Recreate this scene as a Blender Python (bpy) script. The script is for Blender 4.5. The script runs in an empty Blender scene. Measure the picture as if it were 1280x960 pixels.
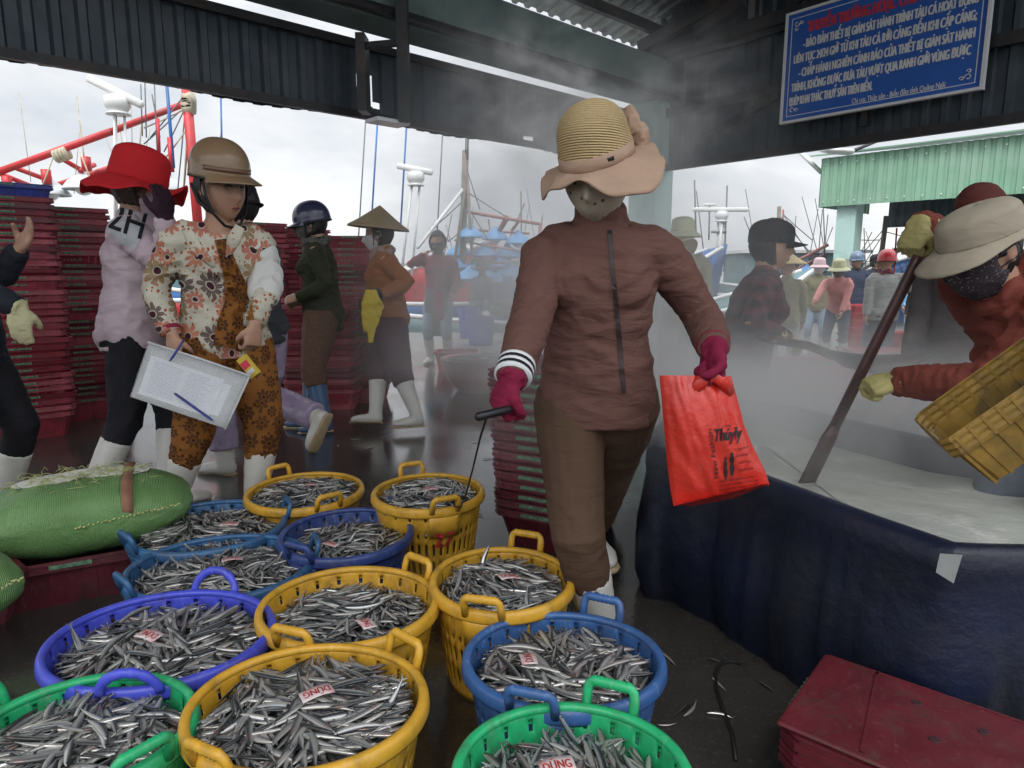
import bpy, bmesh, math, random
import numpy as np
from mathutils import Vector, Matrix
random.seed(7)
R = math.radians
SC = bpy.context.scene
COL = SC.collection
V = Vector
# ---------------------------------------------------------------- camera
CAMH, FPX = 1.15, 850.0
PITCH = math.atan(145.0 / FPX)
cam_d = bpy.data.cameras.new('camera'); cam = bpy.data.objects.new('camera', cam_d); COL.objects.link(cam)
cam.location = (0, 0, CAMH); cam.rotation_euler = (math.pi/2 - PITCH, 0, 0)
cam_d.sensor_width = 36.0; cam_d.lens = 36.0 * FPX / 1280.0
cam_d.clip_start = 0.05; cam_d.clip_end = 3000
SC.camera = cam
# ---------------------------------------------------------------- sky, sun, exposure
SUN_EL, SUN_AZ = R(52), R(200)      # azimuth of the sun measured from +Y clockwise
w = bpy.data.worlds.new('World'); SC.world = w; w.use_nodes = True
nt = w.node_tree; nt.nodes.clear()
def wn(t, **k):
    n = nt.nodes.new(t)
    for a, b in k.items(): setattr(n, a, b)
    return n
out = wn('ShaderNodeOutputWorld'); bg = wn('ShaderNodeBackground'); bg.inputs['Strength'].default_value = 0.13
sky = wn('ShaderNodeTexSky', sky_type='NISHITA'); sky.sun_disc = False
sky.sun_elevation = SUN_EL; sky.sun_rotation = SUN_AZ; sky.air_density = 1.0; sky.dust_density = 3.0
tc = wn('ShaderNodeTexCoord'); mp = wn('ShaderNodeMapping'); mp.inputs['Scale'].default_value = (1.6, 1.6, 4.5)
n1 = wn('ShaderNodeTexNoise'); n1.inputs['Scale'].default_value = 1.7; n1.inputs['Detail'].default_value = 7; n1.inputs['Roughness'].default_value = .55
n1.inputs['Distortion'].default_value = .4
rp = wn('ShaderNodeValToRGB')
e = rp.color_ramp.elements
e[0].position = .34; e[0].color = (4.1, 4.35, 4.7, 1); e[1].position = .66; e[1].color = (6.6, 6.65, 6.7, 1)
m_ = rp.color_ramp.elements.new(.5); m_.color = (5.2, 5.35, 5.55, 1)
sep = wn('ShaderNodeSeparateXYZ')
mr = wn('ShaderNodeMapRange'); mr.inputs['From Min'].default_value = .3; mr.inputs['From Max'].default_value = 1.0
mr.inputs['To Min'].default_value = 1.0; mr.inputs['To Max'].default_value = 3.4
vm = wn('ShaderNodeVectorMath', operation='SCALE')
mx = wn('ShaderNodeMix', data_type='RGBA'); mx.inputs['Factor'].default_value = .93
L = nt.links.new
L(tc.outputs['Generated'], mp.inputs['Vector']); L(mp.outputs[0], n1.inputs['Vector']); L(n1.outputs['Fac'], rp.inputs[0])
L(tc.outputs['Generated'], sep.inputs[0]); L(sep.outputs['Z'], mr.inputs['Value'])
mr2 = wn('ShaderNodeMapRange'); mr2.inputs['From Min'].default_value = .1; mr2.inputs['From Max'].default_value = -.9   # unseen sky behind the camera brightened, added to lift light under the roof
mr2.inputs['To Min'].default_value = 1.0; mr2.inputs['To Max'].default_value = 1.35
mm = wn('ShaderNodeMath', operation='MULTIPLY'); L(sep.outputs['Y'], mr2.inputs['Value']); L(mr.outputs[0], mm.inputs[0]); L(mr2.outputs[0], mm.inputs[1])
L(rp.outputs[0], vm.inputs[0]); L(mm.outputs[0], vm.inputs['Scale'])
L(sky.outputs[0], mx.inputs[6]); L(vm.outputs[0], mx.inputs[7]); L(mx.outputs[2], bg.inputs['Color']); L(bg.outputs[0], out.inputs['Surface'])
sun_d = bpy.data.lights.new('sun', 'SUN'); sun_d.energy = 1.4; sun_d.angle = R(22); sun_d.color = (1, .965, .92)
sun = bpy.data.objects.new('sun', sun_d); COL.objects.link(sun); sun.location = (0, -5, 12)
sdir = V((math.sin(SUN_AZ)*math.cos(SUN_EL), math.cos(SUN_AZ)*math.cos(SUN_EL), math.sin(SUN_EL)))
sun.rotation_euler = (-sdir).to_track_quat('-Z', 'Y').to_euler()
vs = SC.view_settings
SC.display_settings.display_device = 'sRGB'
vs.view_transform = 'Standard'; vs.look = 'None'; vs.gamma = 1; vs.use_curve_mapping = False; vs.exposure = 0.42
cy = SC.cycles
cy.use_denoising = True; cy.max_bounces = 6; cy.diffuse_bounces = 3; cy.glossy_bounces = 3; cy.transmission_bounces = 4
cy.transparent_max_bounces = 8; cy.volume_bounces = 3; cy.volume_step_rate = 1.0; cy.volume_max_steps = 64
cy.sample_clamp_indirect = 4.0; cy.caustics_reflective = False; cy.caustics_refractive = False
try: cy.use_adaptive_sampling = True; cy.adaptive_threshold = 0.02
except Exception: pass
# ---------------------------------------------------------------- pixel helpers (photo pixels 1280x960 -> points of the place)
FW = V((0, math.cos(PITCH), -math.sin(PITCH))); UP = V((0, math.sin(PITCH), math.cos(PITCH)))
CAM = V((0, 0, CAMH))
def ray(px, py): return FW + V((1, 0, 0)) * ((px-640)/FPX) + UP * ((480-py)/FPX)
def P(px, py, Y):
    d = ray(px, py); return CAM + d * (Y/d.y)
def G(px, py, z=0.0):
    d = ray(px, py); return CAM + d * ((z-CAMH)/d.z)
def onplane(px, py, p0, n):
    d = ray(px, py); return CAM + d * ((p0-CAM).dot(n)/d.dot(n))
# ---------------------------------------------------------------- noise
_rs = np.random.RandomState(3); _perm = np.concatenate([_rs.permutation(256)]*3)
_g = _rs.normal(size=(256, 3)); _g /= np.linalg.norm(_g, axis=1)[:, None]
def pn(p):
    p = np.asarray(p, float); i = np.floor(p).astype(int); f = p - i; u = f*f*f*(f*(f*6-15)+10); i &= 255
    r = np.zeros(len(p))
    for dx in (0, 1):
        for dy in (0, 1):
            for dz in (0, 1):
                h = _perm[_perm[_perm[i[:, 0]+dx]+i[:, 1]+dy]+i[:, 2]+dz]
                d = f - np.array([dx, dy, dz])
                wgt = (u[:, 0] if dx else 1-u[:, 0])*(u[:, 1] if dy else 1-u[:, 1])*(u[:, 2] if dz else 1-u[:, 2])
                r += wgt*np.einsum('ij,ij->i', _g[h], d)
    return r
# ---------------------------------------------------------------- mesh builder
WORLD = {}
def woff(o): return WORLD.get(o.name, V((0, 0, 0))) if o else V((0, 0, 0))
class MB:
    def __init__(s): s.v = []; s.f = []; s.mi = []; s.cur = 0
    def add(s, vs_, fs):
        n = len(s.v); s.v.extend([tuple(v) for v in vs_]); s.f.extend([tuple(i+n for i in f) for f in fs]); s.mi.extend([s.cur]*len(fs)); return s
    def box(s, c, size, M=None, taper=1.0):
        c = V(c); hx, hy, hz = size[0]/2, size[1]/2, size[2]/2; vs_ = []
        for z in (-1, 1):
            k = taper if z < 0 else 1
            for x, y in ((-1, -1), (1, -1), (1, 1), (-1, 1)):
                p = V((x*hx*k, y*hy*k, z*hz)); vs_.append(c + (M @ p if M else p))
        return s.add(vs_, [(3, 2, 1, 0), (4, 5, 6, 7), (0, 1, 5, 4), (1, 2, 6, 5), (2, 3, 7, 6), (3, 0, 4, 7)])
    def beam(s, a, b, w, h, up=V((0, 0, 1))):
        a, b = V(a), V(b); d = (b-a).normalized(); x = d.cross(up)
        if x.length < 1e-4: x = d.cross(V((1, 0, 0)))
        x.normalize(); y = x.cross(d).normalized(); vs_ = []
        for p in (a, b):
            for i, j in ((-1, -1), (1, -1), (1, 1), (-1, 1)): vs_.append(p + x*(i*w/2) + y*(j*h/2))
        return s.add(vs_, [(0, 1, 2, 3), (7, 6, 5, 4), (0, 4, 5, 1), (1, 5, 6, 2), (2, 6, 7, 3), (3, 7, 4, 0)])
    def loft(s, pts, rad, side=None, n=12, cap=True, sq=2.0):
        """tube through pts; rad: list of r or (a,b); a along side axis"""
        pts = [V(p) for p in pts]; m = len(pts); rings = []
        for i in range(m):
            t = (pts[min(i+1, m-1)] - pts[max(i-1, 0)])
            if t.length < 1e-9: t = V((0, 0, 1))
            t.normalize()
            sd = V(side) if side is not None else (V((1, 0, 0)) if abs(t.x) < .8 else V((0, 1, 0)))
            if side is None and i > 0: sd = last
            a = (sd - t*sd.dot(t))
            if a.length < 1e-5: a = t.orthogonal()
            a.normalize(); last = a; b = t.cross(a)
            r = rad[i] if isinstance(rad, (list, tuple)) and not (len(rad) == 2 and m != 2 and isinstance(rad[0], float) and isinstance(rad, tuple)) else rad
            ra, rb = (r if isinstance(r, (tuple, list)) else (r, r))
            ring = []
            for k in range(n):
                th = 2*math.pi*k/n; c, d = math.cos(th), math.sin(th)
                if sq != 2.0:
                    c = math.copysign(abs(c)**(2/sq), c); d = math.copysign(abs(d)**(2/sq), d)
                ring.append(pts[i] + a*(ra*c) + b*(rb*d))
            rings.append(ring)
        vs_ = [p for r in rings for p in r]; fs = []
        for i in range(m-1):
            for k in range(n):
                k2 = (k+1) % n; fs.append((i*n+k, i*n+k2, (i+1)*n+k2, (i+1)*n+k))
        if cap:
            fs.append(tuple(range(n-1, -1, -1))); fs.append(tuple((m-1)*n+k for k in range(n)))
        return s.add(vs_, fs)
    def tube(s, pts, r, n=8): return s.loft(pts, [r]*len(pts) if not isinstance(r, (list,)) else r, None, n)
    def ell(s, c, r, M=None, nu=14, nv=9):
        c = V(c); vs_ = [c + ((M @ V((0, 0, r[2]))) if M else V((0, 0, r[2])))]
        for j in range(1, nv):
            ph = math.pi*j/nv
            for i in range(nu):
                th = 2*math.pi*i/nu; p = V((r[0]*math.sin(ph)*math.cos(th), r[1]*math.sin(ph)*math.sin(th), r[2]*math.cos(ph)))
                vs_.append(c + (M @ p if M else p))
        vs_.append(c - ((M @ V((0, 0, r[2]))) if M else V((0, 0, r[2])))); fs = []
        for i in range(nu): fs.append((0, 1+i, 1+(i+1) % nu))
        for j in range(nv-2):
            for i in range(nu):
                a = 1+j*nu+i; b = 1+j*nu+(i+1) % nu; fs.append((a, a+nu, b+nu, b))
        l = len(vs_)-1
        for i in range(nu): fs.append((l, 1+(nv-2)*nu+(i+1) % nu, 1+(nv-2)*nu+i))
        return s.add(vs_, fs)
    def grid(s, fn, nu, nv, closeu=False):
        vs_ = [fn(i/(nu if closeu else nu-1), j/(nv-1)) for j in range(nv) for i in range(nu)]; fs = []
        for j in range(nv-1):
            for i in range(nu if closeu else nu-1):
                i2 = (i+1) % nu; fs.append((j*nu+i, j*nu+i2, (j+1)*nu+i2, (j+1)*nu+i))
        return s.add(vs_, fs)
    def lathe(s, prof, n=32, c=(0, 0, 0), M=None, a0=0, a1=2*math.pi, fn=None):
        c = V(c); full = abs(a1-a0-2*math.pi) < 1e-6; nn = n if full else n+1; vs_ = []
        for j, (r, z) in enumerate(prof):
            for i in range(nn):
                th = a0+(a1-a0)*i/n; p = V((r*math.cos(th), r*math.sin(th), z))
                if fn: p = fn(p, th, j)
                vs_.append(c + (M @ p if M else p))
        fs = []
        for j in range(len(prof)-1):
            for i in range(n):
                i2 = (i+1) % nn; fs.append((j*nn+i, j*nn+i2, (j+1)*nn+i2, (j+1)*nn+i))
        return s.add(vs_, fs)
    def merge(s, o, M=None):
        n = len(s.v); s.v.extend([tuple(M @ V(v)) for v in o.v] if M else o.v); s.f.extend([tuple(i+n for i in f) for f in o.f]); s.mi.extend(o.mi); return s
    def mesh(s, name='m', off=V((0, 0, 0)), smooth=True, mats=()):
        me = bpy.data.meshes.new(name); me.from_pydata([(x-off.x, y-off.y, z-off.z) for x, y, z in s.v], [], s.f)
        for m in mats: me.materials.append(m)
        if len(mats) > 1: me.polygons.foreach_set('material_index', s.mi)
        me.polygons.foreach_set('use_smooth', [smooth]*len(me.polygons)); me.update(); return me
    def build(s, name, mat, parent=None, smooth=True, solid=0, bevel=0, sub=0, angle=None, remesh=0, smoothit=0, disp=None, world=True):
        mats = mat if isinstance(mat, (list, tuple)) else (mat,)
        off = woff(parent) if world else V((0, 0, 0))
        me = s.mesh(name, V((0, 0, 0)), smooth, mats)
        if solid or bevel or sub or remesh or smoothit or disp:
            me = process(me, solid, bevel, sub, remesh, smoothit, disp)
            if remesh:
                me.materials.clear()
                for m in mats: me.materials.append(m)
                me.polygons.foreach_set('use_smooth', [True]*len(me.polygons))
        if off.length: me.transform(Matrix.Translation(-off))
        if angle: 
            try: me.set_sharp_from_angle(angle=R(angle))
            except Exception: pass
        o = bpy.data.objects.new(name, me); COL.objects.link(o)
        if parent: o.parent = parent; WORLD[o.name] = off
        return o
def process(me, solid=0, bevel=0, sub=0, remesh=0, smoothit=0, disp=None):
    o = bpy.data.objects.new('tmp', me); COL.objects.link(o)
    if solid:
        m = o.modifiers.new('s', 'SOLIDIFY'); m.thickness = solid; m.offset = 0
    if remesh:
        m = o.modifiers.new('r', 'REMESH'); m.mode = 'VOXEL'; m.voxel_size = remesh; m.use_smooth_shade = True
    if smoothit:
        m = o.modifiers.new('sm', 'SMOOTH'); m.factor = .5; m.iterations = smoothit
    if bevel:
        m = o.modifiers.new('b', 'BEVEL'); m.width = bevel; m.segments = 2; m.limit_method = 'ANGLE'; m.angle_limit = R(35)
    if sub:
        m = o.modifiers.new('u', 'SUBSURF'); m.levels = sub; m.render_levels = sub
    dg = bpy.context.evaluated_depsgraph_get(); dg.update()
    nm = bpy.data.meshes.new_from_object(o.evaluated_get(dg), preserve_all_data_layers=True, depsgraph=dg)
    bpy.data.objects.remove(o); bpy.data.meshes.remove(me)
    if disp:
        n = len(nm.vertices); co = np.empty(n*3); nm.vertices.foreach_get('co', co); co = co.reshape(-1, 3)
        no = np.empty(n*3); nm.vertices.foreach_get('normal', no); no = no.reshape(-1, 3)
        d = disp(co, no)
        co = co + (no*d[:, None] if d.ndim == 1 else d)
        nm.vertices.foreach_set('co', co.reshape(-1)); nm.update()
    return nm
def empty(name, loc=(0, 0, 0), rz=0):
    o = bpy.data.objects.new(name, None); COL.objects.link(o); o.location = loc; o.rotation_euler = (0, 0, rz)
    WORLD[o.name] = V(loc); o.empty_display_size = .1; return o
def tag(o, label=None, cat=None, group=None, kind=None):
    if label: o['label'] = label
    if cat: o['category'] = cat
    if group: o['group'] = group
    if kind: o['kind'] = kind
    return o
def struct(o): o['kind'] = 'structure'; return o
def kids(o): return [c for c in KID.get(o.name, [])]
KID = {}
def scan():
    KID.clear()
    for c in COL.objects:
        if c.parent: KID.setdefault(c.parent.name, []).append(c)
def copy_tree(o, parent=None):
    c = o.copy(); COL.objects.link(c); c.parent = parent
    for ch in kids(o): copy_tree(ch, c)
    return c
def text_mb(body, size=1.0, width=None, bold=0.0, shear=0.0, depth=0.0, align='LEFT'):
    """lettering in the XY plane as an MB (cap height about .7*size); width squeezes it"""
    c = bpy.data.curves.new('t', 'FONT'); c.body = body; c.size = size; c.shear = shear; c.extrude = depth
    c.resolution_u = 3
    o = bpy.data.objects.new('t', c); COL.objects.link(o); dg = bpy.context.evaluated_depsgraph_get(); dg.update()
    me = bpy.data.meshes.new_from_object(o.evaluated_get(dg)); bpy.data.objects.remove(o); bpy.data.curves.remove(c)
    vs_ = [tuple(v.co) for v in me.vertices]; fs = [tuple(p.vertices) for p in me.polygons]; bpy.data.meshes.remove(me)
    xs = [v[0] for v in vs_] or [0, 1]; x0, x1 = min(xs), max(xs); k = (width/(x1-x0)) if width else 1
    mb = MB()
    for ox, oz in (((0, 0),) if not bold else ((0, 0), (bold, .0006), (-bold, .0012), (0, .0018))): mb.add([((v[0]-x0)*k+ox, v[1]+(bold*.5 if oz > .0015 else 0), v[2]+oz) for v in vs_], fs)
    mb.w = (x1-x0)*k; return mb
def frame(o, x, y, z=None):
    """matrix with origin o and axes x, y, z"""
    x = V(x).normalized(); y = V(y); z = V(z) if z is not None else x.cross(y); z.normalize(); y = z.cross(x).normalized()
    return Matrix(((x.x, y.x, z.x, o[0]), (x.y, y.y, z.y, o[1]), (x.z, y.z, z.z, o[2]), (0, 0, 0, 1)))
# ---------------------------------------------------------------- materials
def nodes(name):
    m = bpy.data.materials.new(name); m.use_nodes = True; t = m.node_tree
    return m, t, t.nodes['Principled BSDF']
class T:
    """tiny node helper"""
    def __init__(s, t): s.t = t
    def n(s, ty, **k):
        x = s.t.nodes.new(ty)
        for a, b in k.items(): setattr(x, a, b)
        return x
    def l(s, a, b): s.t.links.new(a, b)
    def math(s, op, a, b=None, c=None, clamp=False):
        x = s.n('ShaderNodeMath', operation=op); x.use_clamp = clamp
        for i, q in enumerate((a, b, c)):
            if q is None: continue
            if isinstance(q, (int, float)): x.inputs[i].default_value = q
            else: s.l(q, x.inputs[i])
        return x.outputs[0]
    def noise(s, vec, scale, detail=3, rough=.5, dist=0):
        x = s.n('ShaderNodeTexNoise'); x.inputs['Scale'].default_value = scale; x.inputs['Detail'].default_value = detail
        x.inputs['Roughness'].default_value = rough; x.inputs['Distortion'].default_value = dist
        if vec is not None: s.l(vec, x.inputs['Vector'])
        return x.outputs['Fac']
    def ramp(s, fac, stops):
        x = s.n('ShaderNodeValToRGB'); e = x.color_ramp.elements
        while len(e) > 1: e.remove(e[-1])
        e[0].position = stops[0][0]; e[0].color = tuple(stops[0][1])+(1,) if not isinstance(stops[0][1], float) else (stops[0][1],)*3+(1,)
        for p, c in stops[1:]:
            q = e.new(p); q.color = tuple(c)+(1,) if not isinstance(c, float) else (c,)*3+(1,)
        s.l(fac, x.inputs[0]); return x.outputs[0]
    def mix(s, fac, a, b, mode='MIX'):
        x = s.n('ShaderNodeMix', data_type='RGBA', blend_type=mode)
        for i, q in ((0, fac), (6, a), (7, b)):
            if isinstance(q, (int, float)): x.inputs[i].default_value = q
            elif isinstance(q, tuple): x.inputs[i].default_value = q if len(q) == 4 else q+(1,)
            else: s.l(q, x.inputs[i])
        return x.outputs[2]
    def obj(s, scale=None):
        x = s.n('ShaderNodeTexCoord').outputs['Object']
        if scale:
            m = s.n('ShaderNodeMapping'); m.inputs['Scale'].default_value = scale; s.l(x, m.inputs['Vector']); return m.outputs[0]
        return x
    def bump(s, h, strength, dist, bs):
        b = s.n('ShaderNodeBump'); b.inputs['Strength'].default_value = strength; b.inputs['Distance'].default_value = dist
        s.l(h, b.inputs['Height']); s.l(b.outputs[0], bs.inputs['Normal'])
def mat(name, col, rough=.6, var=.25, vs_=8, bump=.3, bs=60, bd=.002, metal=0, spec=.5, dirt=None, ds=3, sheen=0, coat=0, trans=0, alpha=1, wet=None, dirtlim=(.5, .7), scuff=0, orand=0):
    m, t, b = nodes(name); h = T(t); o = h.obj()
    n = h.noise(o, vs_, 5, .6)
    c = tuple(col)
    lo = tuple(x*(1-var) for x in c); hi = tuple(min(1, x*(1+var)) for x in c)
    colr = h.ramp(n, [(.3, lo), (.7, hi)])
    if dirt:
        dn = h.noise(o, ds, 6, .65, .3); f = h.ramp(dn, [(dirtlim[0], 0.0), (dirtlim[1], 1.0)])
        colr = h.mix(f, colr, tuple(dirt))
    if scuff:
        sn = h.noise(h.obj((30, 30, 9)), 2.2, 7, .75, .6); colr = h.mix(h.ramp(sn, [(.56, 0.0), (.72, scuff)]), colr, tuple(min(1, x*.6+.34) for x in c))
        gr = h.noise(o, 16, 6, .7, .4); colr = h.mix(h.ramp(gr, [(.50, 0.0), (.74, .55)]), colr, (.06, .045, .03))
    if orand:
        oi = h.n('ShaderNodeObjectInfo').outputs['Random']; hs = h.n('ShaderNodeHueSaturation'); h.l(h.math('MULTIPLY_ADD', oi, orand*1.6, 1-orand*.8), hs.inputs['Value']); h.l(h.math('MULTIPLY_ADD', oi, -.25, 1.08), hs.inputs['Saturation']); h.l(colr, hs.inputs['Color']); colr = hs.outputs[0]
    h.l(colr, b.inputs['Base Color'])
    b.inputs['Roughness'].default_value = rough; b.inputs['Metallic'].default_value = metal
    b.inputs['Specular IOR Level'].default_value = spec
    if rough < .7:
        rr = h.math('MULTIPLY_ADD', h.noise(o, vs_*2.3, 4), .35, rough-.17, True); h.l(rr, b.inputs['Roughness'])
    if sheen: b.inputs['Sheen Weight'].default_value = sheen
    if coat: b.inputs['Coat Weight'].default_value = coat; b.inputs['Coat Roughness'].default_value = .1
    if trans: b.inputs['Transmission Weight'].default_value = trans
    if alpha < 1: b.inputs['Alpha'].default_value = alpha
    if bump: h.bump(h.noise(o, bs, 4, .6), bump, bd, b)
    m.diffuse_color = c+(1,)
    return m
def cloth(name, col, var=.18, wr=.35, weave=500, rough=.85, sheen=.0, stripes=None):
    m, t, b = nodes(name); h = T(t); o = h.obj()
    lo = tuple(x*(1-var) for x in col); hi = tuple(min(1, x*(1+var)) for x in col)
    c = h.ramp(h.noise(o, 5, 6, .65), [(.3, lo), (.7, hi)])
    h.l(c, b.inputs['Base Color']); b.inputs['Roughness'].default_value = rough; b.inputs['Specular IOR Level'].default_value = .25
    b.inputs['Sheen Weight'].default_value = sheen
    w1 = h.noise(h.obj((9, 9, 26)), 1.0, 3, .55, .8); w2 = h.noise(o, weave, 1)
    hh = h.math('MULTIPLY_ADD', w2, .04, w1); h.bump(hh, wr, .02, b)
    return m
# ---------------------------------------------------------------- setting materials
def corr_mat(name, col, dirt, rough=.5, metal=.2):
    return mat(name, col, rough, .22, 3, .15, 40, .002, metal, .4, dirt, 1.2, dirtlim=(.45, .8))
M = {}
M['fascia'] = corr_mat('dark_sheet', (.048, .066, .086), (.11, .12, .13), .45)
M['roofsheet'] = mat('grey_sheet', (.32, .36, .36), .35, .25, 4, .1, metal=.5, dirt=(.15, .13, .11), ds=2)
M['greensheet'] = mat('green_sheet', (.21, .38, .27), .45, .12, 1.5, .1, metal=.1, dirt=(.27, .42, .32), ds=1.2)
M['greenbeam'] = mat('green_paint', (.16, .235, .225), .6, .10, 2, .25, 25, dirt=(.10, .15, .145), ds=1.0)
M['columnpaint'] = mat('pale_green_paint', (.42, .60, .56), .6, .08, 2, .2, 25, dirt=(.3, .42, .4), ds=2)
M['concrete'] = mat('column_concrete', (.33, .33, .30), .8, .15, 6, .4, 60, dirt=(.2, .2, .18))
M['steel'] = mat('dark_steel', (.022, .022, .026), .5, .3, 6, .2, dirt=(.06, .035, .025), ds=4)
M['pvc'] = mat('white_pvc', (.6, .62, .6), .45, .1)
M['bluesign'] = mat('sign_blue', (.025, .12, .48), .4, .08, 2, 0)
M['white'] = mat('white_paint', (.75, .76, .78), .5, .06, 3, .1)
M['redletter'] = mat('red_letter', (.62, .05, .09), .5, .1, 3, 0)
M['rust'] = mat('rusty_red_steel', (.24, .055, .045), .6, .3, 10)

# wet concrete floor
m, t, b = nodes('wet_floor'); h = T(t); o = h.obj()
base = h.ramp(h.noise(o, 1.3, 8, .62), [(.25, (.030, .028, .026)), (.55, (.052, .048, .043)), (.8, (.085, .078, .068))])
speck = h.ramp(h.noise(o, 70, 4, .7), [(.56, 0.0), (.70, .6)])
base = h.mix(speck, base, (.12, .115, .105))
h.l(base, b.inputs['Base Color'])
pud = h.ramp(h.noise(o, .85, 5, .55, .5), [(.38, .04), (.52, .12), (.66, .34)])
h.l(pud, b.inputs['Roughness'])
hh = h.math('MULTIPLY', h.noise(o, 38, 5, .65), h.math('ADD', pud, .05)); rip = h.math('MULTIPLY_ADD', h.noise(o, 9, 3, .6), .16, hh)
h.bump(rip, .32, .02, b); b.inputs['Specular IOR Level'].default_value = .6
b.inputs['Coat Weight'].default_value = .3; b.inputs['Coat Roughness'].default_value = .12
M['floor'] = m
M['apron'] = mat('apron_concrete', (.20, .195, .18), .35, .2, 1.2, .3, 30, dirt=(.11, .105, .1), ds=.7)
m, t, b = nodes('sea_water'); h = T(t)
b.inputs['Base Color'].default_value = (.16, .2, .2, 1); b.inputs['Roughness'].default_value = .12
h.bump(h.noise(h.obj((1, 1, 1)), 1.6, 4, .6), .35, .3, b); M['sea'] = m
M['hill'] = mat('hill_green', (.10, .125, .105), .9, .3, .05, .5, .3, 2, dirt=(.14, .155, .13), ds=.03)

# ---------------------------------------------------------------- setting
SLAB = 14.0
mb = MB(); mb.grid(lambda u, v: V((-30+60*u, -6+SLAB*1.0*v+0, 0)), 2, 2)
# shed floor: one slab whose outer edge follows the two open sides of the shed
HL = R(46.6); HR = R(38.7); dL = V((math.sin(HL), math.cos(HL), 0)); dR = V((math.sin(HR), -math.cos(HR), 0))   # along left wall (away), along right wall (towards camera right)
CC = P(810, 335, 9.5); CC.z = 0
nL = V((-dL.y, dL.x, 0)); nR = V((-dR.y, dR.x, 0))                                               # outward normals of the left / right side
mb = MB()
A = CC - dL*26 + nL*1.0; B = CC + nL*1.0 + nR*.9; D = CC + dR*26 + nR*.9
fl = [V((A.x, A.y, 0)), V((-30, -12, 0)), V((30, -12, 0)), V((D.x, D.y, 0)), V((B.x, B.y, 0))]
mb.add([p for p in fl] + [V((p.x, p.y, -.25)) for p in fl], [(0, 1, 2, 3, 4)] + [(i, (i+5), (i+1) % 5+5, (i+1) % 5) for i in range(5)])
struct(mb.build('shed_floor', M['floor'], smooth=False))
mb = MB()
# quay apron beyond the shed, level with the floor on the left, a step lower on the right; then the sea
mb.add([V((-40, -12, -.012)), V((3.2, 4, -.012)), V((3.2, 12.4, -.012)), V((-40, 12.4, -.012)), V((3.2, 12.4, -1.6)), V((-40, 12.4, -1.6))], [(0, 1, 2, 3), (3, 2, 4, 5)])
struct(mb.build('quay_apron', M['apron'], smooth=False))
mb = MB()
mb.add([V((3.2, 0, -.24)), V((60, 0, -.24)), V((60, 22, -.24)), V((3.2, 22, -.24)), V((60, 22, -1.6)), V((3.2, 22, -1.6)), V((3.2, 12.4, -.24)), V((3.2, 12.4, -1.6))], [(0, 1, 2, 3), (3, 2, 4, 5), (3, 5, 7, 6)])
struct(mb.build('lower_quay', M['apron'], smooth=False))
mb = MB(); mb.grid(lambda u, v: V((-900+1800*u, 12+1100*v, -1.2)), 2, 2)
struct(mb.build('sea', M['sea'], smooth=False))
mb = MB(); mb.grid(lambda u, v: V((-1500+3000*u, -800+2000*v, -3.0)), 2, 2)
struct(mb.build('terrain', M['hill'], smooth=False))
mb = MB()
def hillf(u, v):
    x = -700+1500*u; hgt = 6 + 14*abs(math.sin(u*9.1+1)) + 8*math.sin(u*31) + 3*math.sin(u*97)
    return V((x, 520+v*120, -2.5 + max(2, hgt*.36)*math.sin(v*math.pi/2)))
mb.grid(hillf, 160, 8); struct(mb.build('far_hills', M['hill']))

def wall_pt(side, px, py, off=0.0):
    n = nL if side == 'L' else nR; return onplane(px, py, CC + n*off, n)
NRW = 24
def corrugated(a, b, zb, zt, nrm, pitch=.2, depth=.03, cut=None, top=None):
    """trapezoid-profile sheet hung between a and b (plan points), zb/zt functions of 0..1"""
    L_ = (b-a).length; n = int(L_/pitch); d = (b-a).normalized(); mb = MB(); us = []
    for i in range(n):
        for f, o in ((0, 0), (.3, 0), (.42, 1), (.88, 1)): us.append(((i+f)/n, o))
    us.append((1, 0)); vs_ = []
    for u, o in us:
        p = a + d*(L_*u) + nrm*(depth*o); vs_ += [V((p.x, p.y, zb(u)+(zt(u)-zb(u))*k/NRW)) for k in range(NRW+1)]
    fs = []; N1 = NRW+1
    for i in range(len(us)-1):
        for k in range(NRW):
            if cut and cut((V(vs_[i*N1+k])+V(vs_[(i+1)*N1+k+1]))/2, k, i): continue
            fs.append((i*N1+k, (i+1)*N1+k, (i+1)*N1+k+1, i*N1+k+1))
    return mb.add(vs_, fs)
# left fascia, right fascia: dark corrugated sheets hung under the eaves
ZB, aL = 2.62, CC - dL*13.0
zbL = wall_pt('L', 410, 142, .35).z; ztL = wall_pt('L', 520, 69+1, .35).z
print('fascia left z', zbL, ztL)
TORN = [onplane(x, y, CC + nL*.35, nL) for x, y in ((457, 95), (457, 101), (457, 107), (458, 113), (459, 119), (461, 125), (466, 129), (470, 131), (661, 172), (666, 174))]
def torn(p, k, i): return any(((p-q).dot(dL))**2/.05**2 + (p.z-q.z)**2/.032**2 < 1 for q in TORN)
root = tag(empty('hanging_fascia', (CC - dL*5)), 'dark blue grey corrugated fascia along the left side above the red crate stacks', 'fascia')
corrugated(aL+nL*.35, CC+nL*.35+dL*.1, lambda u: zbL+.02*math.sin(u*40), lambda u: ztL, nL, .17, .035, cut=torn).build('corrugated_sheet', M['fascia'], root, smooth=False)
for z_, nm in ((zbL+.03, 'bottom_rail'), (ztL-.04, 'top_rail')):
    MB().beam(V((aL.x, aL.y, z_))+nL*.31, V((CC.x, CC.y, z_))+nL*.31, .05, .07).build(nm, M['steel'], root, smooth=False)
zbR = wall_pt('R', 1060, 181, .05).z; print('right z', zbR)
bR = CC + dR*9.5
rootR = tag(empty('hanging_fascia', (CC + dR*4)), 'dark corrugated gable sheeting with steel girts behind the blue sign', 'fascia')
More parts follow.
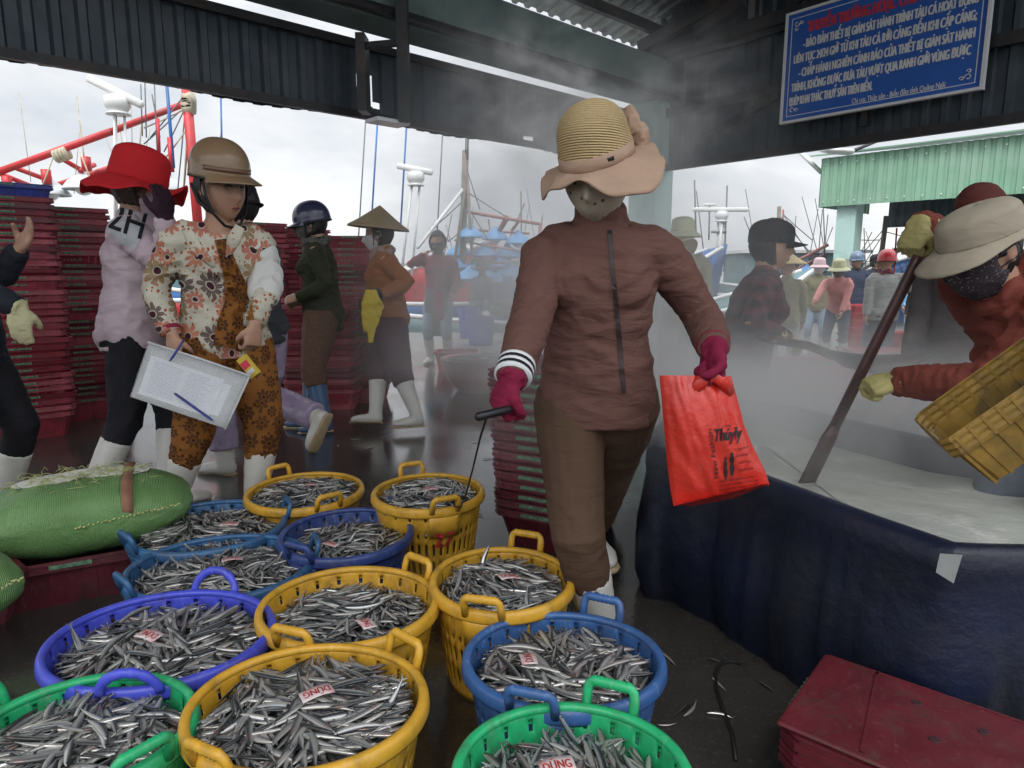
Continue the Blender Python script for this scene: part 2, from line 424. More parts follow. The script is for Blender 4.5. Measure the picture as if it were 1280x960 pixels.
corrugated(CC+nR*.1, bR+nR*.1, lambda u: zbR, lambda u: zbR+2.6, nR, .17, .035).build('corrugated_sheet', M['fascia'], rootR, smooth=False)
MB().beam(V((CC.x, CC.y, zbR+.03))+nR*.05, V((bR.x, bR.y, zbR+.03))+nR*.05, .06, .09).build('bottom_rail', M['steel'], rootR, smooth=False)
for (x0, y0, x1, y1) in ((850, 139, 981, 109), (850, 72, 989, 28), (1120, 95, 1279, 52)):
    p, q = wall_pt('R', x0, y0, .04), wall_pt('R', x1, y1, .04); d = (q-p).normalized(); d.z = 0; d.normalize()
    z_ = (p.z+q.z)/2
    if x0 == 1120: continue
    MB().beam(V((CC.x, CC.y, z_))+nR*.03, V((bR.x, bR.y, z_))+nR*.03, .06, .11).build('girt', M['steel'], rootR, smooth=False)
for (x0, y0, x1, y1) in ((872, 176, 975, 118), (1080, 158, 1086, 100)):
    MB().beam(wall_pt('R', x0, y0, -.02), wall_pt('R', x1, y1, -.02), .05, .07).build('brace', M['steel'], rootR, smooth=False)
# column and beams
zc = wall_pt('L', 812, 118).z
col_ = tag(empty('shed_column', CC, 0), 'square pale green painted column at the shed corner behind the sun hat', 'column')
Mw = Matrix(((dL.x, nL.x, 0), (dL.y, nL.y, 0), (0, 0, 1)))
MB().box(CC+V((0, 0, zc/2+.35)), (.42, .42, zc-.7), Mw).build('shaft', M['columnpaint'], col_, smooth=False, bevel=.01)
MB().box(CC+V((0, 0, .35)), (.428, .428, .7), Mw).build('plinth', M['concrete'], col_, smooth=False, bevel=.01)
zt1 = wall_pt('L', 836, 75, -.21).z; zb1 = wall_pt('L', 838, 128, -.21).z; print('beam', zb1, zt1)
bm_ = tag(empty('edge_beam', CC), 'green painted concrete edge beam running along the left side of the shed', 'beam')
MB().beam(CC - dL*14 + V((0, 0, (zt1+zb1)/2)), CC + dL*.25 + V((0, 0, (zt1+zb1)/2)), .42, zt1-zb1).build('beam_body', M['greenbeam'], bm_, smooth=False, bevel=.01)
MB().tube([CC - dL*14 + V((0, 0, zb1+.05)) - nL*.27, CC + dL*.3 + V((0, 0, zb1+.05)) - nL*.27], .045, 10).build('conduit_pipe', M['steel'], bm_)
MB().tube([CC + dL*.30 - nL*.27 + V((0, 0, zb1+.62)), CC + dL*.30 - nL*.27 + V((0, 0, zb1+.1)), CC + dL*.18 - nL*.33 + V((0, 0, zb1-.0))], .025, 8).build('drain_pipe', M['pvc'], bm_)
# post that hangs from the beam to the fascia, with a small bracket and a lamp box
pp = wall_pt('L', 500, 60, -.26)
po = tag(empty('hanging_post', (pp.x, pp.y, 0)), 'dark steel post hanging down from the beam with a bracket and small plate', 'post')
def onL(px, py, off): return wall_pt('L', px, py, off)
a = onL(503, 30, -.34); bz = onL(492, 150, -.34).z
MB().beam(V((a.x, a.y, a.z+1.2)), V((a.x, a.y, bz)), .10, .10, V((1, 0, 0))).build('post', M['steel'], po, smooth=False)
MB().beam(V((a.x, a.y, onL(480, 50, -.3).z))-dL*.02, V((a.x, a.y, onL(480, 50, -.3).z)) - dL*.24 + nL*.35, .06, .05).beam(V((a.x, a.y, bz+.1))-dL*.2+nL*.34, V((a.x, a.y, bz+.75))-dL*.2+nL*.34, .2, .08).build('bracket', M['steel'], po, smooth=False)
MB().box(V((a.x, a.y, bz+.0)) - dL*.1 + nL*.12, (.34, .2, .03), Mw).build('plate', M['white'], po, smooth=False)
# roof: purlins, truss members and the sheet above
rf = tag(empty('shed_roof', CC - dL*4 - nL*4 + V((0, 0, 4))), 'corrugated grey roof sheet with dark purlins and trusses above the beam', 'roof')
zr = zt1 + .35
def roofz(p): return zr + max(0, -(p-CC).dot(nL))*.32
mb = MB(); n = 90
r0 = CC + nL*.5
NN = 64; W_ = 12.5; vs_ = []; fs = []
for i in range(NN*4+1):
    q, k = divmod(i, 4); s_ = (q + (0, .3, .42, .88)[k])/NN; o = (0, 0, 1, 1)[k]*.035
    for j in (0, 1):
        p = r0 - dL*(13*s_) + dL*.6 - nL*(8.0*j); vs_.append(V((p.x, p.y, roofz(p)+o)))
for i in range(NN*4): fs.append((2*i, 2*i+2, 2*i+3, 2*i+1))
mb.add(vs_, fs).build('roof_sheet', M['roofsheet'], rf, smooth=False)
for k in range(6):
    o_ = -nL*(.15+1.35*k); p, q = CC + dL*.5 + o_, CC - dL*12 + o_; z_ = roofz(p)-.07
    MB().beam(V((p.x, p.y, z_)), V((q.x, q.y, z_)), .08, .12).build('purlin', M['steel'], rf, smooth=False)
for k in range(3):
    o_ = -dL*(.15 + 4.4*k); p = CC + o_; q = CC + o_ - nL*7.8
    mb = MB().beam(V((p.x, p.y, roofz(p)-.2)), V((q.x, q.y, roofz(q)-.2)), .12, .18)
    mb.beam(V((p.x, p.y, zt1+.08)), V((q.x, q.y, zt1+.08)), .12, .14)
    for j in range(5):
        a1 = CC+o_-nL*(1.5*j+.3); a2 = CC+o_-nL*(1.5*j+1.4)
        mb.beam(V((a1.x, a1.y, zt1+.08)), V((a2.x, a2.y, roofz(a2)-.2)), .07, .08)
        mb.beam(V((a2.x, a2.y, zt1+.08)), V((a2.x, a2.y, roofz(a2)-.2)), .07, .08)
    mb.build('truss', M['steel'], rf, smooth=False)
# a wide roof over the right half too, running along the right gable
mb = MB()
for (x0, y0, x1, y1) in ((905, 0, 800, 60), (870, 40, 930, 0)):
    p, q = wall_pt('R', x0, y0, -.35), wall_pt('R', x1, y1, -.35); mb.beam(p, q, .1, .14)
mb.build('gable_strut', M['steel'], rootR, smooth=False)
# torn holes that let the sky through are pale scraps of sheet in the photo
# ---------------------------------------------------------------- sign
p00 = wall_pt('R', 978, 152, -.12); p10 = wall_pt('R', 1225, 109, -.12); pT = wall_pt('R', 991, 19, -.12)
p00.z = p10.z = (p00.z+p10.z)/2; SW = (p10-p00).length; SH = pT.z - p00.z
print('sign', SW, SH)
sg = tag(empty('notice_sign', (p00.x, p00.y, p00.z)), 'blue notice board with white and red Vietnamese lettering high on the dark sheeting', 'sign')
Ms = frame(p00, dR, V((0, 0, 1)))       # local x along the board, y up, z towards the camera
def sbox(u0, v0, u1, v1, d0, d1): return MB().merge(MB().box(((u0+u1)/2*1, (v0+v1)/2, (d0+d1)/2), (u1-u0, v1-v0, d1-d0)), Ms)
sbox(0, 0, SW, SH, -.03, 0).build('board', M['bluesign'], sg, smooth=False)
fr = MB(); e_ = .022*SW/1.6
for q in ((-e_, -e_, SW+e_, 0), (-e_, SH, SW+e_, SH+e_), (-e_, 0, 0, SH), (SW, 0, SW+e_, SH)): fr.merge(sbox(*q, -.04, .02))
fr.build('frame', M['white'], sg, smooth=False)
ln = MB(); g_ = .035*SW/1.6; th = .006*SW/1.6
for q in ((g_, g_, SW-g_, g_+th), (g_, SH-g_-th, SW-g_, SH-g_), (g_, g_, g_+th, SH-g_), (SW-g_-th, g_, SW-g_, SH-g_)): ln.merge(sbox(*q, .0, .004))
for cx, cy_, sx, sy in ((g_*2, g_*2, 1, 1), (SW-g_*2, g_*2, -1, 1), (g_*2, SH-g_*2, 1, -1), (SW-g_*2, SH-g_*2, -1, -1)):
    for rr, ox, oy in ((.03, .02, .02), (.02, .07, .015), (.02, .015, .07)):
        pts = [Ms @ V((cx+sx*(ox+rr*math.cos(a_)*(1-a_/9)), cy_+sy*(oy+rr*math.sin(a_)*(1-a_/9)), .006)) for a_ in [k*.5 for k in range(12)]]
        ln.tube(pts, .005, 4)
ln.build('border_line', M['white'], sg, smooth=False)
lines = [("THUYỀN TRƯỞNG HOẶC CHỦ TÀU PHẢI:", .12, .88, .80, 'r', .135, .0075), ("- BẢO ĐẢM THIẾT BỊ GIÁM SÁT HÀNH TRÌNH TÀU CÁ HOẠT ĐỘNG", .10, .955, .665, 'w', .112, .0048),
         ("LIÊN TỤC 24/24 GIỜ TỪ KHI TÀU CÁ RỜI CẢNG ĐẾN KHI CẬP CẢNG;", .05, .955, .535, 'w', .112, .0048), ("- CHẤP HÀNH NGHIÊM CẢNH BÁO CỦA THIẾT BỊ GIÁM SÁT HÀNH", .085, .955, .40, 'w', .112, .0048),
         ("TRÌNH, KHÔNG ĐƯỢC ĐƯA TÀU VƯỢT QUA RANH GIỚI VÙNG ĐƯỢC", .045, .945, .27, 'w', .112, .0048), ("PHÉP KHAI THÁC THUỶ SẢN TRÊN BIỂN.", .04, .50, .14, 'w', .112, .0048),
         ("Chi cục Thủy sản - Biển đảo tỉnh Quảng Ngãi", .40, .85, .05, 'w', .066, .0012)]
for body, u0, u1, v, c_, sz, bo in lines:
    tb = text_mb(body, SH*sz, (u1-u0)*SW, bo*SH)
    MB().merge(tb, Ms @ Matrix.Translation((u0*SW, v*SH, .004))).build('lettering', M['redletter' if c_ == 'r' else 'white'], sg, smooth=False)
# ---------------------------------------------------------------- green shed beyond
z1, z2 = P(1021, 259, 16).z, P(1028, 201, 16).z
ga = P(1024, 259, 16); 
Y2 = 13.0; gb = P(1290, 247, Y2)
ga = V((ga.x, ga.y, 0)); gb = V((gb.x, gb.y, 0)); gd = (gb-ga).normalized(); gn = V((-gd.y, gd.x, 0)); gbb = ga + gd*9
sh2 = tag(empty('green_shed', (ga.x, ga.y, -.24)), 'neighbouring shed with pale green corrugated fascia on a green and concrete column', 'shed')
corrugated(ga, gbb, lambda u: z1, lambda u: z2+.05, -gn, .19, .03).build('fascia_sheet', M['greensheet'], sh2, smooth=False)
gc = ga + gn*3 - gd*.1
corrugated(ga - gd*.02, gc, lambda u: z1, lambda u: z2+.05, -gd, .19, .03).build('side_sheet', M['greensheet'], sh2, smooth=False)
rvm = MB().ell((0, 0, 0), (.016, .016, .016), None, 6, 4).mesh('rivet', mats=(M['white'],))
for k in range(26):
    for zz in (z1+.1, z2-.1):
        o = bpy.data.objects.new('rivet', rvm); COL.objects.link(o); o.parent = sh2; o.location = ga + gd*(.1+.34*k) - gn*.045 + V((0, 0, zz)) - V((ga.x, ga.y, -.24))
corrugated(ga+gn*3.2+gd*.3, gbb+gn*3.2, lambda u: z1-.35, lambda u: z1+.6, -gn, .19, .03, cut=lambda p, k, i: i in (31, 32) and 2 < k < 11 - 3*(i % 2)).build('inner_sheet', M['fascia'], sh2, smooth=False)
MB().add([V((p.x, p.y, z2+.1+dz)) for p, dz in ((ga-gn*.2-gd*.2, 0), (gbb-gn*.2, 0), (gbb+gn*6, .9), (ga+gn*6-gd*.2, .9))], [(0, 1, 2, 3)]).build('roof', M['greensheet'], sh2, smooth=False, solid=.03)
for k, dd in enumerate((.55, 6.5)):
    pc = ga + gd*dd + gn*.35
    MB().box(V((pc.x, pc.y, (z1+.55)/2+.85)), (.42, .42, z1+.7-.55-.6), Mw).build('column', M['columnpaint'], sh2, smooth=False)
    MB().box(V((pc.x, pc.y, .55)), (.425, .425, 1.62), Mw).build('column_base', M['concrete'], sh2, smooth=False)
q0 = P(1000, 190, 16.4); q1 = P(1027, 216, 16.2)
MB().tube([q0, q1], .05).build('drain_pipe', M['pvc'], sh2)
lp = tag(empty('flood_light', P(1045, 186, 14)), 'grey street light box sticking out under the dark gable edge', 'lamp')
q0, q1 = P(1030, 188, 14), P(1063, 190, 14.2)
MB().loft([q0, q0.lerp(q1, .5), q1], [(.12, .03), (.17, .06), (.12, .06)], V((0, 1, 0)), 10).build('lamp_housing', M['pvc'], lp)
MB().tube([q1, q1+V((.9, .6, .35))], .035).build('arm', M['steel'], lp)
# ---------------------------------------------------------------- plastics, fish
def plastic(name, c, rough=.38, dirt=None):
    return mat(name, c, rough, .14, 5, .25, 120, .0015, 0, .5, dirt or tuple(x*.45+.02 for x in c), 7, dirtlim=(.55, .8), scuff=.5)
M['yellow'] = plastic('yellow_plastic', (.62, .34, .03)); M['blue'] = plastic('blue_plastic', (.035, .11, .30))
M['navy'] = plastic('navy_plastic', (.03, .06, .22)); M['teal'] = plastic('steel_blue_plastic', (.032, .115, .26))
M['violet'] = plastic('violet_blue_plastic', (.06, .08, .58)); M['green'] = plastic('green_plastic', (.02, .42, .16))
M['crate'] = mat('red_crate_plastic', (.31, .030, .050), .45, .3, 4, .2, 80, dirt=(.13, .02, .03), ds=5, scuff=.35, orand=.55)
M['crate_dark'] = mat('maroon_crate_plastic', (.15, .024, .038), .45, .3, 4, .2, 80, dirt=(.07, .02, .03), ds=5, scuff=.3, orand=.4)
M['crate_bright'] = mat('bright_red_crate_plastic', (.46, .045, .06), .45, .2, 4, .2, 80)
M['cratehandle'] = mat('green_grip', (.10, .20, .12), .7, .5, 40)
M['crateblue'] = plastic('blue_crate_plastic', (.03, .05, .30))
M['redink'] = mat('red_ink', (.42, .03, .03), .6, .3, 60, 0)
M['tagpaper'] = mat('tag_paper', (.62, .53, .53), .6, .12, 40, .2, dirt=(.58, .26, .27), ds=18, dirtlim=(.5, .62))
m, t, b = nodes('fish_skin'); h = T(t)
at = h.n('ShaderNodeAttribute'); at.attribute_name = 'fx'; sp_ = h.n('ShaderNodeSeparateColor'); h.l(at.outputs['Color'], sp_.inputs[0])
bk, rn, tt = sp_.outputs[0], sp_.outputs[1], sp_.outputs[2]
nz = h.noise(h.obj(), 260, 3, .6)
k = h.math('ADD', bk, h.math('MULTIPLY_ADD', nz, .16, -.08))
c = h.ramp(k, [(.12, (.56, .545, .51)), (.36, (.52, .52, .51)), (.54, (.36, .37, .38)), (.66, (.13, .14, .15)), (.82, (.045, .052, .056)), (1, (.018, .022, .024))])
c = h.mix(h.math('MULTIPLY', rn, .42), c, (.09, .085, .08))
red = h.ramp(tt, [(.10, .0), (.14, .28), (.22, .28), (.28, 0.0)]); c = h.mix(h.math('MULTIPLY', red, h.math('GREATER_THAN', rn, .6)), c, (.32, .16, .13))
h.l(c, b.inputs['Base Color']); b.inputs['Metallic'].default_value = .5
h.l(h.math('MULTIPLY_ADD', rn, .18, .14), b.inputs['Roughness']); b.inputs['Coat Weight'].default_value = .5; b.inputs['Coat Roughness'].default_value = .12
h.bump(nz, .3, .001, b); M['fish'] = m
M['eye'] = mat('fish_eye', (.01, .01, .012), .15, .1, bump=0)
def fish_base(bend, seed, nr=11, ns=8):
    rr = random.Random(seed); vs_, at_, fs = [], [], []
    T_ = [0, .03, .08, .16, .27, .42, .58, .72, .83, .89, .93][:nr]; H_ = [.006, .024, .042, .056, .066, .069, .062, .046, .028, .017, .015]; W_ = [.004, .017, .028, .034, .037, .036, .031, .022, .012, .007, .005]
    for t_, hh, ww in zip(T_, H_, W_):
        for k_ in range(ns):
            a = 2*math.pi*k_/ns; y = hh*math.sin(a); z = ww*math.cos(a)
            yy = y + bend*(math.sin(math.pi*t_) - .2) - (.012 if y < 0 and t_ < .2 else 0)*0
            vs_.append((t_-.5, yy, z)); at_.append((.5+.5*math.sin(a), rr.random()*0, t_))
    for j in range(nr-1):
        for k_ in range(ns):
            k2 = (k_+1) % ns; fs.append((j*ns+k_, (j+1)*ns+k_, (j+1)*ns+k2, j*ns+k2))
    fs.append(tuple(range(ns)))
    # forked tail
    n = len(vs_); yb = bend*(math.sin(math.pi*.93)-.2)
    for p in ((.42, yb+.015, .002), (.42, yb-.015, .002), (.52, yb+.075, 0), (.50, yb+.045, 0), (.455, yb, 0), (.50, yb-.045, 0), (.52, yb-.07, 0)):
        vs_.append(p); at_.append((.62, 0, 1))
    fs += [(n, n+4, n+3, n+2), (n+1, n+6, n+5, n+4), (n, n+1, n+4)]
    # dorsal fin
    n = len(vs_); yb = bend*(math.sin(math.pi*.5)-.2)
    for p in ((-.02, yb+.066, 0), (.09, yb+.06, 0), (.07, yb+.1, 0), (.0, yb+.11, 0)): vs_.append(p); at_.append((.8, 0, .5))
    fs.append((n, n+1, n+2, n+3)); nb = len(fs)
    for sz in (1, -1):      # eyes
        n = len(vs_); cx, cy_, cz = -.445, bend*(math.sin(math.pi*.055)-.2)+.008, sz*.026
        for k_ in range(6):
            a = 2*math.pi*k_/6; vs_.append((cx+.013*math.cos(a), cy_+.013*math.sin(a), cz)); at_.append((1, 0, 0))
        vs_.append((cx, cy_, cz+sz*.008)); at_.append((1, 0, 0))
        fs += [(n+k_, n+(k_+1) % 6, n+6) for k_ in range(6)]
    return np.array(vs_), np.array(at_), fs, [0]*nb+[1]*12
FB = [fish_base(bd, i) for i, bd in enumerate((-.06, -.03, 0, .03, .06, .10, -.09, .015))]
def fish_mesh(items, name, extra=None):
    """items: (variant, 4x4 matrix, rand) -> one mesh"""
    vv, aa, ff, mi, n = [], [], [], [], 0
    for k_, Mx, rn_ in items:
        bv, ba, bf, bm_i = FB[k_]; A_ = np.array(Mx)
        vv.append(bv @ A_[:3, :3].T + A_[:3, 3]); a = ba.copy(); a[:, 1] = rn_; aa.append(a)
        ff += [tuple(i+n for i in f) for f in bf]; mi += bm_i; n += len(bv)
    if extra:
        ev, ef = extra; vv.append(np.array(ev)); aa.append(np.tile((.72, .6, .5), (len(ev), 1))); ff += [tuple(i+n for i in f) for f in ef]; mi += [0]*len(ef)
    vv = np.concatenate(vv); aa = np.concatenate(aa); me = bpy.data.meshes.new(name); me.from_pydata(vv.tolist(), [], ff)
    me.materials.append(M['fish']); me.materials.append(M['eye']); me.polygons.foreach_set('material_index', mi); me.polygons.foreach_set('use_smooth', [True]*len(ff))
    ca = me.color_attributes.new('fx', 'FLOAT_COLOR', 'POINT'); ca.data.foreach_set('color', np.concatenate([aa, np.ones((len(aa), 1))], 1).reshape(-1)); me.update(); return me
def fish_matrix(rr, p, L_, yaw, tilt, roll):
    return Matrix.Translation(p) @ Matrix.Rotation(yaw, 4, 'Z') @ Matrix.Rotation(tilt, 4, 'Y') @ Matrix.Rotation(roll, 4, 'X') @ Matrix.Scale(L_, 4)
def heap_items(c, rx, ry, z0, dome, L_, n, seed, bottom=True):
    rr = random.Random(seed); out_ = []
    for i in range(n):
        lay = i/n; rad = math.sqrt(rr.random())*(1-.10*lay); th = rr.random()*2*math.pi
        x, y = rad*math.cos(th), rad*math.sin(th); p = V((c.x+x*rx, c.y+y*ry, 0))
        yaw = 2.6*math.pi*float(pn([[p.x*3.1+seed, p.y*3.1, .5]])[0]) + rr.gauss(0, .42) + (math.pi if rr.random() < .5 else 0)
        p.z = z0 + dome*(1-rad**2.2) + .006*float(pn([[p.x*14, p.y*14, seed]])[0])*2 + lay*.018 + rr.uniform(-.003, .003)
        # keep heads and tails inside the rim
        dx, dy = math.cos(yaw)*L_*.48/rx, math.sin(yaw)*L_*.48/ry
        m_ = max(math.hypot(x+dx, y+dy), math.hypot(x-dx, y-dy))
        if m_ > .99: s_ = max(0, rad-(m_-.99)*1.05)/max(rad, 1e-6); p.x = c.x+x*rx*s_; p.y = c.y+y*ry*s_
        tilt = rr.gauss(0, .075); 
        if rr.random() < .006: tilt = rr.choice((-1, 1))*rr.uniform(.5, 1.0); p.z += .012
        out_.append((rr.randrange(len(FB)), fish_matrix(rr, p, L_*rr.uniform(.86, 1.1), yaw, tilt, rr.gauss(0, .38) + (math.pi if rr.random() < .5 else 0)), rr.random()))
    return out_
# ---------------------------------------------------------------- baskets
def basket(name_lbl, cname, l, r, tp, bt, h, handles, number=None, taper=.80):
    cx = (l+r)/2; zc_ = h
    a = G(cx, tp, zc_); b_ = G(cx, bt, zc_); cyw = (a.y+b_.y)/2; ry = abs(a.y-b_.y)/2
    # widest chord is near the centre row
    dpt = (V((0, cyw, zc_))-CAM).dot(FW); rx = (r-l)/2*dpt/FPX; X = (cx-640)/FPX*dpt
    ry = max(min(ry, rx*1.03), rx*.86); rx *= .985
    c = V((X, cyw, 0)); root = empty('fish_basket', c); tag(root, name_lbl, 'basket', 'plastic baskets of small fish on the floor')
    def pt(th, k, z, o=0.0): return V((math.cos(th)*(rx*k+o), math.sin(th)*(ry*k+o), z)) + c
    NT = 132; rows = [0, .06, .14, .22, .30, .38, .46, .54, .62, .68, .76, .84, .93, 1.0]; vs_ = []; fs = []
    for q in rows:
        for i in range(NT): vs_.append(pt(2*math.pi*i/NT, taper+(1-taper)*q, h*q))
    for j in range(len(rows)-1):
        for i in range(NT):
            if i % 3 == 1 and j in (2, 3, 5, 6, 8) or (i % 6 == 4 and j == 11): continue
            i2 = (i+1) % NT; fs.append((j*NT+i, j*NT+i2, (j+1)*NT+i2, (j+1)*NT+i))
    MB().add(vs_, fs).build('basket_wall', M[cname], root, solid=.004)
    rim = MB(); prof = [(-.004, -.030), (.010, -.030), (.014, -.022), (.012, -.004), (.008, .004), (.0, .006), (-.008, .003), (-.009, -.006), (-.004, -.012)]
    nn = 96; vs_ = []; fs = []
    for o_, z in prof:
        for i in range(nn): vs_.append(pt(2*math.pi*i/nn, 1, h+z, o_))
    for j in range(len(prof)-1):
        for i in range(nn): fs.append((j*nn+i, j*nn+(i+1) % nn, (j+1)*nn+(i+1) % nn, (j+1)*nn+i))
    rim.add(vs_, fs).build('rim', M[cname], root)
    bs_ = MB(); bs_.add([pt(2*math.pi*i/48, taper, .006) for i in range(48)], [tuple(range(48))]).build('base', M[cname], root, smooth=False, solid=.005)
    ths = []
    for hx, hy in handles:
        g_ = G(hx, hy, h+.03); th = math.atan2((g_.y-c.y)/ry, (g_.x-c.x)/rx); ths.append(th)
    if len(ths) == 1: ths.append(ths[0]+math.pi)
    for th in ths:
        n_ = V((math.cos(th)/rx, math.sin(th)/ry, 0)).normalized(); tg = V((-n_.y, n_.x, 0)); p0 = pt(th, 1, h); wv = .048; hb = MB()
        up = V((0, 0, 1))*.96 + n_*.30; arch = cname == 'violet'
        def q(s_, u): return p0 + tg*s_ + up*u + n_*.008
        if arch: path = [q(wv*1.25*math.cos(a_), .062*math.sin(a_)-.006) for a_ in np.linspace(math.pi, 0, 15)]
        else: path = [q(-wv, -.012), q(-wv, .028), q(-wv*.94, .040), q(-wv*.8, .046)] + [q(s_, .047) for s_ in np.linspace(-wv*.7, wv*.7, 13)] + [q(wv*.8, .046), q(wv*.94, .040), q(wv, .028), q(wv, -.012)]
        rad = [(.0085 + (.0022 if (i % 2 == 0 and 3 < i < len(path)-4) else 0), .0105+(.002 if (i % 2 == 0 and 3 < i < len(path)-4) else 0)) for i in range(len(path))]
        hb.loft(path, rad, n_, 8)
        hb.build('handle', M[cname], root)
        pl = MB(); pl.grid(lambda u, v: pt(th + (u-.5)*.115/((rx+ry)/2), taper+(1-taper)*(1-.30*v), h*(1-.30*v)-.02, .010), 7, 3)
        pl.build('handle_plate', M[cname], root, solid=.004)
    if number:
        th = ths[-1]; tb = text_mb(number, .085, .075, .004); nm = MB()
        def wrap(v):
            a_ = th + (v[0]-.0375)/((rx+ry)/2); z = h*.50 + v[1]; return pt(a_, taper+(1-taper)*(z/h), z, .0155 if z > h*.62 else .006)
        nm.add([wrap(v) for v in tb.v], tb.f).build('painted_number', M['redink'], root, smooth=False)
    return dict(c=c, rx=rx, ry=ry, h=h, root=root)
BK = []
def B_(*a, **k): b_ = basket(*a, **k); BK.append(b_); return b_
bA = B_('yellow basket of fish at the back, just in front of the white boots', 'yellow', 312, 451, 588, 642, .24, [(353, 590), (418, 628)])
bB = B_('tall yellow basket painted 27, farthest on the right near the hook tip', 'yellow', 468, 603, 590, 642, .30, [(518, 588), (563, 634)], number='27')
bC = B_('wide steel blue basket of fish beside the green sack', 'teal', 170, 352, 626, 692, .22, [(338, 634), (180, 668)])
bD = B_('dark navy basket of fish behind the big yellow basket', 'navy', 354, 513, 636, 700, .24, [(480, 636), (378, 684)])
bE = B_('steel blue basket of fish just above the violet blue one', 'teal', 166, 387, 669, 752, .22, [(374, 682), (176, 722)])
bF = B_('yellow basket of fish in the middle of the group', 'yellow', 328, 545, 710, 808, .27, [(503, 713), (358, 798)], number='27')
bG = B_('yellow basket painted 27 standing by the brown trousers', 'yellow', 541, 714, 685, 768, .29, [(650, 683), (598, 764)], number='27')
bH = B_('violet blue basket of fish with arched handles', 'violet', 70, 335, 744, 856, .26, [(240, 748), (160, 850)])
bI = B_('blue basket of fish in front of the white boot', 'blue', 582, 827, 768, 888, .27, [(738, 772), (658, 880)])
bJ = B_('largest yellow basket of fish at the front', 'yellow', 240, 530, 812, 960, .28, [(480, 818), (262, 940)])
bK = B_('green basket of fish cut by the lower left corner', 'green', -36, 233, 850, 990, .27, [(214, 962), (-30, 880)])
bL = B_('bright green basket of fish at the bottom edge', 'green', 570, 860, 892, 1050, .28, [(748, 892), (660, 1050)])
stuff_items = []; ex_v, ex_f = [], []; tops = []
names = {9: 'largest yellow basket at the front', 11: 'bright green basket at the bottom edge', 10: 'green basket at the lower left corner', 8: 'blue basket before the white boot'}
for i, bk_ in enumerate(BK):
    far = i < 6; lvl = {0: .016, 1: .018, 2: .03, 3: .042, 4: .026, 5: .042, 6: .028, 7: .030, 8: .034, 9: .022, 10: .030, 11: .044}[i]
    L_ = .116 if i in (7, 8, 9, 10, 11) else .098
    k_ = 1-.03-(lvl)*.2/bk_['h']*1.0
    irx, iry = bk_['rx']*k_-.008, bk_['ry']*k_-.008
    items = heap_items(bk_['c'], irx, iry, bk_['h']-lvl-.016, .026, L_, int(400*(irx*iry)/.05) + (80 if not far else 60), 11+i)
    if i in names:
        n = 75; sel = sorted(items, key=lambda q: -q[1].translation.z)[:int(n*1.6)]; random.Random(i).shuffle(sel); sel = sel[:n]
        ids = set(id(q) for q in sel); items_ = [q for q in items if id(q) not in ids]; stuff_items += items_; tops.append((i, sel))
    else: stuff_items += items
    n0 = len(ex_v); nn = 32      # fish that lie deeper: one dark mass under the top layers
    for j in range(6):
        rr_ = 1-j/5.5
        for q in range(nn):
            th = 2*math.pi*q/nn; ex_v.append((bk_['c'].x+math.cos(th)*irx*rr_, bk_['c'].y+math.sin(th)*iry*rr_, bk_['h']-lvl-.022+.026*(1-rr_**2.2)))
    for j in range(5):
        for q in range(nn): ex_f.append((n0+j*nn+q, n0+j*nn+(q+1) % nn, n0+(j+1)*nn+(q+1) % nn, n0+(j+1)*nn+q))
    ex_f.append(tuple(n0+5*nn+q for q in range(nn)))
me = fish_mesh(stuff_items, 'fish_heap', (ex_v, ex_f)); o = bpy.data.objects.new('fish_heap', me); COL.objects.link(o)
tag(o, 'silver grey anchovies heaped in all twelve plastic baskets', 'fish', kind='stuff')
FM = [fish_mesh([(k, Matrix.Identity(4), rn_)], 'anchovy') for k in range(len(FB)) for rn_ in (.15, .5, .85)]
for i, sel in tops:
    for (k, Mx, rn_) in sel:
        o = bpy.data.objects.new('anchovy', FM[k*3+min(2, int(rn_*3))]); COL.objects.link(o); o.matrix_world = Mx
        tag(o, 'small silver anchovy heaped on top in the '+names[i], 'fish', 'anchovies on top in the '+names[i])
# paper tags
def paper_tag(bk_, px, py, rot, lbl, s_=1.0):
    z = bk_['h'] + (.020 if bk_ is bJ else .012); p = G(px, py, z); rt = tag(empty('paper_tag', p, rot), lbl, 'tag', 'paper tags lying on the fish')
    rt.rotation_euler = (R(random.uniform(-6, 6)), R(random.uniform(-8, 8)), rot)
    w_, h_ = .062*s_, .036*s_
    MB().grid(lambda u, v: V(((u-.5)*w_, (v-.5)*h_, .004*math.sin(u*3.4+.3))), 9, 4).build('paper', M['tagpaper'], rt, world=False, solid=.0006)
    tb = text_mb('DŨNG', .026*s_, w_*.8, .0006); MB().add([(v[0]-w_*.4, v[1]-.009*s_, .004*math.sin((v[0]/w_+.1)*3.4+.3)+.0012) for v in tb.v], tb.f).build('lettering', M['redink'], rt, world=False, smooth=False)
paper_tag(bA, 388, 606, .1, 'small pink paper tag on fish in the farthest left yellow basket')
paper_tag(bB, 538, 611, .2, 'small pink paper tag on fish in the tall basket by the hook tip')
paper_tag(bC, 287, 655, .15, 'pink paper tag on fish in the basket beside the green sack')
paper_tag(bD, 412, 680, -.3, 'pink paper tag on fish in the dark navy basket')
paper_tag(bE, 290, 699, .45, 'pink paper tag on fish in the basket above the violet blue one')
paper_tag(bF, 457, 779, -.95, 'pink paper tag reading in red on fish in the middle yellow basket')
paper_tag(bG, 637, 721, .4, 'pink paper tag on fish in the yellow basket by the brown trousers')
paper_tag(bH, 186, 794, 2.75, 'upside down white paper tag with red letters in the violet blue basket')
paper_tag(bI, 660, 823, 1.7, 'white paper tag with red letters on fish in the blue basket before the boot')
paper_tag(bJ, 396, 866, 3.7, 'upside down pink paper tag with red letters in the largest yellow basket', 1.05)
